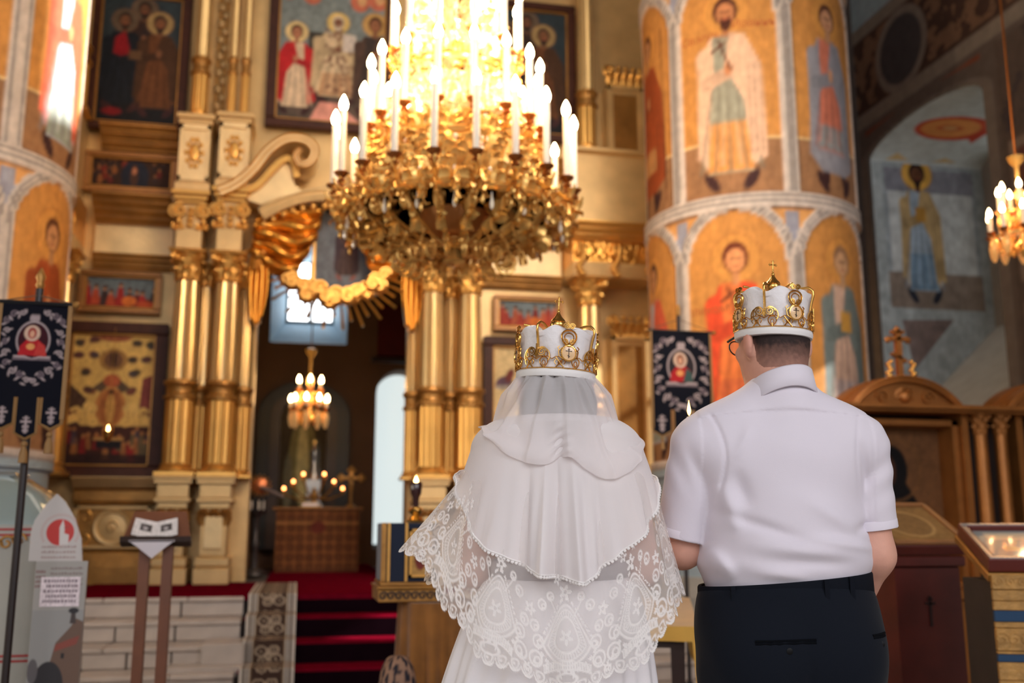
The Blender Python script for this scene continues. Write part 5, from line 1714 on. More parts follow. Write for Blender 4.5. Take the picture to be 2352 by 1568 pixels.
    MB().tube([(-w * 0.56, 0, ztop + 0.008), (w * 0.56, 0, ztop + 0.004)], 0.010, 8).build('cross_rod', BLACKMETAL, root)
    for sg in (-1, 1): MB().ball((sg * w * 0.57, 0, ztop + 0.006), 0.016, 8, 6).build('rod_knob', GOLDDARK, root)
    zf = ztop + w * 0.28
    m = MB().tube([(-w * 0.54, 0.0, ztop + 0.01), (0, 0.02, zf - 0.03), (w * 0.54, 0.0, ztop + 0.01)], 0.003, 5)
    m.build('hanging_cord', mat('cord', srgb(110, 84, 60), 0.8), root)
    if pole:
        MB().tube([(0, 0.03, pole_to), (0, 0.03, zf)], 0.015, 10).build('pole', mat('dark_pole', srgb(34, 22, 22), 0.4), root)
        m = MB().lathe([(0.012, 0), (0.02, 0.015), (0.014, 0.03), (0.022, 0.05), (0.004, 0.09)], 10, (0, 0.03, zf))
        m.build('pole_finial', GOLDDARK, root, smooth=50)
        MB().lathe([(0.17, 0), (0.17, 0.02), (0.05, 0.05), (0.025, 0.12)], 20, (0, 0.03, pole_to)).build('pole_foot', BLACKMETAL, root, smooth=50)
    return root
banner('navy embroidered church banner on a black pole at the left edge', (4, 694), (163, 706), (72, 1003), 4.35, ((176, 34, 40), (190, 60, 54), (60, 22, 30), (150, 30, 36)), pole_to=0.005)
banner('navy embroidered church banner on the right beside the groom\'s candle', (1494, 762), (1630, 764), (1558, 1022), 6.9, ((170, 36, 40), (60, 84, 80), (46, 40, 44), (120, 60, 40)), pole_to=0.005)

# ---- white cabinet at the far left
def cabinet():
    Y = 5.0
    xr = at(122, 1400, Y).x
    z = lambda y: at(60, y, Y).z
    root = thing('glass_cabinet', 'white rounded cabinet with red trim lines and pale glass top, far left', 'cabinet', (xr - 0.45, Y, 0))
    ox = xr - 0.45
    CREAM = mat('cream_lacquer', srgb(172, 168, 158), 0.3, var=0.05)
    def rbox(x0, x1, y0, y1, z0, z1, r):
        pts = []
        for (cx, cy, a0) in ((x1 - r, y0 + r, -90), (x1 - r, y1 - r, 0), (x0 + r, y1 - r, 90), (x0 + r, y0 + r, 180)):
            for k in range(7):
                a = math.radians(a0 + 15 * k)
                pts.append((cx + r * math.cos(a), cy + r * math.sin(a)))
        n = len(pts)
        V = [(x, y, z0) for x, y in pts] + [(x, y, z1) for x, y in pts]
        F = [tuple(range(n - 1, -1, -1)), tuple(range(n, 2 * n))] + [(i, (i + 1) % n, (i + 1) % n + n, i + n) for i in range(n)]
        return V, F
    W, D = 0.45, 0.5
    zt = z(1205)
    MB().add(*rbox(-W, W, 0, D, 0.12, zt, 0.12)).build('body', CREAM, root, smooth=40)
    MB().add(*rbox(-W * 0.95, W * 0.95, 0.03, D - 0.03, 0.0, 0.12, 0.1)).build('plinth', mat('blue_plinth', srgb(70, 90, 110), 0.5), root, smooth=40)
    REDL = mat('red_trim', srgb(166, 40, 36), 0.4)
    for zz in (zt - 0.025, zt - 0.05, z(1508), z(1520)):
        MB().add(*rbox(-W - 0.003, W + 0.003, -0.003, D + 0.003, zz, zz + 0.010, 0.122)).build('trim_line', REDL, root, smooth=40)
    # sloping glazed top
    GL = mat('pale_glass', srgb(140, 152, 150), 0.08, 0.0, coat=1.0, var=0.08, vscale=2)
    zr = z(1085)
    V1, _ = rbox(-W, W, 0, D, zt, zt, 0.12); V2, _ = rbox(-W * 0.45, W * 0.45, 0.14, D - 0.12, zr, zr, 0.06)
    n = len(V1) // 2
    Vv = V1[:n] + [(a, b, (zt + zr) / 2 + 0.02) for a, b in [((V1[i][0] * 0.62 + V2[i][0] * 0.38), (V1[i][1] * 0.62 + V2[i][1] * 0.38)) for i in range(n)]] + V2[:n]
    F = []
    for k in range(2): F += [(k * n + i, k * n + (i + 1) % n, (k + 1) * n + (i + 1) % n, (k + 1) * n + i) for i in range(n)]
    F.append(tuple(2 * n + i for i in range(n)))
    MB().add(Vv, F).build('glass_top', GL, root, smooth=60)
    MB().tube([(-W * 0.45, 0.14, zr), (W * 0.45, 0.14, zr), (W * 0.45, D - 0.12, zr), (-W * 0.45, D - 0.12, zr)], 0.012, 6, closed=True).build('top_rail', mat('chrome_rail', srgb(200, 204, 206), 0.2, 0.9), root)
    m = MB()
    cz = z(1240)
    for k in range(5):
        t = np.linspace(0, 8, 18); r = 0.035 * (1 - t / 10)
        m.tube(np.stack([W * 0.62 - 0.05 * k + r * np.cos(t), np.full(18, -0.008), cz - 0.012 * k + r * np.sin(t)], 1), 0.006, 5)
    m.build('gilt_ornament', GOLDDARK, root, smooth=60)
cabinet()

# ---- printed stand with red round emblem
def poster_stand():
    Y = 4.7
    P = lambda a, b: at(a, b, Y)
    x0, x1 = P(72, 1430).x, P(192, 1430).x
    w = x1 - x0
    zs = P(130, 1288).z; zt = P(130, 1126).z
    root = thing('poster_stand', 'printed notice stand with red round emblem and church picture', 'stand', (x0, Y, 0))
    H = zt
    nx, nz = 130, 420
    X, Z = np.meshgrid(np.linspace(-0.03, w, nx), np.linspace(0.04, H, nz))
    cx, cz, r = w * 0.42, P(123, 1222).z, w * 0.50
    pl = [(P(a_, b_).x - x0, P(a_, b_).z) for a_, b_ in ((66, 1290), (190, 1290), (188, 1236), (174, 1190), (152, 1152), (132, 1132), (106, 1158), (80, 1195), (66, 1240))]
    dm = Pic(X, Z, (0, 0, 0), 0.004).poly(pl, (255, 255, 255)).c[..., 0] > 0.5
    keep = (Z < zs) & (X > 0.0) | dm
    p = Pic(X, Z, (166, 160, 154), 0.003)
    p.rect(-1, 1, zs, H, (198, 190, 186))
    p.ell(cx, cz, w * 0.27, w * 0.27, (196, 52, 46))
    p.poly([(cx - 0.01 * 0, cz - w * 0.27), (cx - w * 0.02, cz + w * 0.1), (cx + w * 0.04, cz + w * 0.26), (cx + w * 0.08, cz + w * 0.1), (cx + w * 0.08, cz - w * 0.02), (cx + w * 0.17, cz - w * 0.05), (cx + w * 0.17, cz - w * 0.24)], (214, 206, 202))
    p.seg(cx + w * 0.1, cz + 0.02, cx + w * 0.14, cz + w * 0.12, w * 0.03, (180, 60, 54))
    # ring of lettering and lines of print
    for k in range(34):
        a = math.radians(-30 + 240 * k / 33)
        p.seg(cx + w * 0.34 * math.cos(a), cz + w * 0.34 * math.sin(a), cx + w * 0.38 * math.cos(a), cz + w * 0.38 * math.sin(a), w * 0.008, (190, 120, 114), 0.7)
    def print_line(xa, xb, zz, hgt, col):
        x = xa
        rn = random.Random(int(zz * 1000))
        while x < xb:
            l = rn.uniform(0.006, 0.014)
            p.rect(x, min(xb, x + l * 0.7), zz, zz + hgt * rn.uniform(0.6, 1), col, 0.8)
            x += l
    for k in range(3): print_line(cx - w * 0.33, cx + w * 0.33, zs + 0.012 + 0.022 * k, 0.009, (150, 110, 106))
    for k in range(4): print_line(w * 0.3, w * 0.92, zs - 0.035 - 0.022 * k, 0.010, (120, 96, 92))
    for k in range(4): print_line(w * 0.02, w * 0.2, zs - 0.05 - 0.02 * k, 0.012, (120, 60, 60))
    # picture of a ruined church
    zp = P(130, 1400).z
    z0p = P(130, 1600).z
    f = lambda k: z0p + (zp - z0p) * k
    p.rect(0, w, 0, zp, (150, 148, 146), 0.8)
    p.poly([(w * 0.3, 0.04), (w, 0.04), (w, f(0.86)), (w * 0.86, f(0.9)), (w * 0.76, f(0.80)), (w * 0.5, f(0.62)), (w * 0.42, f(0.4))], (110, 84, 70))
    p.poly([(w * 0.74, f(0.84)), (w * 0.86, f(0.84)), (w * 0.84, f(0.97)), (w * 0.76, f(0.97))], (70, 58, 56)); p.ell(w * 0.8, f(0.99), w * 0.1, 0.012, (40, 36, 40))
    p.poly([(w * 0.5, f(0.6)), (w * 0.95, f(0.7)), (w * 0.9, f(0.6)), (w * 0.48, f(0.52))], (140, 70, 58)); p.rect(w * 0.62, w * 0.68, f(0.44), f(0.5), (30, 28, 32))
    p.ell(w * 0.4, f(0.12), w * 0.3, zp * 0.12, (44, 40, 44)); p.ell(w * 0.1, f(0.3), w * 0.1, 0.05, (96, 90, 92))
    masked_cloth('printed_panel', X, Z, keep, p.c, root, mat('printed_board', (1, 1, 1), 0.35, attr=True), 0.02)
    sx0, sx1, sz0, sz1 = P(94, 1360).x - x0, P(185, 1360).x - x0, P(140, 1392).z, P(140, 1324).z
    def sheet(p_, ww, hh):
        for k in range(5):
            x = 0.012 + 0.01 * (k % 2)
            rn = random.Random(k)
            while x < ww - 0.016:
                l = rn.uniform(0.008, 0.016); p_.rect(x, x + l * 0.72, hh * (0.86 - 0.17 * k) - 0.006, hh * (0.86 - 0.17 * k) + 0.006, (116, 92, 104), 0.85); x += l
    painted_slab('notice_sheet', sx1 - sx0, sz1 - sz0, sheet, 0.002, root, 0.002, mat('printed_sheet', (1, 1, 1), 0.6, attr=True), Matrix.Translation((sx0, -0.012, sz0)), (232, 216, 220))
    MB().box(0.0, w, 0.012, 0.22, 0.0, 0.04, 0.006).build('foot', BLACKMETAL, root)
poster_stand()

# ---- wooden reading stand with leaflets
def reading_stand():
    Y = 5.2
    P = lambda a, b, y=Y: at(a, b, y)
    xa, xb = P(290, 1220).x, P(432, 1220).x
    w = xb - xa
    z0, z1 = P(360, 1250).z, P(360, 1176).z
    root = thing('reading_stand', 'wooden reading stand on two posts in front of the marble steps', 'stand', ((xa + xb) / 2, Y, 0))
    M = Matrix.Translation((0, 0, z0)) @ Matrix.Rotation(math.radians(-32), 4, 'X')
    hl = (z1 - z0) / math.cos(math.radians(32))
    m = MB().prism([(-w / 2 - 0.02, 0), (w / 2 + 0.02, 0), (w / 2 - 0.02, hl), (-w / 2 + 0.02, hl)], -0.012, 0.012, M)
    m.build('desk_board', WOOD, root)
    MB().box(-w / 2 - 0.02, w / 2 + 0.02, -0.055, 0.0, -0.016, 0.016, 0.004, M).build('lip', DARKWOOD, root)
    for px in (324, 378):
        x = P(px, 1400).x - (xa + xb) / 2
        MB().box(x - 0.024, x + 0.024, -0.02, 0.03, 0.03, z0 + 0.03, 0.004).build('post', WOOD, root)
    xm = (P(324, 1400).x + P(378, 1400).x) / 2 - (xa + xb) / 2
    MB().box(xm - 0.2, xm + 0.2, -0.17, 0.19, 0, 0.03, 0.006).build('foot', WOOD, root)
    # open leaflet
    lf = thing('open_leaflet', 'white open leaflet with two dark photos on the reading stand', 'leaflet', ((xa + xb) / 2, Y, z0))
    cxp = P(356, 1235).x - (xa + xb) / 2
    pw = P(412, 1230).x - P(356, 1230).x
    ph = 0.098
    for sg in (-1, 1):
        def pg(p, ww, hh):
            p.rect(ww * 0.28, ww * 0.76, hh * 0.36, hh * 0.76, (74, 66, 66)); p.ell(ww * 0.5, hh * 0.52, ww * 0.1, hh * 0.1, (190, 180, 180)); p.ell(ww * 0.4, hh * 0.62, ww * 0.06, hh * 0.08, (120, 110, 110))
        Mp = Matrix.Rotation(math.radians(-32), 4, 'X') @ Matrix.Translation((cxp, -0.016, 0.012)) @ Matrix.Rotation(sg * math.radians(-14), 4, 'Z') @ Matrix.Rotation(math.radians(sg * -6), 4, 'Y') @ Matrix.Translation((0 if sg > 0 else -pw, -0.006, 0))
        painted_slab('page', pw, ph, pg, 0.0025, lf, 0.003, mat('printed_sheet', (1, 1, 1), 0.6, attr=True), Mp, (230, 222, 220))
    nap = thing('white_napkin', 'white folded cloth hanging in a point from the reading stand', 'cloth', ((xa + xb) / 2 + cxp, Y - 0.075, z0))
    tri = [(-pw * 0.98, 0.02), (pw * 0.9, 0.02), (pw * 0.55, -0.01), (0.0, P(356, 1250).z - P(356, 1272).z - 0.11), (-pw * 0.6, -0.01)]
    MB().prism(tri, -0.004, 0.004).build('cloth', mat('white_linen', srgb(224, 214, 218), 0.8), nap)
    MB().box(-pw * 0.95, pw * 0.87, -0.004, 0.05, 0.014, 0.022).build('fold', MATS['white_linen'], nap)
reading_stand()

# ---- small oil lamp before the large icon
def oil_lamp(label, px, py, Y, s, redcup, hang=True, power=0.6):
    c = at(px, py, Y)
    root = thing('oil_lamp', label, 'lamp', (c.x, Y, c.z))
    MB().lathe([(0.012 * s, -0.10 * s), (0.03 * s, -0.08 * s), (0.045 * s, -0.03 * s), (0.05 * s, 0.0), (0.044 * s, 0.0), (0.03 * s, -0.05 * s)], 16).build('cup', mat('ruby_glass', srgb(90, 8, 14), 0.15, coat=0.5) if redcup else GOLDBRIGHT, root, smooth=50)
    MB().lathe([(0.004 * s, 0.0), (0.014 * s, 0.015 * s), (0.012 * s, 0.03 * s), (0.0005, 0.06 * s)], 8).build('flame', FLAME, root, smooth=180)
    if hang:
        m = MB()
        for k in range(3):
            a = k * 2.1 + 0.4
            m.tube([(0.048 * s * math.cos(a), 0.048 * s * math.sin(a), 0), (0, 0, 0.35 * s), ], 0.003, 4)
        m.tube([(0, 0, 0.35 * s), (0, 0, 1.0)], 0.003, 4)
        m.build('chain', GOLDDARK, root)
    return root
oil_lamp('tiny gilded oil lamp burning in front of the large gold icon', 248, 990, YI - 0.5, 1.0, False)

# ---- sanctuary: altar table and what stands on it
def altar():
    Y = 12.4
    P = lambda a, b, y=Y: at(a, b, y)
    x0, x1 = P(632, 1250).x, P(824, 1250).x
    zt = P(725, 1172).z
    w = x1 - x0; h = zt - ZP
    root = thing('altar_table', 'altar table under brown gold patterned brocade inside the doorway', 'altar', ((x0 + x1) / 2, Y, ZP + 0.006))
    def brocade(p, ww, hh):
        p.c[:] = srgb(120, 70, 38)
        g = 0.115
        gx, gz = (p.x % g) - g / 2, (p.y % g) - g / 2
        d = np.abs(np.hypot(gx, gz) - 0.034)
        p.put(np.hypot(gx, gz) - 0.044, (62, 32, 22)); p.put(np.abs(np.hypot(gx, gz) - 0.026) - 0.006, (110, 64, 34)); p.put(np.hypot(gx, gz) - 0.011, (130, 80, 42))
        p.put(np.minimum(np.abs(np.abs(gx) - g / 2), np.abs(np.abs(gz) - g / 2)) - 0.003, (128, 78, 40))
        p.rect(-1, 9, hh - 0.17, hh - 0.14, (150, 100, 54)); p.rect(-1, 9, 0, 0.03, (84, 46, 28))
        p.ell(ww * 0.5, hh * 0.72, 0.09, 0.07, (96, 40, 30))
    painted_slab('brocade_front', w, h, brocade, 0.0125, root, 0.02, CLOTHPAINT, Matrix.Translation((-w / 2, 0, 0)))
    MB().box(-w / 2, w / 2, 0.001, 0.95, 0.0, h - 0.002, 0.01).build('brocade_body', mat('brocade_plain', srgb(112, 66, 38), 0.85, var=0.2, vscale=20), root)
    MB().box(-w / 2 - 0.05, w / 2 + 0.05, -0.05, 1.0, h, h + 0.035, 0.01).build('table_top', mat('brocade_top', srgb(140, 90, 48), 0.8, var=0.15, vscale=20), root)
    zz = ZP + 0.006 + h + 0.036
    # seven-branched lamp stand
    m0 = P(722, 1165)
    cd = thing('seven_branch_lamp', 'gilded seven branched lamp stand with orange flames on the altar', 'candelabrum', (m0.x, Y + 0.55, zz))
    MB().lathe([(0.11, 0), (0.1, 0.02), (0.03, 0.05), (0.02, 0.16), (0.035, 0.19), (0.015, 0.25)], 16).build('base', GOLDDARK, cd, smooth=50)
    spots = ((652, 1123), (674, 1107), (697, 1090), (745, 1090), (767, 1107), (787, 1123), (722, 1130))
    for (a, b) in spots:
        q = P(a, b, Y + 0.55)
        lx, lz = q.x - m0.x, q.z - zz
        MB().tube([(0, 0, 0.12), (lx * 0.55, 0, lz * 0.45), (lx, 0, max(0.16, lz - 0.06))], 0.012, 6).build('branch', GOLDDARK, cd, smooth=60)
        MB().lathe([(0.012, lz - 0.065), (0.035, lz - 0.03), (0.032, lz - 0.01)], 10, (lx, 0, 0)).build('cup', GOLD, cd, smooth=60)
        MB().ball((lx, 0, lz + 0.008), (0.02, 0.02, 0.026), 8, 6).build('flame', mat('orange_lamp', srgb(255, 150, 70), 0.4, emit=(1.0, 0.34, 0.10), estr=9.0), cd)
    # altar cross
    q0, q1 = P(805, 1168, Y + 0.3), P(805, 1076, Y + 0.3)
    cr = thing('altar_cross', 'brown gilded cross with rounded ends standing on the altar', 'cross', (q0.x, Y + 0.3, zz))
    hh = q1.z - zz
    MB().lathe([(0.07, 0), (0.06, 0.02), (0.02, 0.05), (0.016, hh * 0.5)], 12).build('stand', GOLDDARK, cr, smooth=50)
    m = MB().box(-0.025, 0.025, -0.015, 0.015, hh * 0.42, hh - 0.03, 0.006).box(-0.12, 0.12, -0.015, 0.015, hh * 0.70, hh * 0.70 + 0.05, 0.006)
    for (a, b) in ((-0.125, hh * 0.70 + 0.025), (0.125, hh * 0.70 + 0.025), (0, hh - 0.02)):
        for dx, dz in ((0, 0.03), (0.03, 0), (-0.03, 0), (0, -0.03), (0, 0)): m.ball((a + dx, 0, b + dz), (0.03, 0.016, 0.03), 8, 5)
    m.build('cross', GOLDDARK, cr, smooth=50)
    # silver tabernacle
    q0, q1 = P(718, 1168, Y + 0.75), P(718, 1010, Y + 0.75)
    tb = thing('tabernacle', 'tall silver tabernacle shaped like a church on the altar', 'tabernacle', (q0.x, Y + 0.75, zz))
    hh = q1.z - zz
    SIL = mat('tarnished_silver', srgb(150, 146, 140), 0.3, 0.8, var=0.15)
    MB().box(-0.12, 0.12, -0.1, 0.1, 0, 0.05, 0.008).box(-0.09, 0.09, -0.08, 0.08, 0.05, hh * 0.42, 0.008).build('body', SIL, tb)
    MB().lathe([(0.09, hh * 0.42), (0.085, hh * 0.5), (0.05, hh * 0.6), (0.045, hh * 0.72), (0.06, hh * 0.78), (0.05, hh * 0.85), (0.012, hh * 0.93)], 12).build('dome', SIL, tb, smooth=50)
    MB().box(-0.006, 0.006, -0.005, 0.005, hh * 0.93, hh, 0).box(-0.025, 0.025, -0.005, 0.005, hh * 0.965, hh * 0.975).build('dome_cross', GOLD, tb)
    # gospel book
    q = P(712, 1162, Y + 0.12)
    bk = thing('gospel_book', 'small gold covered book lying at the front of the altar', 'book', (q.x, Y + 0.14, zz))
    MB().box(-0.1, 0.1, -0.07, 0.07, 0.0, 0.012, 0.003).box(-0.1, 0.1, -0.07, 0.07, 0.048, 0.06, 0.003).build('cover', GOLD, bk)
    MB().box(-0.094, 0.096, -0.064, 0.064, 0.012, 0.048).build('pages', PAPER, bk)
altar()

def ripida():
    Y = 12.2
    c = at(596, 1116, Y)
    root = thing('liturgical_fan', 'gilded sunburst liturgical fan with a pale handle, left inside the doorway', 'fan', (c.x, Y, ZP + 0.01))
    lz = c.z - ZP - 0.01
    m = MB()
    for k in range(16):
        a = 2 * PI * k / 16
        m.tube([(0.07 * math.cos(a), 0, lz + 0.07 * math.sin(a)), (0.135 * math.cos(a), -0.01, lz + 0.135 * math.sin(a))], [0.02, 0.028], 6, flat=0.4)
    m.build('ray_rim', GOLD, root, smooth=50)
    MB().lathe([(0.09, 0), (0.095, 0.012), (0.07, 0.02), (0.0005, 0.035)], 24, M=Matrix.Translation((0, 0.0, lz)) @ Matrix.Rotation(PI / 2, 4, 'X')).build('disc', mat('rose_gold', srgb(190, 110, 66), 0.35, 0.7), root, smooth=50)
    d = at(650, 1140, Y - 0.35)
    MB().tube([(0.03, -0.04, lz - 0.02), (d.x - c.x, -0.35, d.z - ZP - 0.01)], [0.026, 0.018], 8).build('handle', mat('pale_handle', srgb(150, 128, 120), 0.4), root)
    MB().tube([(0, 0.02, 0.04), (0, 0.02, lz - 0.08)], 0.016, 8).build('pole', DARKWOOD, root)
    MB().lathe([(0.14, 0), (0.14, 0.02), (0.04, 0.06)], 16, (0, 0.02, 0)).build('foot', DARKWOOD, root, smooth=50)
ripida()
def candle_stand():
    Y = 11.9
    c = at(574, 1240, Y)
    root = thing('candle_stand', 'dark metal candle stand just inside the left door jamb', 'stand', (c.x + 0.06, Y, ZP + 0.006))
    MB().lathe([(0.13, 0), (0.12, 0.03), (0.04, 0.08), (0.03, 0.3), (0.05, 0.34), (0.025, 0.4), (0.025, 0.62), (0.05, 0.66), (0.11, 0.70), (0.12, 0.72)], 18).build('stem', mat('dark_silver', srgb(96, 88, 86), 0.35, 0.7), root, smooth=50)
    for k in range(5):
        a = k * 1.26
        MB().lathe([(0.008, 0.72), (0.008, 0.82), (0.003, 0.826)], 8, (0.075 * math.cos(a), 0.075 * math.sin(a), 0)).build('taper', WAX, root)
candle_stand()

# arched dark niche with an icon on the apse wall
def niche():
    Y = YA - 0.012
    P = lambda a, b: at(a, b, Y)
    x0, x1 = P(590, 1000).x, P(802, 1000).x
    z0 = P(700, 1260).z; zs = P(700, 960).z
    c = (x0 + x1) / 2; r = (x1 - x0) / 2
    root = thing('arched_icon_case', 'dark arched icon case with a pale painted figure on the sanctuary wall', 'icon case', (c, Y, z0))
    def arch(rr, base, n=20, k=0.8):
        return [(-rr, base), (rr, base)] + [(rr * math.cos(PI * i / n), zs - z0 + k * rr * math.sin(PI * i / n)) for i in range(n + 1)]
    def ringm(ra, rb, ya, yb, mm, nm):
        a, b = arch(ra, 0.0)[2:], arch(rb, 0.0)[2:]
        m = MB()
        for i in range(len(a) - 1): m.prism([a[i], a[i + 1], b[i + 1], b[i]], ya, yb)
        for sg in (-1, 1): m.box(min(sg * ra, sg * rb), max(sg * ra, sg * rb), ya, yb, 0, zs - z0)
        m.build(nm, mm, root)
    NB = mat('black_wood', srgb(24, 24, 28), 0.4)
    ringm(r, r * 0.72, -0.12, 0.0, NB, 'outer_frame')
    ringm(r * 0.72, r * 0.50, -0.20, 0.0, mat('brown_frame', srgb(58, 36, 28), 0.4), 'inner_frame')
    def pic(p, w, h):
        p.c[:] = srgb(78, 68, 52)
        p.ell(w * 0.5, h * 0.62, w * 0.3, h * 0.30, (158, 148, 100)); p.ell(w * 0.5, h * 0.58, w * 0.13, h * 0.28, (236, 224, 160))
        p.ell(w * 0.5, h * 0.9, w * 0.2, h * 0.06, (140, 124, 80)); p.ell(w * 0.2, h * 0.45, w * 0.1, h * 0.2, (150, 150, 130), 0.7); p.ell(w * 0.82, h * 0.5, w * 0.08, h * 0.25, (130, 130, 120), 0.7)
        p.rect(0, w, 0, h * 0.16, (30, 34, 38))
    hp = zs - z0 + 0.55 * r * 0.5
    painted_slab('picture', r, hp, pic, 0.016, root, 0.02, mat('glazed_picture', (1, 1, 1), 0.55, attr=True, spec=0.2), Matrix.Translation((-r * 0.5, -0.005, 0.0)))
niche()
# red cloth panel on the apse wall, right of the window
q0, q1 = at(868, 830, YA - 0.2), at(1000, 700, YA - 0.2)
rp = thing('red_wall_panel', 'dark red panel with a brown shelf high on the sanctuary wall', 'panel', (q0.x, YA - 0.02, q0.z))
MB().box(0, q1.x - q0.x, -0.06, 0, 0.1, q1.z - q0.z, 0.01).build('panel', mat('dark_red_cloth', srgb(84, 18, 20), 0.9, var=0.15), rp)
MB().box(-0.1, q1.x - q0.x, -0.18, 0, 0.0, 0.07, 0.01).build('shelf', DARKWOOD, rp)

# ---- gold cloth stand, navy and gold icon stand on it, ruby lamp (left of the bride)
def gold_stand():
    Y = 5.0
    P = lambda a, b, y=Y: at(a, b, y)
    x0, x1 = P(930, 1450).x, P(1110, 1450).x
    zt = P(980, 1385).z
    c = (x0 + x1) / 2
    root = thing('draped_table', 'table draped to the floor in old gold velvet, left of the bride', 'table', (c, Y + 0.25, 0))
    hw = (x1 - x0) / 2
    n, nv = 160, 14
    th = np.linspace(0, 2 * PI, n, endpoint=False)
    G = np.zeros((nv, n, 3))
    for i in range(nv):
        t = i / (nv - 1)
        fold = 1 + (0.05 + 0.20 * t) * np.sin(th * 13 + 0.6 * np.sin(th * 3)) * 0.6
        sup = (np.abs(np.cos(th)) ** 4 + np.abs(np.sin(th)) ** 4) ** (-0.25)
        G[i, :, 0] = hw * (1 + 0.08 * t) * np.cos(th) * sup * fold
        G[i, :, 1] = 0.25 * (1 + 0.10 * t) * np.sin(th) * sup * fold
        G[i, :, 2] = zt * (1 - t) + 0.004 * t
    VEL = mat('old_gold_velvet', srgb(140, 88, 32), 0.85, sheen=0.2, var=0.25, vscale=8, bump=0.2, bscale=80)
    m = MB().grid(G, closed_u=True)
    m.add(G[0], [tuple(range(n))])
    m.build('velvet_cloth', VEL, root, smooth=60)
    # small icon stand on it
    x0, x1 = P(858, 1300).x, P(1010, 1300).x
    z0, z1 = zt + 0.003, P(930, 1200).z
    ic = thing('icon_stand', 'gilded icon stand with navy velvet side and carved base beside the bride', 'stand', ((x0 + x1) / 2 + 0.03, Y + 0.25, z0))
    w = (x1 - x0) / 2
    h = z1 - z0
    m = MB()
    for (a, za, zb) in ((1.0, 0, 0.16), (1.04, 0.16, 0.20), (0.94, 0.20, 0.25)): m.box(-w * a, w * a, -0.20 * a, 0.20 * a, h * za, h * zb - 0.001, 0.004)
    m.build('carved_base', GOLDDARK, ic)
    m = MB()
    for k in range(8):
        t = np.linspace(0, 8, 16); r = 0.022 * (1 - t / 10)
        m.tube(np.stack([-w * 0.85 + k * w * 0.24 + r * np.cos(t), np.full(16, -0.203), h * 0.08 + r * np.sin(t)], 1), 0.005, 5)
    m.build('scroll_carving', DARKWOOD, ic, smooth=60)
    NV = mat('navy_velvet', srgb(16, 28, 52), 0.85, sheen=0.3, var=0.1)
    MB().box(-w * 0.9, w * 0.9, -0.17, 0.17, h * 0.25, h - 0.001, 0.004).build('core', NV, ic)
    for xa, xb, mm in ((-0.93, -0.78, GOLDDARK), (-0.74, -0.66, GOLD), (-0.20, -0.12, GOLD)):
        MB().box(w * xa, w * xb, -0.182, -0.165, h * 0.25, h, 0.003).build('gilt_strip', mm, ic)
    def pic(p, ww, hh):
        p.c[:] = srgb(196, 150, 84)
        p.ell(ww * 0.5, hh * 0.6, ww * 0.2, hh * 0.2, (150, 100, 60)); p.ell(ww * 0.5, hh * 0.35, ww * 0.28, hh * 0.25, (120, 50, 44))
    painted_slab('icon_picture', w * 0.62, h * 0.55, pic, 0.006, ic, 0.012, PAINT, Matrix.Translation((-w * 0.04, -0.172, h * 0.34)))
    m = MB()
    a, b, c2, d = -w * 0.07, w * 0.61, h * 0.31, h * 0.92
    for (xa, xb, za, zb) in ((a, b, c2, c2 + 0.012), (a, b, d - 0.012, d), (a, a + 0.012, c2, d), (b - 0.012, b, c2, d)): m.box(xa, xb, -0.195, -0.17, za, zb)
    m.build('icon_frame', GOLD, ic)
    # ruby lamp
    q = P(952, 1185, Y + 0.3)
    lp = thing('ruby_lamp', 'dark ruby glass lamp on a brass foot with a lit wick', 'lamp', (q.x, Y + 0.25, z1 + 0.001))
    top = P(952, 1108, Y + 0.25).z - z1
    MB().lathe([(0.045, 0), (0.048, 0.012), (0.02, 0.035), (0.04, 0.06), (0.034, 0.075), (0.014, 0.085)], 18).build('brass_foot', GOLDBRIGHT, lp, smooth=50)
    MB().lathe([(0.014, 0.085), (0.018, top * 0.62), (0.028, top * 0.72), (0.034, top * 0.98), (0.03, top), (0.026, top * 0.96)], 18).build('ruby_cup', mat('dark_ruby', srgb(50, 6, 14), 0.12, coat=0.6), lp, smooth=50)
    MB().lathe([(0.004, top * 0.96), (0.011, top + 0.005), (0.009, top + 0.015), (0.0005, top + 0.035)], 8).build('flame', FLAME, lp, smooth=180)
    # embroidered hassock on the floor
    q = P(920, 1530, 4.7)
    hs = thing('hassock', 'rounded kneeling cushion with dark leaf pattern at the foot of the gold table', 'cushion', (q.x - 0.02, 4.62, 0))
    zc = q.z
    def cush():
        nth, nph = 60, 36
        TH, PH = np.meshgrid(np.linspace(0, 2 * PI, nth, endpoint=False), np.linspace(-PI / 2, PI / 2, nph))
        e = lambda v, k: np.sign(v) * np.abs(v) ** k
        Pp = np.stack([0.09 * e(np.cos(PH), 0.6) * e(np.cos(TH), 0.7), 0.13 * e(np.cos(PH), 0.6) * e(np.sin(TH), 0.7), zc * 0.55 + zc * 0.55 * e(np.sin(PH), 0.7)], -1)
        pic_ = Pic(TH * 0.1, Pp[..., 2], (150, 116, 96), 0.006)
        pat = np.sin(TH * 9 + Pp[..., 2] * 40) * np.sin(Pp[..., 2] * 55 - TH * 4)
        pic_.c[pat > 0.1] = srgb(40, 38, 46)
        m_ = MB().grid(Pp, closed_u=True); m_.cols = pic_.c.reshape(-1, 3)
        return m_.build('cushion', CLOTHPAINT, hs, smooth=180)
    cush()
    MB().tube([(0.09 * math.cos(a), 0.13 * math.sin(a), zc * 0.55) for a in np.linspace(0, 2 * PI, 30, endpoint=False)], 0.008, 6, closed=True).build('piping', GOLDDARK, hs)
gold_stand()

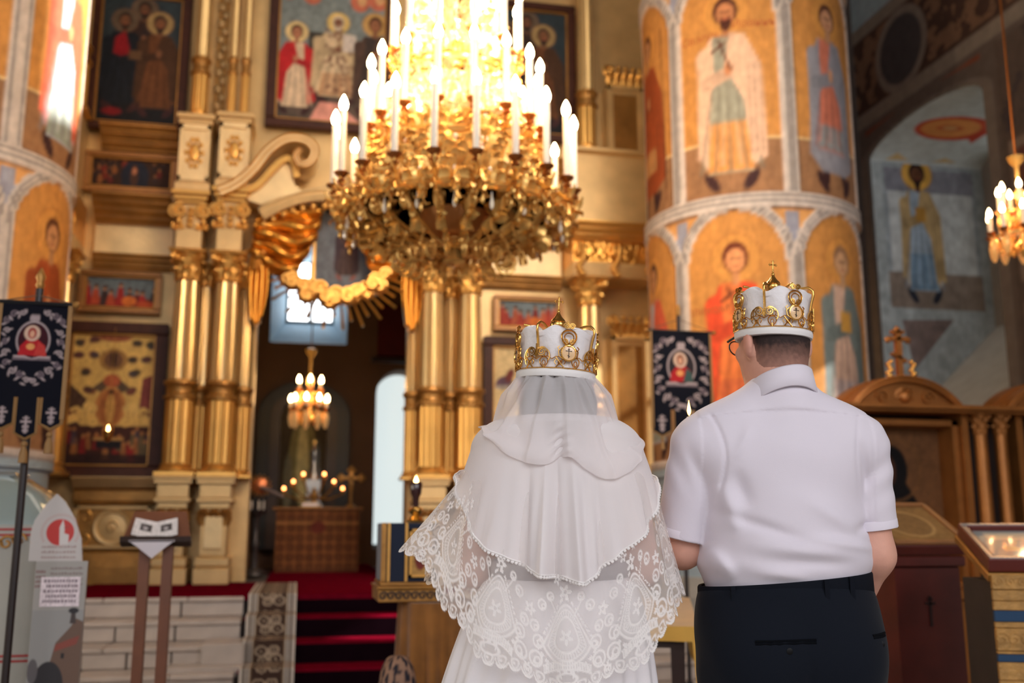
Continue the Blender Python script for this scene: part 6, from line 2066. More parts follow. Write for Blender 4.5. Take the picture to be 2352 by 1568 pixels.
# ---- table with a yellow cloth between bride and groom
def yellow_table():
    Y = 4.0
    P = lambda a, b, y=Y: at(a, b, y)
    zt = P(1545, 1440).z
    x0, x1 = P(1470, 1440).x - 0.25, P(1606, 1440).x
    D = 1.75
    root = thing('cloth_table', 'dark legged table under a mustard yellow cloth between the couple', 'table', (x1 - (x1 - x0) / 2 * math.cos(0.36), Y + (x1 - x0) / 2 * math.sin(0.36), 0), -0.36)
    w = (x1 - x0) / 2
    YC = mat('mustard_cloth', srgb(214, 164, 72), 0.8, sheen=0.3, var=0.1, vscale=5, bump=0.15, bscale=60)
    n = 200
    per = []
    # rounded rectangle perimeter
    r = 0.03
    for (cx, cy, a0) in ((w - r, r, -90), (w - r, D - r, 0), (-w + r, D - r, 90), (-w + r, r, 180)):
        for k in range(8): a = math.radians(a0 + 90 * k / 7); per.append((cx + r * math.cos(a), cy + r * math.sin(a), math.cos(a), math.sin(a)))
    pts = []
    for i in range(len(per)):
        a, b = per[i], per[(i + 1) % len(per)]
        k = max(1, int(math.hypot(b[0] - a[0], b[1] - a[1]) / 0.025))
        for q in range(k): t = q / k; pts.append(tuple(a[j] + (b[j] - a[j]) * t for j in range(4)))
    n = len(pts)
    rows = []
    for i, t in enumerate(np.linspace(0, 1, 9)):
        row = []
        for j, (x, y, nx, ny) in enumerate(pts):
            corner = abs(nx * ny) * 2
            ln = (0.06 if y < D * 0.3 and corner < 0.4 else 0.16) + 0.20 * corner * (nx > 0)
            o = 0.012 * t * math.sin(j * 0.55) + 0.01 * t + 0.03 * t * corner
            row.append((x + nx * o, y + ny * o, zt - ln * t))
        rows.append(row)
    m = MB().grid(np.array(rows), closed_u=True)
    m.add(rows[0], [tuple(range(n))])
    o = m.build('tablecloth', YC, root, smooth=60)
    for (sx, yy) in ((-1, 0.06), (1, 0.06), (-1, D - 0.06), (1, D - 0.06)):
        x = sx * (w - 0.09)
        MB().prism([(x - 0.022, 0), (x + 0.022, 0), (x + 0.03, zt - 0.02), (x - 0.03, zt - 0.02)], yy - 0.025, yy + 0.025).build('leg', DARKWOOD, root)
    MB().box(-w + 0.06, w - 0.06, 0.03, D - 0.03, zt - 0.09, zt - 0.006).build('apron', DARKWOOD, root)
yellow_table()

# ---- gilded icon case with twin columns on the right
def kiot():
    Y = 6.6
    P = lambda a, b: at(a, b, Y)
    c = P(2092, 950).x
    hw = P(2212, 920).x - c
    zE = P(2100, 945).z; zS = P(2100, 928).z; zA = P(2092, 864).z
    xr = P(2352, 1050).x + 0.75
    root = thing('icon_case', 'gilded wooden icon case with arched gables and twin columns on the right', 'icon case', (c, Y + 0.25, 0))
    KG = mat('kiot_gold', srgb(160, 102, 50), 0.4, 0.55, bump=0.15, bscale=25, var=0.15)
    KD = mat('kiot_dark', srgb(44, 26, 18), 0.6, 0.1, var=0.2)
    yb = -0.25
    c2 = P(2440, 950).x - c
    MB().box(-hw - 0.1, xr - c, 0.1, 0.2, 0, zE).build('back_board', KD, root)
    m = MB()
    for (za, zb, pr) in ((zE, zE + 0.02, 0.06), (zE + 0.02, zS, 0.10), ): m.box(-hw - 0.12, xr - c, yb - pr + 0.05, 0.2, za, zb - 0.001, 0.004)
    m.build('entablature', KG, root)
    def gable(cx):
        n = 24
        R = (hw ** 2 + (zA - zS) ** 2) / (2 * (zA - zS)); zc = zA - R
        a0 = math.asin(hw / R)
        A_ = [(cx + R * math.sin(a), zc + R * math.cos(a)) for a in np.linspace(-a0, a0, n)]
        MB().prism([(q[0], q[1]) for q in A_], yb + 0.06, 0.1).build('tympanum', KG, root)
        path = np.array(A_)
        g = MB().strip(path, 0.055, 0.14, Matrix.Translation((0, 0.1, -0.01)))
        for off in (0.0, -0.03): g.tube(np.stack([path[:, 0], np.full(n, yb + 0.02), path[:, 1] + off], 1), 0.013, 6)
        g.build('arch_moulding', KG, root, smooth=50)
        s_ = MB()
        for sg in (-1, 1):
            t = np.linspace(0, 9, 24); r_ = 0.055 * (1 - t / 11)
            s_.tube(np.stack([cx + sg * (0.19 + r_ * np.cos(t)), np.full(24, yb + 0.05), zS + 0.055 + r_ * np.sin(t)], 1), 0.011, 5)
            leaf(s_, Matrix.Translation((cx + sg * 0.08, yb + 0.06, zS + 0.05)) @ Matrix.Rotation(PI, 4, 'Z') @ Matrix.Rotation(sg * 0.8, 4, 'Y'), 0.06, 0.12, 0.03)
        s_.ball((cx, yb + 0.05, zS + 0.06), (0.05, 0.03, 0.045), 9, 6)
        s_.build('tympanum_scrolls', KG, root, smooth=50)
    gable(0); gable(c2)
    # cross and crystal sprays
    zt = P(2080, 745).z
    hC = zt - zA
    m = MB().box(-0.022, 0.022, yb + 0.08, yb + 0.12, zA, zt - 0.02, 0.005)
    for (a, zz, hh_) in ((0.085, 0.72, 0.035), (0.05, 0.86, 0.03)): m.box(-a, a, yb + 0.08, yb + 0.12, zA + hC * zz, zA + hC * zz + hh_, 0.005)
    m.box(-0.065, 0.065, yb + 0.08, yb + 0.12, -0.015, 0.015, 0.005, Matrix.Translation((0, 0, zA + hC * 0.4)) @ Matrix.Rotation(math.radians(28), 4, 'Y'))
    for (x_, z_) in ((0, zt - 0.02), (-0.085, zA + hC * 0.74), (0.085, zA + hC * 0.74)): m.ball((x_, yb + 0.1, z_), (0.026, 0.02, 0.026), 8, 6)
    m.build('gable_cross', KG, root, smooth=40)
    for sg in (-1, 1):
        m = MB()
        for k in range(7):
            m.ball((sg * (0.085 + 0.012 * (k % 3)), yb + 0.08, zA - 0.01 + 0.022 * k), (0.03 - 0.003 * k, 0.025, 0.02), 8, 5)
        m.build('gilt_spray', GOLDBRIGHT, root, smooth=60)
    # icon and its frame
    P = lambda a, b: at(a, b, Y + 0.14)
    xa, xb = P(2026, 1080).x - c - 0.25, P(2208, 1080).x - c
    z0, z1 = 0.75, P(2100, 962).z
    for (a, b, za, zb) in ((xa, xb, z1 - 0.05, z1), (xa, xb, z0, z0 + 0.05), (xa, xa + 0.05, z0, z1), (xb - 0.05, xb, z0, z1)):
        MB().box(a, b, yb + 0.14, 0.1, za, zb, 0.006).build('icon_rail', KG, root)
    def pic(p, w, h):
        p.c[:] = srgb(112, 74, 44)
        p.c *= (0.8 + 0.4 * fbm(p.x * 5, p.y * 5, 9))[..., None]
        J = lambda a, b: (P(a, b).x - c - xa - 0.05, P(a, b).z - z0 - 0.05)
        D = (14, 11, 13)
        cx, cz = J(2082, 1075)
        p.ell(cx, cz, 0.13, 0.185, D); q = J(2100, 1190)
        p.poly([(cx - 0.14, cz - 0.05), (cx + 0.11, cz - 0.1), J(2165, 1190), (J(2180, 1240)[0], 0), (cx - 0.4, 0), (cx - 0.25, cz - 0.3)], D)
        p.ell(cx - 0.04, cz - 0.01, 0.07, 0.12, (72, 40, 26)); p.ell(cx - 0.01, cz - 0.01, 0.006, 0.02, (50, 28, 20))
        p.ring(cx, cz, 0.24, 0.01, (120, 80, 44), 0.6)
    painted_slab('icon_picture', xb - xa - 0.1, z1 - z0 - 0.1, pic, 0.012, root, 0.02, PAINT, Matrix.Translation((xa + 0.05, 0.095, z0 + 0.05)))
    # twin columns
    for px in (2246, 2292):
        x = P(px, 1080).x - c
        zb = 0.75
        m = MB().lathe([(0.062, zb), (0.07, zb + 0.03), (0.056, zb + 0.06), (0.052, zb + 0.09), (0.046, P(px, 1000).z)], 20, (x, yb + 0.08, 0))
        m.build('shaft', KG, root, smooth=50)
        cp = capital(0.046, P(px, 948).z - P(px, 1000).z)
        o = cp.build('capital', KG, root, smooth=50); o.location = (x, yb + 0.08, P(px, 1000).z)
    MB().box(P(2335, 1080).x - c, P(2350, 1080).x - c, yb + 0.1, 0.1, 0.75, zE).build('stile', KG, root)
    MB().box(P(2210, 1080).x - c, P(2224, 1080).x - c, yb + 0.1, 0.1, 0.75, zE).build('stile', KG, root)
    MB().box(-hw - 0.1, xr - c, yb, 0.15, 0, 0.68, 0.01).box(-hw - 0.14, xr - c, yb - 0.04, 0.15, 0.68, 0.75, 0.01).build('base_cabinet', KG, root)
kiot()

# ---- mahogany lectern behind the groom
def lectern():
    Y = 4.3
    P = lambda a, b, y=Y: at(a, b, y)
    z0 = P(2140, 1252).z
    xa, xb = P(2046, 1250).x, P(2232, 1250).x
    c = (xa + xb) / 2; w = (xb - xa) / 2
    root = thing('lectern', 'dark red mahogany lectern with a sloping carved top beside the groom', 'lectern', (c, Y, 0))
    dY = 0.36
    zb = at(2096, 1160, Y + dY).z
    ang = math.atan2(zb - z0, dY); L = math.hypot(zb - z0, dY)
    M = Matrix.Translation((0, 0, z0)) @ Matrix.Rotation(ang, 4, 'X')
    MB().box(-w, w, 0, L, -0.055, 0.0, 0.006, M).build('desk_top', MAHOG, root)
    m = MB()
    e = 0.028
    for (a, b, p0, p1) in ((-w, w, 0, e), (-w, w, L - e, L), (-w, -w + e, 0, L), (w - e, w, 0, L)): m.box(a, b, p0, p1, 0, 0.018, 0.004, M)
    m.build('desk_rim', mat('warm_rim', srgb(140, 92, 52), 0.4, var=0.15), root)
    nx, ny = 60, 70
    Xg, Yg = np.meshgrid(np.linspace(-w + e, w - e, nx), np.linspace(e, L - e, ny))
    p = Pic(Xg, Yg, (138, 104, 62), 0.008)
    p.c *= (0.7 + 0.6 * fbm(Xg * 30, Yg * 30, 6))[..., None]
    p.ell(0, L * 0.5, w * 0.5, L * 0.3, (120, 90, 56), 0.6); p.ring(0, L * 0.5, L * 0.3, 0.008, (170, 134, 84))
    g = MB().grid(np.stack([Xg, Yg, np.full_like(Xg, 0.004)], -1)); g.cols = p.c.reshape(-1, 3)
    g.v = [v @ np.array(M)[:3, :3].T + np.array(M)[:3, 3] for v in g.v]
    g.build('embossed_icon', PAINT, root)
    wi = w * 0.80
    MB().box(-w * 0.9, w * 0.9, 0.03, dY - 0.02, z0 - 0.10, z0 - 0.05, 0.006).build('neck_moulding', MAHOG, root)
    MB().box(-wi, wi, 0.05, dY - 0.04, 0.08, z0 - 0.10, 0.006).build('body', MAHOG, root)
    MB().box(-wi * 1.1, wi * 1.1, 0.02, dY, 0, 0.08, 0.008).build('plinth', MAHOG, root)
    zc = P(2140, 1405).z
    DK = mat('inlaid_dark', srgb(40, 16, 16), 0.5)
    MB().box(-0.006, 0.006, 0.042, 0.052, zc - 0.07, zc + 0.07).box(-0.026, 0.026, 0.042, 0.052, zc + 0.03, zc + 0.041).box(-0.014, 0.014, 0.042, 0.052, zc + 0.052, zc + 0.060).build('inlaid_cross', DK, root)
lectern()

# ---- second lectern draped in gold and blue, framed icon on top
def gold_lectern():
    Y = 3.55
    P = lambda a, b, y=Y: at(a, b, y)
    z0 = P(2330, 1305).z
    xa = P(2276, 1400).x; xb = xa + 0.42
    c = (xa + xb) / 2; w = (xb - xa) / 2
    root = thing('draped_lectern', 'lectern draped in gold brocade with blue stripes at the right edge', 'lectern', (xa + w * math.cos(0.36), Y - w * math.sin(0.36), 0), -0.36)
    dY = 0.42
    zt = z0 - 0.02
    hh = at(2212, 1196, Y + dY).z
    ang = math.atan2(hh - zt - 0.06, dY); L = dY / math.cos(ang)
    M = Matrix.Translation((0, 0, zt)) @ Matrix.Rotation(ang, 4, 'X')
    MB().box(-w, w, 0.0, L, -0.035, 0.0, 0.005, M).build('desk_board', GOLDDARK, root)
    BR = mat('gold_brocade', srgb(176, 132, 72), 0.6, 0.25, bump=0.5, bscale=60, var=0.25, vscale=22)
    BL = mat('blue_stripe', srgb(20, 58, 92), 0.7)
    MB().box(-w * 0.94, w * 0.94, 0.0, dY - 0.02, 0.03, zt - 0.03).build('body', mat('lectern_shade', srgb(52, 40, 36), 0.8, var=0.2), root)
    edges = [1318, 1352, 1378, 1400, 1426, 1440, 1492, 1500, 1518, 1560, 1640, 1760]
    kinds = ['carve', 'plain', 'plain', 'blue', 'plain', 'carve', 'plain', 'blue', 'plain', 'plain', 'carve']
    for (a, b, k) in zip(edges[:-1], edges[1:], kinds):
        za, zb = P(2320, b).z, P(2320, a).z
        pr = 0.016 if k == 'carve' else 0.010
        m = MB().box(-w * 0.955, w * 0.955, -pr, 0.01, max(za, 0.03), zb - 0.001, 0.003)
        if k == 'carve':
            for q in range(9):
                t = np.linspace(0, 8, 14); r = (zb - za) * 0.34 * (1 - t / 10)
                m.tube(np.stack([-w * 0.86 + q * w * 0.215 + r * np.cos(t), np.full(14, -pr), (za + zb) / 2 + r * np.sin(t)], 1), 0.004, 5)
        m.build('blue_band' if k == 'blue' else 'brocade_band', BL if k == 'blue' else BR, root)
    MB().box(-w, w, -0.02, dY, 0, 0.03, 0.004).build('plinth', DARKWOOD, root)
    # framed icon lying on the slope
    fr = thing('framed_icon', 'red brown framed icon under glass lying on the draped lectern', 'icon', (xa + w * math.cos(0.36), Y - w * math.sin(0.36), zt), -0.36)
    Mi = Matrix.Rotation(ang, 4, 'X') @ Matrix.Translation((0.0, 0, 0.002))
    wf, lf, e = w * 0.97, L * 0.96, 0.035
    RB = mat('red_brown_frame', srgb(92, 30, 22), 0.35)
    SV = mat('silver_slip', srgb(190, 176, 170), 0.25, 0.7)
    for (a, b, p0, p1) in ((-wf, wf, 0.01, 0.01 + e), (-wf, wf, lf - e, lf), (-wf, -wf + e, 0.01 + e, lf - e), (wf - e, wf, 0.01 + e, lf - e)):
        MB().box(a, b, p0, p1, 0, 0.055, 0.004, Mi).build('frame_rail', RB, fr)
    m = MB()
    for (a, b, p0, p1) in ((-wf + 0.005, wf - 0.005, 0.015, e), (-wf + 0.005, wf - 0.005, lf - e + 0.01, lf - 0.005), (-wf + 0.005, -wf + e - 0.01, e, lf - e), (wf - e + 0.01, wf - 0.005, e, lf - e)):
        m.box(a, b, p0, p1, 0.052, 0.060, 0.002, Mi)
    m.build('silver_slip', SV, fr)
    nx, ny = 70, 70
    Xg, Yg = np.meshgrid(np.linspace(-wf + e, wf - e, nx), np.linspace(e, lf - e, ny))
    p = Pic(Xg, Yg, (150, 158, 156), 0.008)
    p.rect(-wf * 0.6, wf * 0.7, lf * 0.66, lf * 0.86, (206, 198, 176))
    p.ell(-wf * 0.3, lf * 0.40, 0.035, 0.04, (206, 190, 150)); p.ell(wf * 0.35, lf * 0.40, 0.035, 0.04, (206, 190, 150))
    p.poly([(-wf * 0.6, 0.05), (-wf * 0.1, 0.05), (-wf * 0.2, lf * 0.36), (-wf * 0.42, lf * 0.36)], (130, 144, 150)); p.poly([(wf * 0.1, 0.05), (wf * 0.62, 0.05), (wf * 0.46, lf * 0.36), (wf * 0.24, lf * 0.36)], (140, 150, 156))
    g = MB().grid(np.stack([Xg, Yg, np.full_like(Xg, 0.035)], -1)); g.cols = p.c.reshape(-1, 3)
    g.v = [v @ np.array(Mi)[:3, :3].T + np.array(Mi)[:3, 3] for v in g.v]
    g.build('picture', mat('glazed_icon', (1, 1, 1), 0.08, attr=True, coat=1.0), fr)
gold_lectern()
# ================================================================== PEOPLE
def smin(a, b, k):
    h = np.maximum(k - np.abs(a - b), 0.0) / k
    return np.minimum(a, b) - h * h * k * 0.25

def rcone(P, a, b, ra, rb):
    a = np.asarray(a, np.float32); b = np.asarray(b, np.float32)
    d = b - a
    t = np.clip(((P - a) @ d) / float(d @ d + 1e-12), 0, 1)
    return np.sqrt((((P - a) - t[:, None] * d) ** 2).sum(1)) - (ra + (rb - ra) * t)

def ellip(P, c, r, rot=None):
    q = P - np.asarray(c, np.float32)
    if rot is not None: q = q @ np.array(rot, np.float32)       # rot: local->world 3x3, so this takes world->local
    r = np.asarray(r, np.float32)
    k0 = np.sqrt(((q / r) ** 2).sum(1)); k1 = np.sqrt(((q / (r * r)) ** 2).sum(1)) + 1e-9
    return k0 * (k0 - 1.0) / k1

def rz3(a):
    c, s = math.cos(a), math.sin(a)
    return np.array(((c, -s, 0), (s, c, 0), (0, 0, 1)), np.float32)

def union(ds, k):
    o = ds[0]
    for d in ds[1:]: o = smin(o, d, k)
    return o

def surface_nets(fn, lo, hi, h):
    lo = np.array(lo, float); hi = np.array(hi, float)
    C = 4
    n = (np.ceil((hi - lo) / (h * C)).astype(int) + 1) * C + 1
    ax = [lo[i] + h * np.arange(n[i]) for i in range(3)]
    cn = (n - 1) // C + 1
    cg = np.stack(np.meshgrid(*[ax[i][::C] for i in range(3)], indexing='ij'), -1).reshape(-1, 3).astype(np.float32)
    cd = fn(cg).reshape(cn)
    D = np.repeat(np.repeat(np.repeat(cd, C, 0), C, 1), C, 2)
    D = D[:n[0], :n[1], :n[2]].copy()
    near = np.abs(cd) < h * C * 2.4
    nm = np.repeat(np.repeat(np.repeat(near, C, 0), C, 1), C, 2)[:n[0], :n[1], :n[2]]
    I = np.argwhere(nm)
    P = (lo + I * h).astype(np.float32)
    D[nm] = fn(P)
    s = D < 0
    c0 = s[:-1, :-1, :-1]
    mixed = np.zeros(c0.shape, bool)
    corners = [(i, j, k) for i in (0, 1) for j in (0, 1) for k in (0, 1)]
    sl = lambda a, o: a[o[0]:a.shape[0] - 1 + o[0], o[1]:a.shape[1] - 1 + o[1], o[2]:a.shape[2] - 1 + o[2]]
    for o in corners: mixed |= sl(s, o) != c0
    cell = np.argwhere(mixed)
    idx = -np.ones(c0.shape, np.int64); idx[mixed] = np.arange(len(cell))
    acc = np.zeros((len(cell), 3)); cnt = np.zeros(len(cell))
    val = {o: D[cell[:, 0] + o[0], cell[:, 1] + o[1], cell[:, 2] + o[2]] for o in corners}
    for a in corners:
        for d in range(3):
            if a[d]: continue
            b = list(a); b[d] = 1; b = tuple(b)
            va, vb = val[a], val[b]
            x = (va < 0) != (vb < 0)
            t = np.where(x, va / np.where(np.abs(va - vb) < 1e-12, 1, va - vb), 0)
            p = np.tile(np.array(a, float), (len(cell), 1)); p[:, d] += t
            acc[x] += p[x]; cnt[x] += 1
    V = lo + (cell + acc / cnt[:, None]) * h
    F = []
    for d in range(3):
        e1, e2 = (d + 1) % 3, (d + 2) % 3
        A = np.take(s, range(0, s.shape[d] - 1), d); B = np.take(s, range(1, s.shape[d]), d)
        ch = np.argwhere(A != B)
        ok = (ch[:, e1] > 0) & (ch[:, e2] > 0) & (ch[:, e1] < s.shape[e1] - 1) & (ch[:, e2] < s.shape[e2] - 1)
        ch = ch[ok]
        inside = A[ch[:, 0], ch[:, 1], ch[:, 2]]
        q = []
        for (o1, o2) in ((-1, -1), (0, -1), (0, 0), (-1, 0)):
            c = ch.copy(); c[:, e1] += o1; c[:, e2] += o2
            q.append(idx[c[:, 0], c[:, 1], c[:, 2]])
        q = np.stack(q, 1)
        q[~inside] = q[~inside][:, ::-1]
        F.append(q)
    return V, np.concatenate(F)

def sdf_mesh(name, fn, lo, hi, h, m_, parent, color=None, relax=1):
    V, F = surface_nets(fn, lo, hi, h)
    for _ in range(relax):           # light smoothing
        acc = np.zeros_like(V); cnt = np.zeros(len(V))
        for i in range(4):
            a, b = F[:, i], F[:, (i + 1) % 4]
            np.add.at(acc, a, V[b]); np.add.at(cnt, a, 1); np.add.at(acc, b, V[a]); np.add.at(cnt, b, 1)
        V = 0.5 * V + 0.5 * acc / np.maximum(cnt, 1)[:, None]
    me = bpy.data.meshes.new(name)
    me.vertices.add(len(V)); me.vertices.foreach_set('co', V.astype(np.float32).ravel())
    me.loops.add(len(F) * 4); me.loops.foreach_set('vertex_index', F.astype(np.int32).ravel())
    me.polygons.add(len(F)); me.polygons.foreach_set('loop_start', np.arange(0, len(F) * 4, 4, dtype=np.int32))
    me.update(); me.validate()
    me.materials.append(m_)
    me.shade_smooth()
    if color is not None: put_color(me, color(V))
    return link(name, me, parent)

def hand(W, d, n, s, curl, size=1.0, thumb=0.5, spread=0.08):
    """round cones of a hand: wrist W, towards the fingers d, out of the palm n, thumb side s"""
    W, d, n, s = [np.array(v, float) for v in (W, d, n, s)]
    d /= np.linalg.norm(d); n -= d * (n @ d); n /= np.linalg.norm(n); s = s - d * (s @ d) - n * (s @ n); s /= np.linalg.norm(s)
    out = []
    k = size
    for j, off in enumerate((0.030, 0.011, -0.009, -0.028)):
        K = W + d * (0.088 - 0.004 * abs(j - 1)) * k + s * off * k
        out.append((W + d * 0.012 * k + s * off * 0.6 * k, K, 0.0165 * k, 0.0115 * k))
        L = (0.042, 0.046, 0.043, 0.034)[j] * k
        dirv = d + s * (1.5 - j) * spread
        dirv /= np.linalg.norm(dirv)
        p = K
        ang = 0.0
        for q, (f, r0, r1) in enumerate(((1.0, 0.0098, 0.0088), (0.66, 0.0088, 0.0080), (0.52, 0.0080, 0.0070))):
            ang += curl[q]
            v = dirv * math.cos(ang) + n * math.sin(ang)
            e = p + v * L * f
            out.append((p, e, r0 * k, r1 * k)); p = e
    p = W + d * 0.022 * k + s * 0.024 * k
    a1 = p + (d * 0.45 + s * 0.75 + n * 0.35 * thumb) * 0.040 * k
    a2 = a1 + (d * 0.75 + s * 0.15 + n * 0.8 * thumb) * 0.030 * k
    a3 = a2 + (d * 0.7 - s * 0.35 * thumb + n * 0.7 * thumb) * 0.026 * k
    out += [(p, a1, 0.016 * k, 0.0115 * k), (a1, a2, 0.0110 * k, 0.0098 * k), (a2, a3, 0.0098 * k, 0.0078 * k)]
    return out

def head_parts(c, yaw, sc=1.0):
    """distance functions of a head centred at c, face turned by yaw (0 = away from camera, + = to the left)"""
    R = rz3(yaw)
    def L(x, y, z): return np.array(c) + R @ (np.array((x, y, z)) * sc)
    def f(P):
        o = ellip(P, L(0, -0.002, 0.018), np.array((0.0745, 0.079, 0.098)) * sc, R)
        o = smin(o, ellip(P, L(0, 0.035, -0.045), np.array((0.060, 0.062, 0.075)) * sc, R), 0.03)
        o = smin(o, ellip(P, L(0, 0.066, -0.098), np.array((0.028, 0.022, 0.018)) * sc, R), 0.03)
        o = smin(o, rcone(P, L(0, 0.088, 0.012), L(0, 0.112, -0.030), 0.008 * sc, 0.014 * sc), 0.012)     # nose
        for sg in (-1, 1):
            o = smin(o, ellip(P, L(sg * 0.012, 0.100, -0.034), np.array((0.009, 0.01, 0.008)) * sc, R), 0.008)
            o = smin(o, rcone(P, L(sg * 0.014, 0.088, 0.026), L(sg * 0.045, 0.074, 0.024), 0.008 * sc, 0.006 * sc), 0.014)   # brow
            o = smin(o, ellip(P, L(sg * 0.040, 0.068, -0.020), np.array((0.020, 0.018, 0.016)) * sc, R), 0.02)
            o = np.maximum(o, -ellip(P, L(sg * 0.031, 0.101, 0.006), np.array((0.013, 0.012, 0.008)) * sc, R))
            o = np.minimum(o, ellip(P, L(sg * 0.031, 0.080, 0.006), np.array((0.0125, 0.012, 0.0115)) * sc, R))
            # ear: rim and bowl
            Re = R @ rz3(sg * 0.35)
            o = smin(o, ellip(P, L(sg * 0.084, -0.008, -0.006), np.array((0.010, 0.021, 0.034)) * sc, Re), 0.006)
            o = smin(o, ellip(P, L(sg * 0.079, -0.002, -0.030), np.array((0.007, 0.010, 0.010)) * sc, Re), 0.008)
            o = np.maximum(o, -ellip(P, L(sg * 0.096, 0.001, -0.003), np.array((0.006, 0.011, 0.020)) * sc, Re))
        o = smin(o, ellip(P, L(0, 0.090, -0.062), np.array((0.024, 0.010, 0.006)) * sc, R), 0.006)
        o = smin(o, ellip(P, L(0, 0.087, -0.072), np.array((0.021, 0.010, 0.007)) * sc, R), 0.006)
        return o
    return f, L

SKIN = mat('skin', (1, 1, 1), 0.5, attr=True, sss=0.12, bump=0.05, bscale=300, var=0.05, vscale=30, spec=0.35)
def skin_color(base, L, hairline=None):
    def f(V):
        c = np.tile(np.array(srgb(base)), (len(V), 1))
        c *= (0.95 + 0.1 * fbm(V[:, 0] * 30, V[:, 2] * 30 + V[:, 1] * 17, 3))[:, None]
        def blob(p, r, col, a=1.0):
            w = np.clip(1.4 - np.linalg.norm((V - np.array(p)) / np.array(r), axis=1), 0, 1)[:, None] * a
            return c * (1 - w) + np.array(srgb(col)) * w
        c = blob(L(0, 0.097, -0.066), (0.026, 0.02, 0.012), (178, 96, 90))
        for sg in (-1, 1):
            c = blob(L(sg * 0.031, 0.094, 0.006), (0.014, 0.01, 0.008), (232, 226, 220))
            c = blob(L(sg * 0.031, 0.097, 0.006), (0.006, 0.008, 0.006), (60, 42, 30))
            c = blob(L(sg * 0.031, 0.092, 0.026), (0.020, 0.012, 0.004), (52, 36, 28))
            c = blob(L(sg * 0.084, -0.004, 0.0), (0.012, 0.025, 0.035), (206, 128, 112), 0.5)
        return c
    return f

def person_root(label, xc, d):
    c, s = math.cos(YAW), math.sin(YAW)
    return thing('person', label, 'person', (xc * c + d * s, -xc * s + d * c, 0), -YAW)

# ------------------------------------------------------------------ groom
GX, GD = 0.638, 2.375
groom = person_root('man in white short sleeved shirt, navy trousers and glasses, seen from behind', GX, GD)
HC = (0.0, 0.005, 1.640)
hf, HL = head_parts(HC, 0.42, 1.02)
R_W, L_W = (0.168, 0.125, 0.955), (-0.175, 0.285, 1.285)
rhand = hand(R_W, (-0.25, 0.35, -0.9), (-0.9, 0.2, 0.2), (0.1, 0.9, 0.35), (0.35, 0.45, 0.3))
lhand = hand(L_W, (0.12, 0.62, 0.62), (0.95, 0.1, 0.1), (0.0, -0.6, 0.75), (1.15, 1.35, 0.9), 1.0, 0.9)
ARM_R = [((0.195, 0.0, 1.39), (0.212, 0.012, 1.135), 0.050, 0.043), ((0.212, 0.012, 1.135), R_W, 0.043, 0.029)]
ARM_L = [((-0.195, 0.0, 1.39), (-0.232, 0.055, 1.150), 0.050, 0.045), ((-0.232, 0.055, 1.150), L_W, 0.044, 0.028)]
def groom_body(P):
    o = hf(P)
    o = smin(o, rcone(P, (0.008, -0.012, 1.46), (0.002, -0.012, 1.60), 0.064, 0.060), 0.03)
    t = ellip(P, (0, 0.02, 1.28), (0.175, 0.115, 0.24)); t = smin(t, ellip(P, (0, 0.03, 1.08), (0.165, 0.125, 0.2)), 0.08)
    t = smin(t, rcone(P, (-0.16, 0, 1.40), (0.16, 0, 1.40), 0.05, 0.05), 0.06)
    t = smin(t, ellip(P, (0, 0.01, 0.95), (0.17, 0.12, 0.15)), 0.08)
    o = smin(o, t, 0.05)
    for sg in (-1, 1):
        o = smin(o, rcone(P, (sg * 0.10, 0.01, 0.90), (sg * 0.11, 0.02, 0.50), 0.085, 0.055), 0.05)
        o = smin(o, rcone(P, (sg * 0.11, 0.02, 0.50), (sg * 0.115, -0.005, 0.09), 0.055, 0.036), 0.02)
        o = smin(o, rcone(P, (sg * 0.115, -0.02, 0.045), (sg * 0.125, 0.14, 0.03), 0.033, 0.026), 0.03)
    for a, b, ra, rb in ARM_R + ARM_L: o = smin(o, rcone(P, a, b, ra, rb), 0.03)
    for H in (rhand, lhand):
        hd = union([rcone(P, *q) for q in H], 0.006)
        o = smin(o, hd, 0.012)
    return o
sdf_mesh('body', groom_body, (-0.33, -0.20, 0.0), (0.33, 0.46, 1.78), 0.0058, SKIN, groom, skin_color((212, 158, 138), HL))

# close-cropped hair, fading to skin at the nape
RH = rz3(0.42)
def groom_hair(P):
    o = ellip(P, HL(0, -0.002, 0.018), np.array((0.0765, 0.0815, 0.1005)) * 1.02, RH)
    o = smin(o, rcone(P, (0.008, -0.010, 1.52), (0.004, -0.008, 1.62), 0.0640, 0.066), 0.03)
    q = (P - np.array(HC, np.float32)) @ RH
    z, y = q[:, 2], q[:, 1]
    cut = -(z + 0.075 - np.maximum(0, y + 0.03) * 1.6)       # higher towards the temples
    o = np.maximum(o, cut)
    o = np.maximum(o, y - 0.062 + 0.2 * np.maximum(0, 0.06 - z))
    return o
def hair_col(V):
    q = (V - np.array(HC)) @ RH
    t = np.clip((q[:, 2] + 0.075 - np.maximum(0, q[:, 1] + 0.03) * 1.6) / 0.075, 0, 1)
    n = fbm(V[:, 0] * 160, V[:, 2] * 160 + V[:, 1] * 90, 5)
    t = np.clip(t * 1.15 + (n - 0.5) * 0.45, 0, 1)[:, None]
    return np.array(srgb(168, 122, 106)) * (1 - t) + np.array(srgb(42, 30, 28)) * t
sdf_mesh('hair', groom_hair, (-0.12, -0.14, 1.52), (0.12, 0.12, 1.77), 0.004, mat('cropped_hair', (1, 1, 1), 0.7, attr=True, bump=0.6, bscale=700, bdist=0.002, spec=0.3), groom, hair_col)

def seg2(P, a, b):
    """distance to a crease line in the xz plane, and position along it"""
    x, z = P[:, 0] - a[0], P[:, 2] - a[1]
    dx, dz = b[0] - a[0], b[1] - a[1]
    t = np.clip((x * dx + z * dz) / (dx * dx + dz * dz), 0, 1)
    return np.hypot(x - t * dx, z - t * dz), t

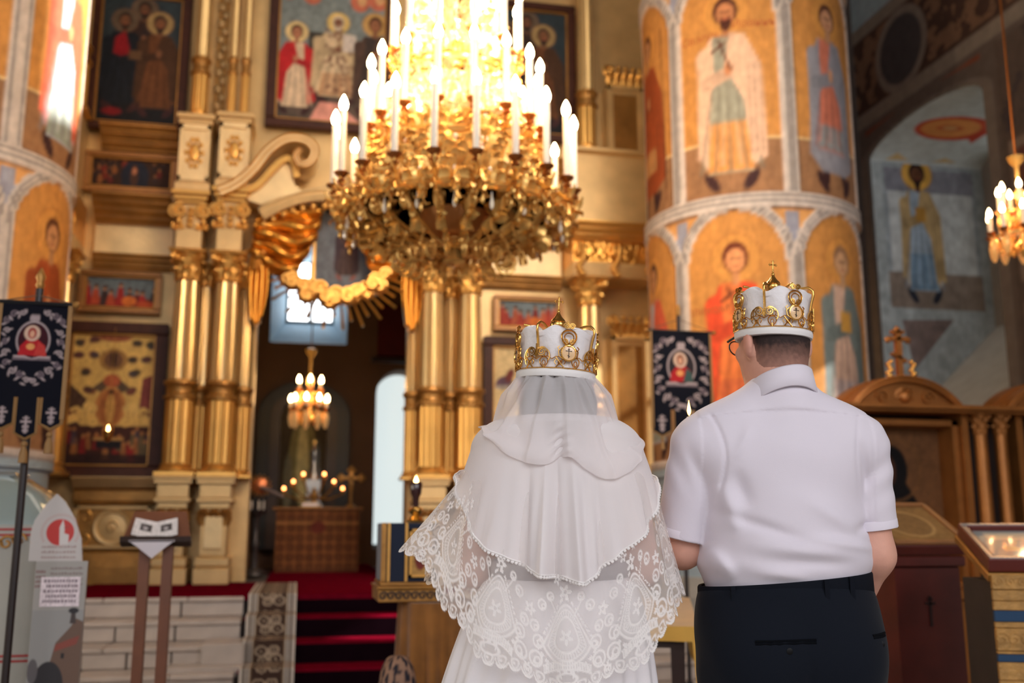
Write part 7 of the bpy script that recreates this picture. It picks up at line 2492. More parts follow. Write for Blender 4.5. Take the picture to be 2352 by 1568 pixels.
CREASE = [((-0.17, 1.235), (0.02, 1.165), 0.014, -0.005), ((0.02, 1.175), (0.20, 1.150), 0.013, 0.006), ((-0.12, 1.16), (0.19, 1.135), 0.018, 0.006), ((-0.10, 1.125), (0.12, 1.118), 0.014, -0.004),
          ((0.02, 1.26), (0.17, 1.175), 0.020, 0.005), ((-0.16, 1.30), (-0.13, 1.19), 0.018, 0.007), ((-0.13, 1.33), (-0.10, 1.24), 0.016, -0.004), ((-0.185, 1.15), (-0.14, 1.08), 0.016, 0.007),
          ((0.13, 1.19), (0.20, 1.205), 0.012, -0.005), ((-0.09, 1.43), (-0.13, 1.35), 0.012, 0.003), ((0.16, 1.40), (0.185, 1.28), 0.012, -0.005), ((-0.10, 1.10), (0.02, 1.09), 0.012, 0.004)]
def groom_shirt(P):
    x, y, z = P[:, 0], P[:, 1], P[:, 2]
    t = ellip(P, (0, 0.02, 1.30), (0.192, 0.138, 0.225))
    t = smin(t, ellip(P, (0.004, 0.03, 1.12), (0.196, 0.152, 0.19)), 0.09)
    for sg in (-1, 1):
        t = smin(t, rcone(P, (sg * 0.045, -0.005, 1.485), (sg * 0.185, 0.0, 1.402), 0.052, 0.062), 0.05)
    t = smin(t, rcone(P, (-0.13, 0.0, 1.37), (0.13, 0.0, 1.37), 0.09, 0.09), 0.06)
    t = smin(t, rcone(P, (0.007, -0.008, 1.42), (0.007, -0.010, 1.50), 0.082, 0.074), 0.03)
    o = t
    sr = rcone(P, (0.188, 0.0, 1.392), (0.212, 0.016, 1.190), 0.068, 0.058)
    sl = rcone(P, (-0.190, 0.005, 1.388), (-0.236, 0.050, 1.150), 0.070, 0.064)
    ax = np.array((-0.046, 0.045, -0.238)); ax /= np.linalg.norm(ax)
    sl = np.maximum(sl, (P - np.array((-0.234, 0.048, 1.178), np.float32)) @ ax.astype(np.float32))
    sr = np.maximum(sr, 1.197 - z)
    # vertical gathers on the left sleeve
    sl = sl + 0.0022 * np.sin((x + z * 0.35) * 150) * np.clip((1.46 - z) * 8, 0, 1) * np.clip((z - 1.26) * 9, 0, 1)
    sr = sr + 0.0020 * np.sin((z * 1.0 - x * 0.6) * 95) * np.clip((z - 1.2) * 9, 0, 1)
    o = smin(o, sr, 0.007); o = smin(o, sl, 0.007)
    back = np.clip((0.05 - y) * 12, 0, 1)
    for a, b, w, amp in CREASE:
        d, q = seg2(P, a, b)
        o = o - 1.9 * amp * np.exp(-(d / w) ** 2) * np.sin(PI * np.clip(q * 0.9 + 0.05, 0, 1)) * back
    # yoke seam and armhole seams
    zy = 1.468 - 0.35 * x * x - 0.02 * np.abs(x)
    o = o - 0.0022 * np.clip((z - zy) * 500, -1, 1) * back * (np.abs(x) < 0.2)
    da = np.abs(np.abs(x) - 0.150 - 2.2 * (z - 1.355) ** 2)
    o = o + 0.0045 * np.exp(-(da / 0.005) ** 2) * np.clip((z - 1.25) * 25, 0, 1) * np.clip((1.47 - z) * 40, 0, 1) * np.where(x < 0, 1.0, 0.6)
    # hem of the sleeves
    o = np.where((x > 0.15) & (z < 1.199) & (z > 1.1), o, o)
    # soft looseness above the belt
    o = o - 0.006 * np.exp(-((z - 1.115) / 0.022) ** 2)
    o = o + 0.0012 * np.sin(x * 41 + z * 17) * np.sin(z * 33 - x * 9)
    zw = 1.050 + 0.085 * (x + 0.19)
    o = np.maximum(o, zw - z)
    # open neck
    o = np.maximum(o, -rcone(P, (0.006, 0.004, 1.585), (0.004, 0.004, 1.70), 0.062, 0.075))
    return o
SHIRT = mat('white_cotton', srgb(218, 210, 219), 0.75, bump=0.08, bscale=500, bdist=0.002, sheen=0.15, spec=0.25)
sdf_mesh('shirt', groom_shirt, (-0.33, -0.19, 1.02), (0.31, 0.22, 1.58), 0.0038, SHIRT, groom, relax=1)

# collar: a stand folded over
def collar():
    n = 72
    th = np.linspace(-PI + 0.28, PI - 0.28, n)       # 0 = nape (towards camera)
    rows = []
    def ring(dr, z_of):
        return np.stack([0.006 + (0.067 + dr) * np.sin(th), -0.010 - (0.066 + dr) * np.cos(th), z_of(th)], 1)
    top = lambda t: 1.572 - 0.034 * (1 - np.cos(t)) * 0.6 + 0.012 * np.sin(t)
    bot = lambda t: 1.522 - 0.016 * (1 - np.cos(t)) * 0.6 - 0.022 * np.abs(np.sin(t)) ** 2 + 0.010 * np.sin(t)
    rows.append(ring(-0.004, lambda t: top(t) - 0.05)); rows.append(ring(-0.003, lambda t: top(t) - 0.02)); rows.append(ring(-0.001, lambda t: top(t) - 0.003)); rows.append(ring(0.003, top))
    rows.append(ring(0.008, lambda t: top(t) - 0.004)); rows.append(ring(0.013, lambda t: 0.5 * (top(t) + bot(t)))); rows.append(ring(0.020, bot)); rows.append(ring(0.017, lambda t: bot(t) - 0.002)); rows.append(ring(0.009, lambda t: 0.5 * (top(t) + bot(t)) - 0.006))
    o = MB().grid(np.array(rows)).build('collar', SHIRT, groom, smooth=180)
    return o
collar()
# sleeve hems
def sleeve_hem(c, ax, r, w):
    ax = Vector(ax).normalized()
    M = Matrix.Translation(c) @ ax.to_track_quat('Z', 'Y').to_matrix().to_4x4()
    MB().lathe([(r - 0.003, 0.0), (r + 0.002, 0.0015), (r + 0.002, w - 0.002), (r - 0.001, w)], 40, M=M).build('sleeve_hem', SHIRT, groom, smooth=60)
sleeve_hem((0.2115, 0.0155, 1.1955), (-0.024, -0.016, 0.2), 0.0575, 0.022)
sleeve_hem((-0.2330, 0.0470, 1.1790), (0.046, -0.045, 0.238), 0.0645, 0.022)

def groom_trousers(P):
    x, y, z = P[:, 0], P[:, 1], P[:, 2]
    t = ellip(P, (0, 0.02, 1.03), (0.200, 0.150, 0.16))
    t = smin(t, ellip(P, (0, 0.005, 0.93), (0.208, 0.152, 0.15)), 0.08)
    for sg in (-1, 1):
        t = smin(t, ellip(P, (sg * 0.085, -0.07, 0.90), (0.10, 0.09, 0.11)), 0.06)
        l = rcone(P, (sg * 0.105, 0.01, 0.86), (sg * 0.112, 0.015, 0.50), 0.108, 0.078)
        l = smin(l, rcone(P, (sg * 0.112, 0.015, 0.50), (sg * 0.118, 0.0, 0.05), 0.078, 0.066), 0.03)
        t = smin(t, l, 0.03)
    t = t + 0.002 * np.sin(z * 28 + x * 20) * np.clip((0.85 - z) * 4, 0, 1)
    # seat seam
    t = t + 0.004 * np.exp(-(x / 0.006) ** 2) * np.clip((1.0 - z) * 8, 0, 1) * (y < 0)
    zw = 1.062 + 0.085 * (x + 0.19)
    t = np.maximum(t, z - zw)
    t = np.maximum(t, 0.035 - z)
    return t
TROUS = mat('navy_wool', srgb(12, 17, 27), 0.85, bump=0.1, bscale=600, bdist=0.002, sheen=0.05, spec=0.15)
sdf_mesh('trousers', groom_trousers, (-0.27, -0.22, 0.02), (0.27, 0.22, 1.13), 0.0065, TROUS, groom, relax=2)
def waist_ring(dz, r_off, n=90):
    th = np.linspace(0, 2 * PI, n, endpoint=False)
    x = (0.199 + r_off) * np.sin(th); y = 0.022 - (0.150 + r_off) * np.cos(th)
    return np.stack([x, y, 1.062 + 0.085 * (x + 0.19) + dz], 1)
G = np.array([waist_ring(-0.046, -0.001), waist_ring(-0.046, 0.003), waist_ring(-0.042, 0.0045), waist_ring(0.000, 0.003), waist_ring(0.004, 0.001), waist_ring(0.003, -0.006)])
MB().grid(G, closed_u=True).build('waistband', mat('navy_band', srgb(11, 15, 24), 0.85, spec=0.15, bump=0.1, bscale=500, bdist=0.002), groom, smooth=60)
def on_band(x):
    s_ = max(-0.99, min(0.99, x / 0.205))
    return 0.022 - 0.156 * math.sqrt(1 - s_ * s_), 1.062 + 0.085 * (x + 0.19)
for x in (0.052, 0.115, -0.145):
    y, z = on_band(x)
    MB().box(x - 0.005, x + 0.005, y - 0.005, y + 0.004, z - 0.056, z + 0.004, 0.0015).build('belt_loop', MATS['navy_band'], groom)
def on_seat(x, z):
    """march from the camera side onto the trousers"""
    ys = np.linspace(-0.22, 0.05, 200)
    P = np.stack([np.full(200, x), ys, np.full(200, z)], 1).astype(np.float32)
    d = groom_trousers(P)
    i = int(np.argmax(d < 0))
    return ys[i]
def pocket(xa, xb, z):
    n = 14
    pts = [(x, on_seat(x, z + 0.03 * (x - xa)) - 0.0015, z + 0.03 * (x - xa)) for x in np.linspace(xa, xb, n)]
    P_ = np.array(pts)
    m = MB()
    for dz in (0.003, -0.003): m.tube(P_ + (0, 0.002, dz), 0.0030, 6)
    m.build('pocket_welt', mat('pocket_navy', srgb(5, 7, 12), 0.9, spec=0.1), groom, smooth=60)
    q = P_[n // 2]
    MB().lathe([(0.007, 0), (0.007, 0.003), (0.004, 0.004)], 14, M=Matrix.Translation((q[0], q[1], q[2] - 0.018)) @ Matrix.Rotation(PI / 2, 4, 'X')).build('button', mat('dark_button', srgb(6, 6, 9), 0.5, spec=0.2), groom, smooth=40)
pocket(-0.115, 0.015, 0.955)
pocket(0.145, 0.190, 0.965)
for sg in (-1, 1):
    sh = MB()
    N = 18
    rows = []
    for i, t in enumerate(np.linspace(0, 1, 15)):
        yy = -0.085 + 0.275 * t
        hw_ = 0.046 * math.sin(PI * (0.12 + 0.83 * t)) ** 0.5 * (1.0 if t > 0.4 else 0.88)
        hh = 0.075 * (1 - 0.55 * t) if t < 0.8 else 0.034
        th = np.linspace(0, 2 * PI, N, endpoint=False)
        rows.append(np.stack([sg * 0.12 + hw_ * np.cos(th), np.full(N, yy), np.maximum(0.002, hh * 0.5 + hh * 0.5 * np.sin(th))], 1))
    sh.grid(np.array(rows), closed_u=True)
    sh.add(rows[0], [tuple(range(N))]); sh.add(rows[-1], [tuple(range(N - 1, -1, -1))])
    sh.build('shoe', mat('black_leather', srgb(16, 14, 14), 0.25), groom, smooth=50)

# glasses
def glasses():
    m = MB()
    for sg in (-1, 1):
        m.tube([HL(sg * 0.080, -0.020, 0.012), HL(sg * 0.082, -0.008, 0.018), HL(sg * 0.084, 0.03, 0.016), HL(sg * 0.066, 0.093, 0.013)], 0.0032, 6)
    m.tube([HL(-0.012, 0.112, 0.012), HL(0, 0.116, 0.015), HL(0.012, 0.112, 0.012)], 0.002, 6)
    o = m.build('glasses_frame', mat('dark_frames', srgb(24, 22, 24), 0.3), groom)
    for sg in (-1, 1):
        pts = [HL(sg * 0.036 + 0.027 * math.cos(a), 0.102 - 0.010 * max(0, sg * math.cos(a)), 0.0 + 0.017 * math.sin(a)) for a in np.linspace(0, 2 * PI, 24, endpoint=False)]
        MB().tube(pts, 0.0018, 5, closed=True).build('lens_rim', MATS['dark_frames'], o)
        MB().add(pts, [tuple(range(24))]).build('lens', mat('lens_glass', srgb(190, 200, 205), 0.03, alpha=0.25), o)
glasses()

# candle held in the raised left hand
cnd = person_root('x', GX, GD)
cnd.name = 'wedding_candle'
cl_, cs_ = math.cos(YAW), math.sin(YAW)
cx_, cy_ = -0.150, 0.358
cnd.location = (groom.location.x + cx_ * cl_ + cy_ * cs_, groom.location.y - cx_ * cs_ + cy_ * cl_, 1.27)
tag(cnd, 'thin lit white wedding candle held up in front of the groom', 'candle')
hcd = 0.228
MB().lathe([(0.0078, 0), (0.0078, hcd - 0.006), (0.0066, hcd), (0.003, hcd - 0.002)], 14).build('wax', mat('candle_wax', srgb(236, 222, 204), 0.5, sss=0.2), cnd, smooth=50)
MB().tube([(0, 0, hcd - 0.004), (0.0005, 0, hcd + 0.009)], 0.0009, 5).build('wick', mat('wick', srgb(20, 14, 12), 0.9), cnd)
MB().lathe([(0.0008, hcd + 0.003), (0.0045, hcd + 0.010), (0.0056, hcd + 0.017), (0.0036, hcd + 0.029), (0.0012, hcd + 0.040), (0.0003, hcd + 0.046)], 12).build('flame', mat('wedding_flame', srgb(255, 220, 150), 0.5, emit=(1.0, 0.58, 0.20), estr=5.0), cnd, smooth=180)
lamp('candle_light', 'POINT', (0, 0, hcd + 0.03), 0.45, (1.0, 0.62, 0.3), size=0.008, parent=cnd)

# ------------------------------------------------------------------ bride
BX, BD = 0.107, 2.290
bride = person_root('woman in white lace cape, hooded veil and long white dress, seen from behind', BX, BD)
BHC = (-0.006, 0.01, 1.520)
bf, BL_ = head_parts(BHC, 0.05, 0.94)
BRW, BLW = (0.085, 0.235, 1.13), (-0.085, 0.235, 1.13)
bh_r = hand(BRW, (-0.6, 0.55, 0.35), (-0.6, -0.2, 0.1), (-0.1, -0.4, 0.9), (0.6, 0.7, 0.4), 0.88)
bh_l = hand(BLW, (0.6, 0.55, 0.35), (0.6, -0.2, 0.1), (0.1, -0.4, 0.9), (0.6, 0.7, 0.4), 0.88)
def bride_body(P):
    o = bf(P)
    o = smin(o, rcone(P, (0, -0.008, 1.34), (-0.004, 0.0, 1.48), 0.050, 0.048), 0.03)
    t = ellip(P, (0, 0.01, 1.22), (0.145, 0.095, 0.17)); t = smin(t, ellip(P, (0, 0.01, 1.06), (0.13, 0.095, 0.14)), 0.06)
    t = smin(t, rcone(P, (-0.14, 0, 1.33), (0.14, 0, 1.33), 0.042, 0.042), 0.05)
    t = smin(t, ellip(P, (0, 0.0, 0.92), (0.165, 0.12, 0.15)), 0.08)
    o = smin(o, t, 0.04)
    for sg in (-1, 1):
        o = smin(o, rcone(P, (sg * 0.085, 0.0, 0.86), (sg * 0.09, 0.01, 0.46), 0.08, 0.052), 0.05)
        o = smin(o, rcone(P, (sg * 0.09, 0.01, 0.46), (sg * 0.09, -0.01, 0.08), 0.050, 0.033), 0.02)
        o = smin(o, rcone(P, (sg * 0.09, -0.01, 0.04), (sg * 0.10, 0.13, 0.022), 0.03, 0.02), 0.02)
        W = BRW if sg > 0 else BLW
        o = smin(o, rcone(P, (sg * 0.152, 0, 1.325), (sg * 0.192, 0.045, 1.105), 0.044, 0.039), 0.03)
        o = smin(o, rcone(P, (sg * 0.192, 0.045, 1.105), W, 0.039, 0.025), 0.02)
    for H in (bh_r, bh_l): o = smin(o, union([rcone(P, *q) for q in H], 0.006), 0.012)
    return o
sdf_mesh('body', bride_body, (-0.31, -0.16, 0.0), (0.31, 0.42, 1.66), 0.006, SKIN, bride, skin_color((222, 176, 160), BL_))
def bride_hair(P):
    R_ = rz3(0.05)
    o = ellip(P, BL_(0, -0.004, 0.02), np.array((0.078, 0.080, 0.102)) * 0.95, R_)
    q = (P - np.array(BHC, np.float32))
    o = np.maximum(o, q[:, 1] - 0.045 - 0.3 * np.maximum(0, q[:, 2] - 0.05))
    h = ellip(P, (0.0, -0.052, 1.46), (0.084, 0.034, 0.110))
    h = h + 0.003 * np.sin(P[:, 0] * 160 + 2 * np.sin(P[:, 2] * 20))
    return smin(o, h, 0.03)
sdf_mesh('hair', bride_hair, (-0.12, -0.15, 1.30), (0.12, 0.12, 1.66), 0.006, mat('dark_brown_hair', srgb(40, 26, 22), 0.5, bump=0.4, bscale=200), bride)

# dress: bodice with short sheer sleeves, sash, long skirt
def bodice(P):
    t = ellip(P, (0, 0.01, 1.22), (0.153, 0.103, 0.165)); t = smin(t, ellip(P, (0, 0.01, 1.06), (0.14, 0.105, 0.12)), 0.06)
    t = smin(t, rcone(P, (-0.14, 0, 1.33), (0.14, 0, 1.33), 0.046, 0.046), 0.05)
    t = np.maximum(t, 1.0 - P[:, 2])
    return t
WHITE = mat('white_satin', srgb(236, 230, 232), 0.55, sheen=0.2, bump=0.05, bscale=200, spec=0.3)
sdf_mesh('bodice', bodice, (-0.22, -0.14, 0.97), (0.22, 0.15, 1.40), 0.007, WHITE, bride)
th = np.linspace(0, 2 * PI, 64, endpoint=False)
G = np.array([np.stack([(0.147 + d) * np.sin(th), 0.01 - (0.112 + d) * np.cos(th), np.full(64, z)], 1) for z, d in ((1.085, 0.0), (1.088, 0.006), (1.10, 0.008), (1.118, 0.008), (1.124, 0.005), (1.126, -0.002))])
MB().grid(G, closed_u=True).build('sash', mat('pearl_sash', srgb(170, 160, 164), 0.35, sheen=0.3), bride, smooth=60)
def skirt():
    n, nv = 260, 60
    th = np.linspace(0, 2 * PI, n, endpoint=False)
    rows = []
    for i in range(nv):
        t = i / (nv - 1)
        z = 1.092 * (1 - t) + 0.004
        rx = 0.146 + 0.19 * t ** 0.5; ry = 0.108 + 0.15 * t ** 0.75
        f = 1 + 0.045 * min(1, t * 2.5) * (np.sin(th * 13 + 0.7 * np.sin(th * 4)) + 0.5 * np.sin(th * 29 + 1.0))
        rows.append(np.stack([-0.03 * min(1, t * 4) + rx * f * np.sin(th), 0.02 * t + 0.01 - ry * f * np.cos(th), np.full(n, z)], 1))
    return MB().grid(np.array(rows), closed_u=True).build('skirt', WHITE, bride, smooth=180)
skirt()

# sheer cloth shader: part see-through, part scattering
def sheer(name, col, opacity, lace=False, tul=0.25):
    m = bpy.data.materials.new(name); m.use_nodes = True
    nt = m.node_tree; nt.nodes.clear()
    N = nt.nodes.new
    out = N('ShaderNodeOutputMaterial'); mix = N('ShaderNodeMixShader'); tr = N('ShaderNodeBsdfTransparent')
    m2 = N('ShaderNodeMixShader'); df = N('ShaderNodeBsdfDiffuse'); tl = N('ShaderNodeBsdfTranslucent')
    df.inputs[0].default_value = (*col, 1); tl.inputs[0].default_value = (*col, 1)
    m2.inputs[0].default_value = 0.35
    tr.inputs[0].default_value = (0.97, 0.96, 0.96, 1)
    nt.links.new(df.outputs[0], m2.inputs[1]); nt.links.new(tl.outputs[0], m2.inputs[2])
    nt.links.new(tr.outputs[0], mix.inputs[1]); nt.links.new(m2.outputs[0], mix.inputs[2])
    nt.links.new(mix.outputs[0], out.inputs[0])
    if lace:
        a = N('ShaderNodeVertexColor'); a.layer_name = 'paint'
        sp = N('ShaderNodeSeparateColor'); nt.links.new(a.outputs[0], sp.inputs[0])
        mr = N('ShaderNodeMapRange'); mr.inputs[3].default_value = tul; mr.inputs[4].default_value = opacity
        nt.links.new(sp.outputs[0], mr.inputs[0])
        mu = N('ShaderNodeMath'); mu.operation = 'MULTIPLY'
        nt.links.new(mr.outputs[0], mu.inputs[0]); nt.links.new(sp.outputs[1], mu.inputs[1])
        nt.links.new(mu.outputs[0], mix.inputs[0])
    else:
        lw = N('ShaderNodeLayerWeight'); lw.inputs[0].default_value = 0.35
        mr = N('ShaderNodeMapRange'); mr.inputs[3].default_value = opacity; mr.inputs[4].default_value = min(1, opacity + 0.14)
        nt.links.new(lw.outputs[1], mr.inputs[0]); nt.links.new(mr.outputs[0], mix.inputs[0])
    MATS[name] = m
    return m
CHIFFON = sheer('white_chiffon', srgb(252, 246, 246), 0.86)
HOODM = sheer('hood_chiffon', srgb(252, 246, 246), 0.55)
LACE = sheer('lace_tulle', srgb(252, 248, 245), 0.97, True, 0.30)

def interp_c(x, xp, fp):
    """smooth periodic-free interpolation"""
    xp = np.asarray(xp, float); fp = np.asarray(fp, float)
    i = np.clip(np.searchsorted(xp, x) - 1, 0, len(xp) - 2)
    t = np.clip((x - xp[i]) / (xp[i + 1] - xp[i]), 0, 1)
    m = np.gradient(fp, xp)
    h = xp[i + 1] - xp[i]
    t2, t3 = t * t, t * t * t
    return (2 * t3 - 3 * t2 + 1) * fp[i] + (t3 - 2 * t2 + t) * h * m[i] + (-2 * t3 + 3 * t2) * fp[i + 1] + (t3 - t2) * h * m[i + 1]

def cape_surface(phi, t, hemz, hemr, off=0.0, fold=0.05, nf=9, ph=0.0, rs3=0.222):
    """phi: angle from the back (+ right), t: 0 neck .. 1 hem -> points"""
    s2 = np.sin(phi) ** 2
    zs = [np.full_like(phi, 1.452), 1.412 - 0.040 * s2, 1.325 - 0.02 * s2, hemz]
    rb = [0.066, 0.118, 0.136, None]; rs = [0.070, 0.188, rs3, None]
    rs_l = [0.070, 0.200, 0.246, None]
    r = []
    for a, b in zip(rb[:3], rs[:3]): r.append(a * (1 - s2) + b * s2)
    r.append(hemr)
    tk = [0, 0.20, 0.40, 1.0]
    R = np.zeros_like(phi); Z = np.zeros_like(phi)
    for i in range(3):
        m = (t >= tk[i]) & (t <= tk[i + 1])
        f = (t - tk[i]) / (tk[i + 1] - tk[i])
        if i == 1: fr = f
        fr = f if i == 2 else (np.sin(f * PI / 2) if i == 0 else f)
        R = np.where(m, r[i] + (r[i + 1] - r[i]) * fr, R); Z = np.where(m, zs[i] + (zs[i + 1] - zs[i]) * (f if i else 1 - np.cos(f * PI / 2) * 1.0), Z)
    g = np.clip((t - 0.25) / 0.75, 0, 1)
    R = R * (1 + fold * g * (np.sin(nf * phi + ph) + 0.45 * np.sin(2.3 * nf * phi + 1.3))) + off
    return np.stack([R * np.sin(phi) - 0.004, 0.0 - R * np.cos(phi) * 0.92, Z], -1)

def lace_mask(u, v):
    """u along the hem, v above it (metres) -> (thread density 0..1, cloth present 0/1)"""
    sc = 0.0235
    k = np.floor(u / sc + 0.5); du = u - k * sc
    edge = 0.012 * (1 - np.sqrt(np.clip(1 - (du / (sc * 0.5)) ** 2, 0, 1)))
    big = 0.006 * np.cos(2 * PI * u / 0.141)
    ve = v - edge - 0.006 + big
    present = (ve > 0).astype(float)
    m = np.zeros_like(u)
    w = 0.0009
    def add(d): return np.clip(0.5 - d / w / 2, 0, 1)
    m = np.maximum(m, add(np.abs(ve - 0.0025) - 0.0024))
    def ring(x, y, r, th, ky=1.0): return np.abs(np.hypot(x, y / ky) - r) - th
    # curls inside every scallop
    m = np.maximum(m, add(ring(du, ve - 0.0125, 0.0068, 0.0014)))
    m = np.maximum(m, add(np.hypot(du + 0.002, ve - 0.0125) - 0.0024))
    du2 = u - (np.floor(u / sc) + 0.5) * sc
    m = np.maximum(m, add(np.hypot(du2 * 1.6, ve - 0.023) - 0.0046))
    P_ = 0.141
    x = u - np.floor(u / P_ + 0.5) * P_
    ax = np.abs(x)
    # crown base
    arc = v - 0.040 + 7.0 * x * x
    m = np.maximum(m, np.where(ax < 0.040, add(np.abs(arc) - 0.0016), 0)); m = np.maximum(m, np.where(ax < 0.042, add(np.abs(arc - 0.012) - 0.0013), 0))
    m = np.maximum(m, np.where((ax < 0.041) & (arc > 0) & (arc < 0.012), 0.55 + 0.45 * (np.sin(x * 1500) > 0.1), 0))
    m = np.maximum(m, np.where(ax < 0.036, add(ring(x * 0.55, v - 0.026, 0.009, 0.0016, 0.9)), 0))
    # paisley heart above it: nested rings
    yc = 0.092
    py = (v - yc)
    wdt = 1.05 + 0.75 * np.clip(py / 0.046, -0.45, 1.2)
    q = np.hypot(x * wdt / 0.034, py / 0.046)
    for rr, th in ((1.0, 0.045), (0.84, 0.03), (0.60, 0.045)):
        m = np.maximum(m, np.clip(0.5 - (np.abs(q - rr) - th) / 0.05, 0, 1))
    m = np.maximum(m, np.where((q < 0.82) & (q > 0.62), 0.35 + 0.4 * (np.sin(np.arctan2(py, x) * 46) > 0), 0))
    aa_ = np.arctan2(py + 0.004, x); dd_ = np.hypot(x, py + 0.004)
    m = np.maximum(m, np.where((dd_ < 0.013 * (0.68 + 0.32 * np.cos(5 * aa_ + 1.57))) & (dd_ > 0.003), 0.95, 0))
    m = np.maximum(m, np.where(q < 1.0, 0.30, 0))
    # beaded outer halo
    m = np.maximum(m, np.where((np.abs(q - 1.22) < 0.06) & (np.sin(np.arctan2(py, x) * 30) > -0.35), 0.95, 0))
    # flower on top and flowers between motifs
    def flower(x0, y0, r):
        a = np.arctan2(v - y0, x - x0); d = np.hypot(x - x0, v - y0)
        return np.where((d < r * (0.72 + 0.28 * np.cos(5 * a))) & (d > r * 0.22), 0.95, 0)
    m = np.maximum(m, flower(0.0, 0.158, 0.0125))
    x_ = x
    for sg in (-1, 1):
        for (x0, y0, r, th) in ((0.056, 0.047, 0.0115, 0.0019), (0.052, 0.074, 0.0095, 0.0017), (0.060, 0.096, 0.008, 0.0016), (0.046, 0.132, 0.0075, 0.0016), (0.030, 0.148, 0.006, 0.0015)):
            m = np.maximum(m, add(ring(x - sg * x0, v - y0, r, th)))
            m = np.maximum(m, add(ring(x - sg * (x0 - 0.003), v - y0 + 0.002, r * 0.45, th * 0.9)))
        m = np.maximum(m, np.where(np.abs(x - sg * 0.0705) < 0.0705 - 0.045, flower(sg * 0.0700, 0.118, 0.0115), 0))
        m = np.maximum(m, flower(sg * 0.0700, 0.030, 0.0085))
        m = np.maximum(m, flower(sg * 0.016, 0.176, 0.009))
    m = np.maximum(m, np.where((v > 0.118) & (v < 0.148), add(np.abs(ax - 0.014 - 0.02 * (v - 0.118) / 0.03) - 0.0013), 0))
    return m * (v < 0.195), present

def cape():
    deg = np.array([-172, -140, -118, -98, -84, -70, -56, -44, -32, -18, 0, 18, 32, 44, 56, 70, 84, 100, 130, 172])
    hz = np.array([1.00, 1.02, 1.06, 1.125, 1.150, 1.105, 1.01, 0.945, 0.915, 0.878, 0.864, 0.872, 0.890, 0.925, 0.985, 1.025, 1.035, 1.035, 1.02, 1.00])
    hr = np.array([0.25, 0.30, 0.335, 0.350, 0.345, 0.325, 0.295, 0.262, 0.235, 0.205, 0.195, 0.205, 0.225, 0.245, 0.268, 0.280, 0.280, 0.280, 0.26, 0.24])
    nu = 860
    phi = np.radians(np.linspace(-172, 172, nu))
    tt = np.concatenate([np.linspace(0, 0.5, 34, endpoint=False), np.linspace(0.5, 1, 150)])
    PH, T = np.meshgrid(phi, tt)
    HZ = interp_c(np.degrees(PH), deg, hz); HR = interp_c(np.degrees(PH), deg, hr)
    P = cape_surface(PH, T, HZ, HR, 0.0, 0.045, 8, 0.4)
    # arc lengths
    hem = P[-1]
    ul = np.concatenate([[0], np.cumsum(np.linalg.norm(np.diff(hem, axis=0), axis=1))])
    seg = np.linalg.norm(np.diff(P, axis=0), axis=2)
    vl = np.zeros(P.shape[:2]); vl[:-1] = np.cumsum(seg[::-1], axis=0)[::-1]
    U = np.tile(ul, (len(tt), 1)) + 0.03
    mk, pr = lace_mask(U / 1.3, vl / 1.3)
    # relief of the embroidery
    du = np.gradient(P, axis=1); dv = np.gradient(P, axis=0)
    nrm = np.cross(du, dv); nrm /= np.linalg.norm(nrm, axis=2, keepdims=True) + 1e-12
    P = P + nrm * (mk * 0.0008)[..., None]
    col = np.stack([mk, pr, np.zeros_like(mk)], -1)
    m = MB().grid(P)
    m.cols = col.reshape(-1, 3)
    pv = pr.ravel() > 0
    m.f = [f for f in m.f if pv[f[0]] or pv[f[1]] or pv[f[2]] or pv[f[3]]]
    m.m = [0] * len(m.f)
    return m.build('lace_cape', LACE, bride, smooth=180)
cape()

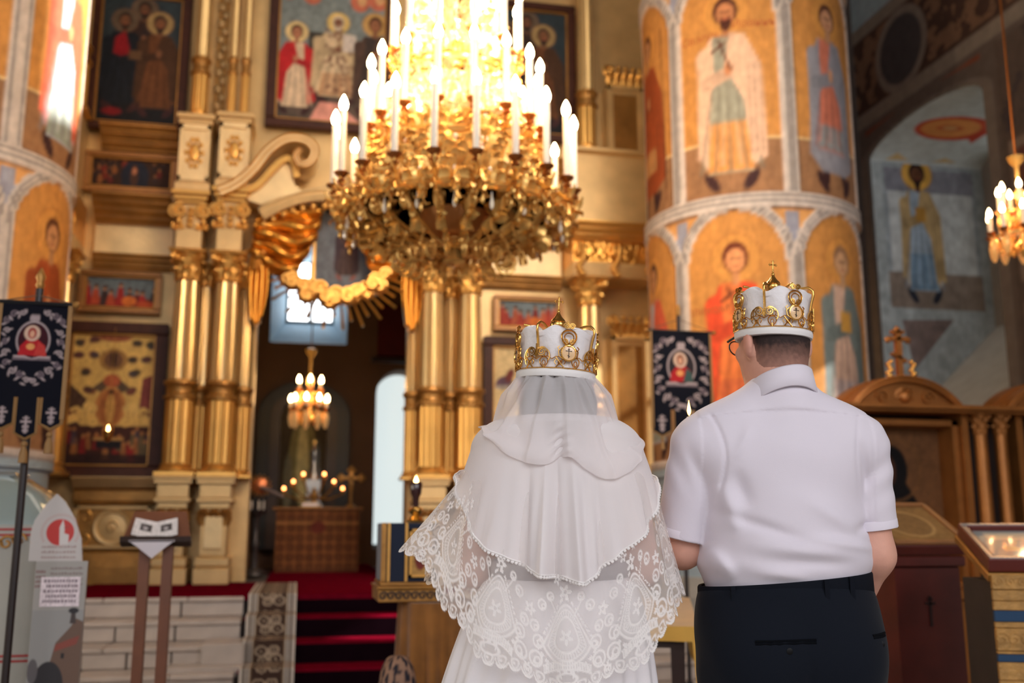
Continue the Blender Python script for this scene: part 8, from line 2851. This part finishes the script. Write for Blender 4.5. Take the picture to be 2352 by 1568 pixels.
def chiffon():
    deg = np.array([-150, -120, -100, -84, -70, -56, -42, -28, -14, 0, 14, 28, 42, 56, 70, 84, 100, 120, 150])
    hz = np.array([1.34, 1.335, 1.325, 1.305, 1.255, 1.190, 1.152, 1.128, 1.105, 1.100, 1.088, 1.118, 1.160, 1.200, 1.245, 1.29, 1.315, 1.33, 1.34])
    hr = np.array([0.19, 0.21, 0.22, 0.222, 0.220, 0.214, 0.204, 0.192, 0.182, 0.176, 0.180, 0.192, 0.204, 0.214, 0.218, 0.22, 0.22, 0.21, 0.19])
    nu = 420
    phi = np.radians(np.linspace(-150, 150, nu)); tt = np.linspace(0.06, 1, 90)
    PH, T = np.meshgrid(phi, tt)
    HZ = interp_c(np.degrees(PH), deg, hz); HR = interp_c(np.degrees(PH), deg, hr)
    P = cape_surface(PH, T, HZ, HR, 0.010, 0.0, 8, rs3=0.210)
    # knife pleats falling from the gathered hood
    g = np.clip((T - 0.3) / 0.7, 0, 1) * np.exp(-(PH / 0.85) ** 2)
    saw = lambda a: (2 * np.abs(2 * (a / (2 * PI) - np.floor(a / (2 * PI) + 0.5))) - 1)
    d = 0.032 * g * saw(PH * 12 + 1.1 * np.sin(PH * 5 + 0.5)) + 0.006 * g * np.sin(PH * 33 + 1.0) + 0.003 * np.clip((T - 0.3), 0, 1) * np.sin(PH * 23 + 6 * T)
    P[..., 0] += d * np.sin(PH); P[..., 1] -= d * np.cos(PH)
    o = MB().grid(P).build('chiffon_cape', CHIFFON, bride, smooth=180)
    # scalloped lace trim along its edge
    hem = P[-1]
    L = np.concatenate([[0], np.cumsum(np.linalg.norm(np.diff(hem, axis=0), axis=1))])
    m = MB()
    s_ = np.arange(0, L[-1], 0.009)
    q = np.stack([np.interp(s_, L, hem[:, k]) for k in range(3)], 1)
    out = np.stack([q[:, 0], q[:, 1], 0 * q[:, 0]], 1); out /= np.linalg.norm(out, axis=1)[:, None]
    m.tube(q + out * 0.001, 0.0022, 5)
    for a in q[::1]:
        m.ball((a[0] * 1.004, a[1] * 1.004, a[2] - 0.004), (0.0040, 0.0016, 0.0040), 6, 4)
    m.build('edge_trim', mat('lace_trim', srgb(236, 230, 228), 0.7), bride, smooth=60)
chiffon()

def hood():
    """veil over the head, falling as a cowl on the shoulders"""
    deg = np.array([-150, -120, -95, -75, -55, -38, -22, -8, 0, 8, 20, 34, 50, 70, 95, 120, 150])
    hz = np.array([1.40, 1.41, 1.425, 1.422, 1.392, 1.352, 1.333, 1.333, 1.345, 1.347, 1.322, 1.300, 1.315, 1.365, 1.405, 1.41, 1.40])
    s2d = np.sin(np.radians(deg)) ** 2
    ra, rb_, rc = 0.066 * (1 - s2d) + 0.07 * s2d, 0.118 * (1 - s2d) + 0.188 * s2d, 0.136 * (1 - s2d) + 0.21 * s2d
    za, zb_, zc = 1.452, 1.412 - 0.04 * s2d, 1.325 - 0.02 * s2d
    f1 = np.clip((za - hz) / (za - zb_), 0, 1); f2 = np.clip((zb_ - hz) / (zb_ - zc), 0, 1)
    hr = np.where(hz > zb_, ra + (rb_ - ra) * np.sqrt(1 - (1 - f1) ** 2), rb_ + (rc - rb_) * f2) + 0.018
    nu = 420
    phi = np.radians(np.linspace(-135, 135, nu))
    tt = np.linspace(0, 1.12, 130)
    PH, T = np.meshgrid(phi, tt)
    HZ = interp_c(np.degrees(PH), deg, hz); HR = interp_c(np.degrees(PH), deg, hr)
    sd = np.sin(PH) ** 2
    # control rings: under the crown, temple bulge, neck, hem, tucked under
    r0 = 0.0925 + 0 * PH; r1 = 0.118 * (1 - sd) + 0.130 * sd; r2 = 0.150 * (1 - sd) + 0.154 * sd
    z0 = 1.546 + 0 * PH; z1 = 1.500 + 0 * PH; z2 = 1.428 + 0 * PH
    tk = np.array([0, 0.22, 0.58, 1.0, 1.12])
    Rk = [r0, r1, r2, HR, HR - 0.018]; Zk = [z0, z1, z2, HZ, HZ + 0.006]
    R = np.zeros_like(PH); Z = np.zeros_like(PH)
    for i in range(4):
        m = (T >= tk[i]) & (T <= tk[i + 1])
        f = (T - tk[i]) / (tk[i + 1] - tk[i])
        fs = f
        if i == 3: fs = 0.5 - 0.5 * np.cos(PI * f)
        R = np.where(m, Rk[i] + (Rk[i + 1] - Rk[i]) * fs, R); Z = np.where(m, Zk[i] + (Zk[i + 1] - Zk[i]) * f, Z)
    R = R + 0.010 * np.exp(-((T - 0.93) / 0.10) ** 2)          # rolled lower edge
    # folds fanning out from under the crown
    def crease(p0, p1, w, amp):
        c = np.radians(p0) + np.radians(p1 - p0) * np.clip(T, 0, 1)
        d = (PH - c)
        return amp * np.where(d > 0, np.exp(-(d / w)), np.exp(-(d / (w * 0.35)) ** 2)) * np.clip(T * 6, 0, 1)
    R = R + crease(-34, -58, 0.20, 0.010) + crease(-12, -24, 0.14, 0.008) + crease(9, 7, 0.16, 0.013) + crease(26, 40, 0.14, 0.010) + crease(44, 62, 0.14, 0.009) - 0.006
    R = R + 0.003 * np.sin(PH * 22 + T * 3) * (1 - np.clip(T, 0, 1)) + 0.0025 * np.sin(PH * 15 - T * 7)
    knot = np.exp(-((PH - 0.02) / 0.10) ** 2) * np.exp(-((T - 0.86) / 0.16) ** 2)
    R = R - 0.016 * knot + 0.008 * knot * np.sin(T * 60 + PH * 20)
    P = np.stack([R * np.sin(PH) - 0.006, 0.004 - R * np.cos(PH) * 0.93, Z], -1)
    return MB().grid(P).build('hood_veil', HOODM, bride, smooth=180)
hood()
# top of the veil lying over the hair under the crown
MB().lathe([(0.082, 1.542), (0.082, 1.580), (0.068, 1.612), (0.03, 1.624), (0.0005, 1.626)], 40, (-0.006, 0.004, 0)).build('veil_cap', HOODM, bride, smooth=180)

# ------------------------------------------------------------------ wedding crowns
CROWN = mat('crown_gold', srgb(222, 170, 92), 0.22, 1.0, var=0.05)
SATIN = mat('embroidered_satin', srgb(228, 222, 222), 0.5, bump=0.5, bscale=60, bdist=0.004, sheen=0.3)
WBAND = mat('white_band', srgb(226, 222, 220), 0.6, bump=0.3, bscale=90, bdist=0.002)
def crown(label, xc, d, x, y, z, rot, roll, pitch):
    c, s = math.cos(YAW), math.sin(YAW)
    root = thing('wedding_diadem', label, 'crown', (xc * c + d * s + x * c + y * s, -xc * s + d * c - x * s + y * c, z))
    root.rotation_euler = (Matrix.Rotation(-YAW, 4, 'Z') @ Matrix.Rotation(roll, 4, 'Y') @ Matrix.Rotation(pitch, 4, 'X') @ Matrix.Rotation(rot, 4, 'Z')).to_euler()
    root.scale = (0.96, 0.96, 0.97)
    RB = 0.094
    MB().lathe([(RB - 0.004, 0.0), (RB + 0.001, 0.001), (RB + 0.003, 0.008), (RB + 0.002, 0.017), (RB - 0.002, 0.019), (RB - 0.008, 0.018), (RB - 0.008, 0.001), (RB - 0.004, 0.0)], 72).build('white_band', WBAND, root, smooth=60)
    # padded satin lining, swelling between the straps
    n, nv = 144, 40
    th = np.linspace(0, 2 * PI, n, endpoint=False)
    rows = []
    for i in range(nv):
        t = i / (nv - 1)
        if t < 0.72:
            q = t / 0.72
            r = RB - 0.005 - 0.003 * math.sin(PI * q) + 0.004 * q; zz = 0.017 + 0.094 * q
        else:
            q = (t - 0.72) / 0.28
            r = (RB - 0.001) * (1 - q) ** 0.8 * (1) + 0.004 * (q); zz = 0.111 + 0.010 * math.sin(PI * min(1, q * 1.3)) - 0.010 * q
        puff = 0.5 + 0.5 * np.cos(8 * th + PI)
        k = math.sin(PI * min(1, t / 0.8))
        rr = r + 0.004 * k * puff + 0.002 * np.sin(3 * th + 5 * t) * k
        zv = zz + (0.010 * puff - 0.004) * (t > 0.5) * min(1, (t - 0.5) * 4) * (1 - max(0, t - 0.85) * 5) + 0.003 * np.sin(5 * th + 2) * (t > 0.6)
        rows.append(np.stack([rr * np.sin(th), -rr * np.cos(th), zv], 1))
    m = MB().grid(np.array(rows), closed_u=True)
    m.build('satin_lining', SATIN, root, smooth=180)
    def wrap(mb, r):
        out = []
        for v in mb.v:
            a = v[:, 0] / r
            rr = r - v[:, 1]
            out.append(np.stack([rr * np.sin(a), -rr * np.cos(a), v[:, 2]], 1))
        mb.v = out
        return mb
    def fil(mb, pts, r=0.0013): mb.tube([(a, -0.0015, b) for a, b in pts], r * 1.3, 5, flat=0.7)
    # openwork band, 16 units, as one pierced strip
    N = 16
    u = 2 * PI * (RB + 0.002) / N
    unit = []
    m = MB()
    for k in range(N):
        x0 = (k + 0.5) * u
        z0 = 0.019
        fil(m, [(x0 - u * 0.5, z0), (x0 + u * 0.5, z0)], 0.0016)
        if k % 2 == 0:
            al = np.linspace(0, 2 * PI, 17)
            fil(m, [(x0 + 0.0095 * math.sin(a) * (1 - 0.25 * math.cos(a)), z0 + 0.013 - 0.0115 * math.cos(a)) for a in al], 0.0016)
            fil(m, [(x0 + 0.0042 * math.sin(a), z0 + 0.011 - 0.0055 * math.cos(a)) for a in al], 0.0013)
            fil(m, [(x0, z0), (x0, z0 + 0.007)], 0.0015)
        else:
            fil(m, [(x0 - 0.010, z0), (x0, z0 + 0.012), (x0 + 0.010, z0 + 0.025)], 0.0018); fil(m, [(x0 + 0.010, z0), (x0, z0 + 0.012), (x0 - 0.010, z0 + 0.025)], 0.0018)
            al = np.linspace(0, 2 * PI, 13)
            fil(m, [(x0 + 0.0045 * math.sin(a), z0 + 0.012 - 0.0045 * math.cos(a)) for a in al], 0.0013)
            fil(m, [(x0 - 0.009, z0 + 0.008), (x0 - 0.013, z0 + 0.014), (x0 - 0.009, z0 + 0.020)], 0.0013); fil(m, [(x0 + 0.009, z0 + 0.008), (x0 + 0.013, z0 + 0.014), (x0 + 0.009, z0 + 0.020)], 0.0013)
        fil(m, [(x0 - u * 0.5, z0 + 0.020), (x0 - u * 0.25, z0 + 0.026), (x0, z0 + 0.0255), (x0 + u * 0.25, z0 + 0.026), (x0 + u * 0.5, z0 + 0.020)], 0.0014)
    wrap(m, RB + 0.002).build('openwork_band', CROWN, root, smooth=60)
    # fleurs at the feet of the plain rods
    path = [(RB + 0.001, 0.045), (RB - 0.003, 0.065), (RB + 0.001, 0.090), (RB + 0.006, 0.108), (RB + 0.005, 0.120), (RB - 0.006, 0.129), (RB - 0.024, 0.128), (RB - 0.046, 0.118), (RB - 0.066, 0.112), (RB - 0.080, 0.112)]
    P_ = np.array(path); t = np.linspace(0, len(P_) - 1, 40)
    P_ = np.stack([np.interp(t, range(len(P_)), P_[:, 0]), np.interp(t, range(len(P_)), P_[:, 1])], 1)
    P_[1:-1] = (P_[:-2] + 2 * P_[1:-1] + P_[2:]) / 4
    for k in range(4):
        a = PI / 4 + k * PI / 2
        M = Matrix.Rotation(a, 4, 'Z')
        MB().tube([(0, -r, z) for r, z in P_], 0.0032, 8, M).build('plain_rod', CROWN, root, smooth=60)
        m = MB()
        for sg in (-1, 1):
            al = np.linspace(0, 4.2 * PI, 26); rr = 0.0125 * (1 - al / (5 * PI))
            fil(m, [(sg * (0.0135 + rr[i] * math.cos(al[i])), 0.056 + rr[i] * math.sin(al[i])) for i in range(26)], 0.0016)
            al = np.linspace(-0.6, PI, 12)
            fil(m, [(sg * (0.015 + 0.018 * math.cos(q)), 0.046 + 0.019 * math.sin(q)) for q in al], 0.0018)
            al = np.linspace(0, 2 * PI, 13)
            fil(m, [(sg * (0.024 + 0.004 * math.sin(q)), 0.050 - 0.006 * math.cos(q)) for q in al], 0.0013)
        fil(m, [(0, 0.042), (0, 0.075)], 0.0022)
        m = wrap(m, RB + 0.003)
        m2 = MB(); m2.merge(m, M)
        m2.build('rod_fleur', CROWN, root, smooth=60)
    # ornate straps with hearts and medallions
    for k in range(4):
        a = k * PI / 2
        M = Matrix.Rotation(a, 4, 'Z')
        m = MB()
        al = np.linspace(0, 2 * PI, 21)
        zc = 0.088
        for (sx, k1) in ((1.0, 0.0024), (0.62, 0.0016)):
            fil(m, [(sx * 0.0175 * math.sin(q) * (1 - 0.28 * math.cos(q)) , zc + (0.0005 - 0.019 * math.cos(q)) * sx) for q in al], k1)
        for sg in (-1, 1):
            s2 = np.linspace(0, 4 * PI, 22); rr = 0.0075 * (1 - s2 / (5 * PI))
            fil(m, [(sg * (0.0085 + rr[i] * math.cos(s2[i])), 0.080 + rr[i] * math.sin(s2[i])) for i in range(22)], 0.0015)
            fil(m, [(sg * (0.0065 + rr[i] * math.cos(s2[i])), 0.117 + rr[i] * math.sin(s2[i])) for i in range(22)], 0.0018)
            fil(m, [(sg * 0.016, 0.066), (sg * 0.024, 0.058), (sg * 0.022, 0.046), (sg * 0.013, 0.040)], 0.0016)
            fil(m, [(sg * 0.021, 0.070), (sg * 0.026, 0.066), (sg * 0.0225, 0.060)], 0.0014)
        m = wrap(m, RB + 0.004)
        m2 = MB(); m2.merge(m, M)
        m2.tube([(0, -r, z) for r, z in P_[22:]], 0.0030, 8, M)
        m2.tube([(0, -r, z) for r, z in P_[:8]], 0.0022, 6, M)
        st = m2.build('heart_strap', CROWN, root, smooth=60)
        Md = M @ Matrix.Translation((0, -(RB + 0.004), 0.054)) @ Matrix.Rotation(PI / 2, 4, 'X')
        MB().lathe([(0.0180, -0.002), (0.0195, 0.001), (0.0190, 0.0035), (0.0165, 0.004), (0.0160, 0.002)], 30, M=Md).build('medallion_rim', CROWN, st, smooth=40)
        mm = MB()
        for q in range(22): mm.ball((0.0192 * math.cos(q * 2 * PI / 22), 0.0192 * math.sin(q * 2 * PI / 22), 0.0025), 0.0018, 6, 4, Md)
        mm.build('medallion_beads', CROWN, st, smooth=60)
        MB().lathe([(0.0162, 0.0), (0.0162, 0.0022), (0.006, 0.0032), (0.0003, 0.0034)], 26, M=Md).build('enamel', mat('cream_enamel', srgb(224, 184, 138), 0.2, coat=0.6, var=0.1, vscale=90), st, smooth=40)
        Mx = M @ Matrix.Translation((0, -(RB + 0.0078), 0.054))
        mm = MB().box(-0.0007, 0.0007, -0.0006, 0.001, -0.0115, 0.0115, 0, Mx).box(-0.0075, 0.0075, -0.0006, 0.001, 0.0040, 0.0054, 0, Mx).box(-0.0030, 0.0030, -0.0006, 0.001, 0.0078, 0.0088, 0, Mx)
        mm.box(-0.0030, 0.0030, -0.0006, 0.001, -0.0007, 0.0007, 0, Mx @ Matrix.Translation((0, 0, -0.007)) @ Matrix.Rotation(0.5, 4, 'Y'))
        mm.build('enamel_cross', mat('dark_enamel', srgb(50, 24, 18), 0.4), st)
    # hub, onion dome and cross
    MB().lathe([(0.0165, 0.110), (0.018, 0.116), (0.0165, 0.121), (0.010, 0.124)], 24).build('hub', CROWN, root, smooth=50)
    z0 = 0.123
    MB().lathe([(k_ * 1.15, z0 + (q_ - z0)) for k_, q_ in [(0.009, z0), (0.0115, z0 + 0.001), (0.0165, z0 + 0.008), (0.0178, z0 + 0.014), (0.0150, z0 + 0.020), (0.0165, z0 + 0.0215), (0.0140, z0 + 0.026), (0.0085, z0 + 0.033), (0.0045, z0 + 0.040), (0.0035, z0 + 0.043)]], 28).build('onion_dome', CROWN, root, smooth=50)
    m = MB().ball((0, 0, z0 + 0.0460), 0.0046, 10, 7).ball((0, 0, z0 + 0.0525), 0.0030, 8, 6)
    zc = z0 + 0.068
    m.tube([(0, 0, z0 + 0.054), (0, 0, zc + 0.012)], 0.0016, 6); m.tube([(-0.008, 0, zc + 0.003), (0.008, 0, zc + 0.003)], 0.0016, 6)
    for (dx, dz) in ((-0.009, 0.003), (0.009, 0.003), (0, 0.0125)):
        for (ex, ez) in ((0, 0), (0.0022, 0), (-0.0022, 0), (0, 0.0022), (0, -0.0022)): m.ball((dx + ex, 0, zc + dz + ez), 0.0017, 6, 5)
    m.ball((0, 0, z0 + 0.058), 0.0022, 6, 5)
    m.build('dome_cross', CROWN, root, smooth=60)
    return root
crown('gold and white wedding crown on the bride\'s veil', BX, BD, -0.006, 0.0, 1.533, math.radians(14), math.radians(3.0), math.radians(1))
crown('gold and white wedding crown on the groom\'s head', GX, GD, -0.004, 0.0, 1.645, math.radians(18), math.radians(2.2), math.radians(1))
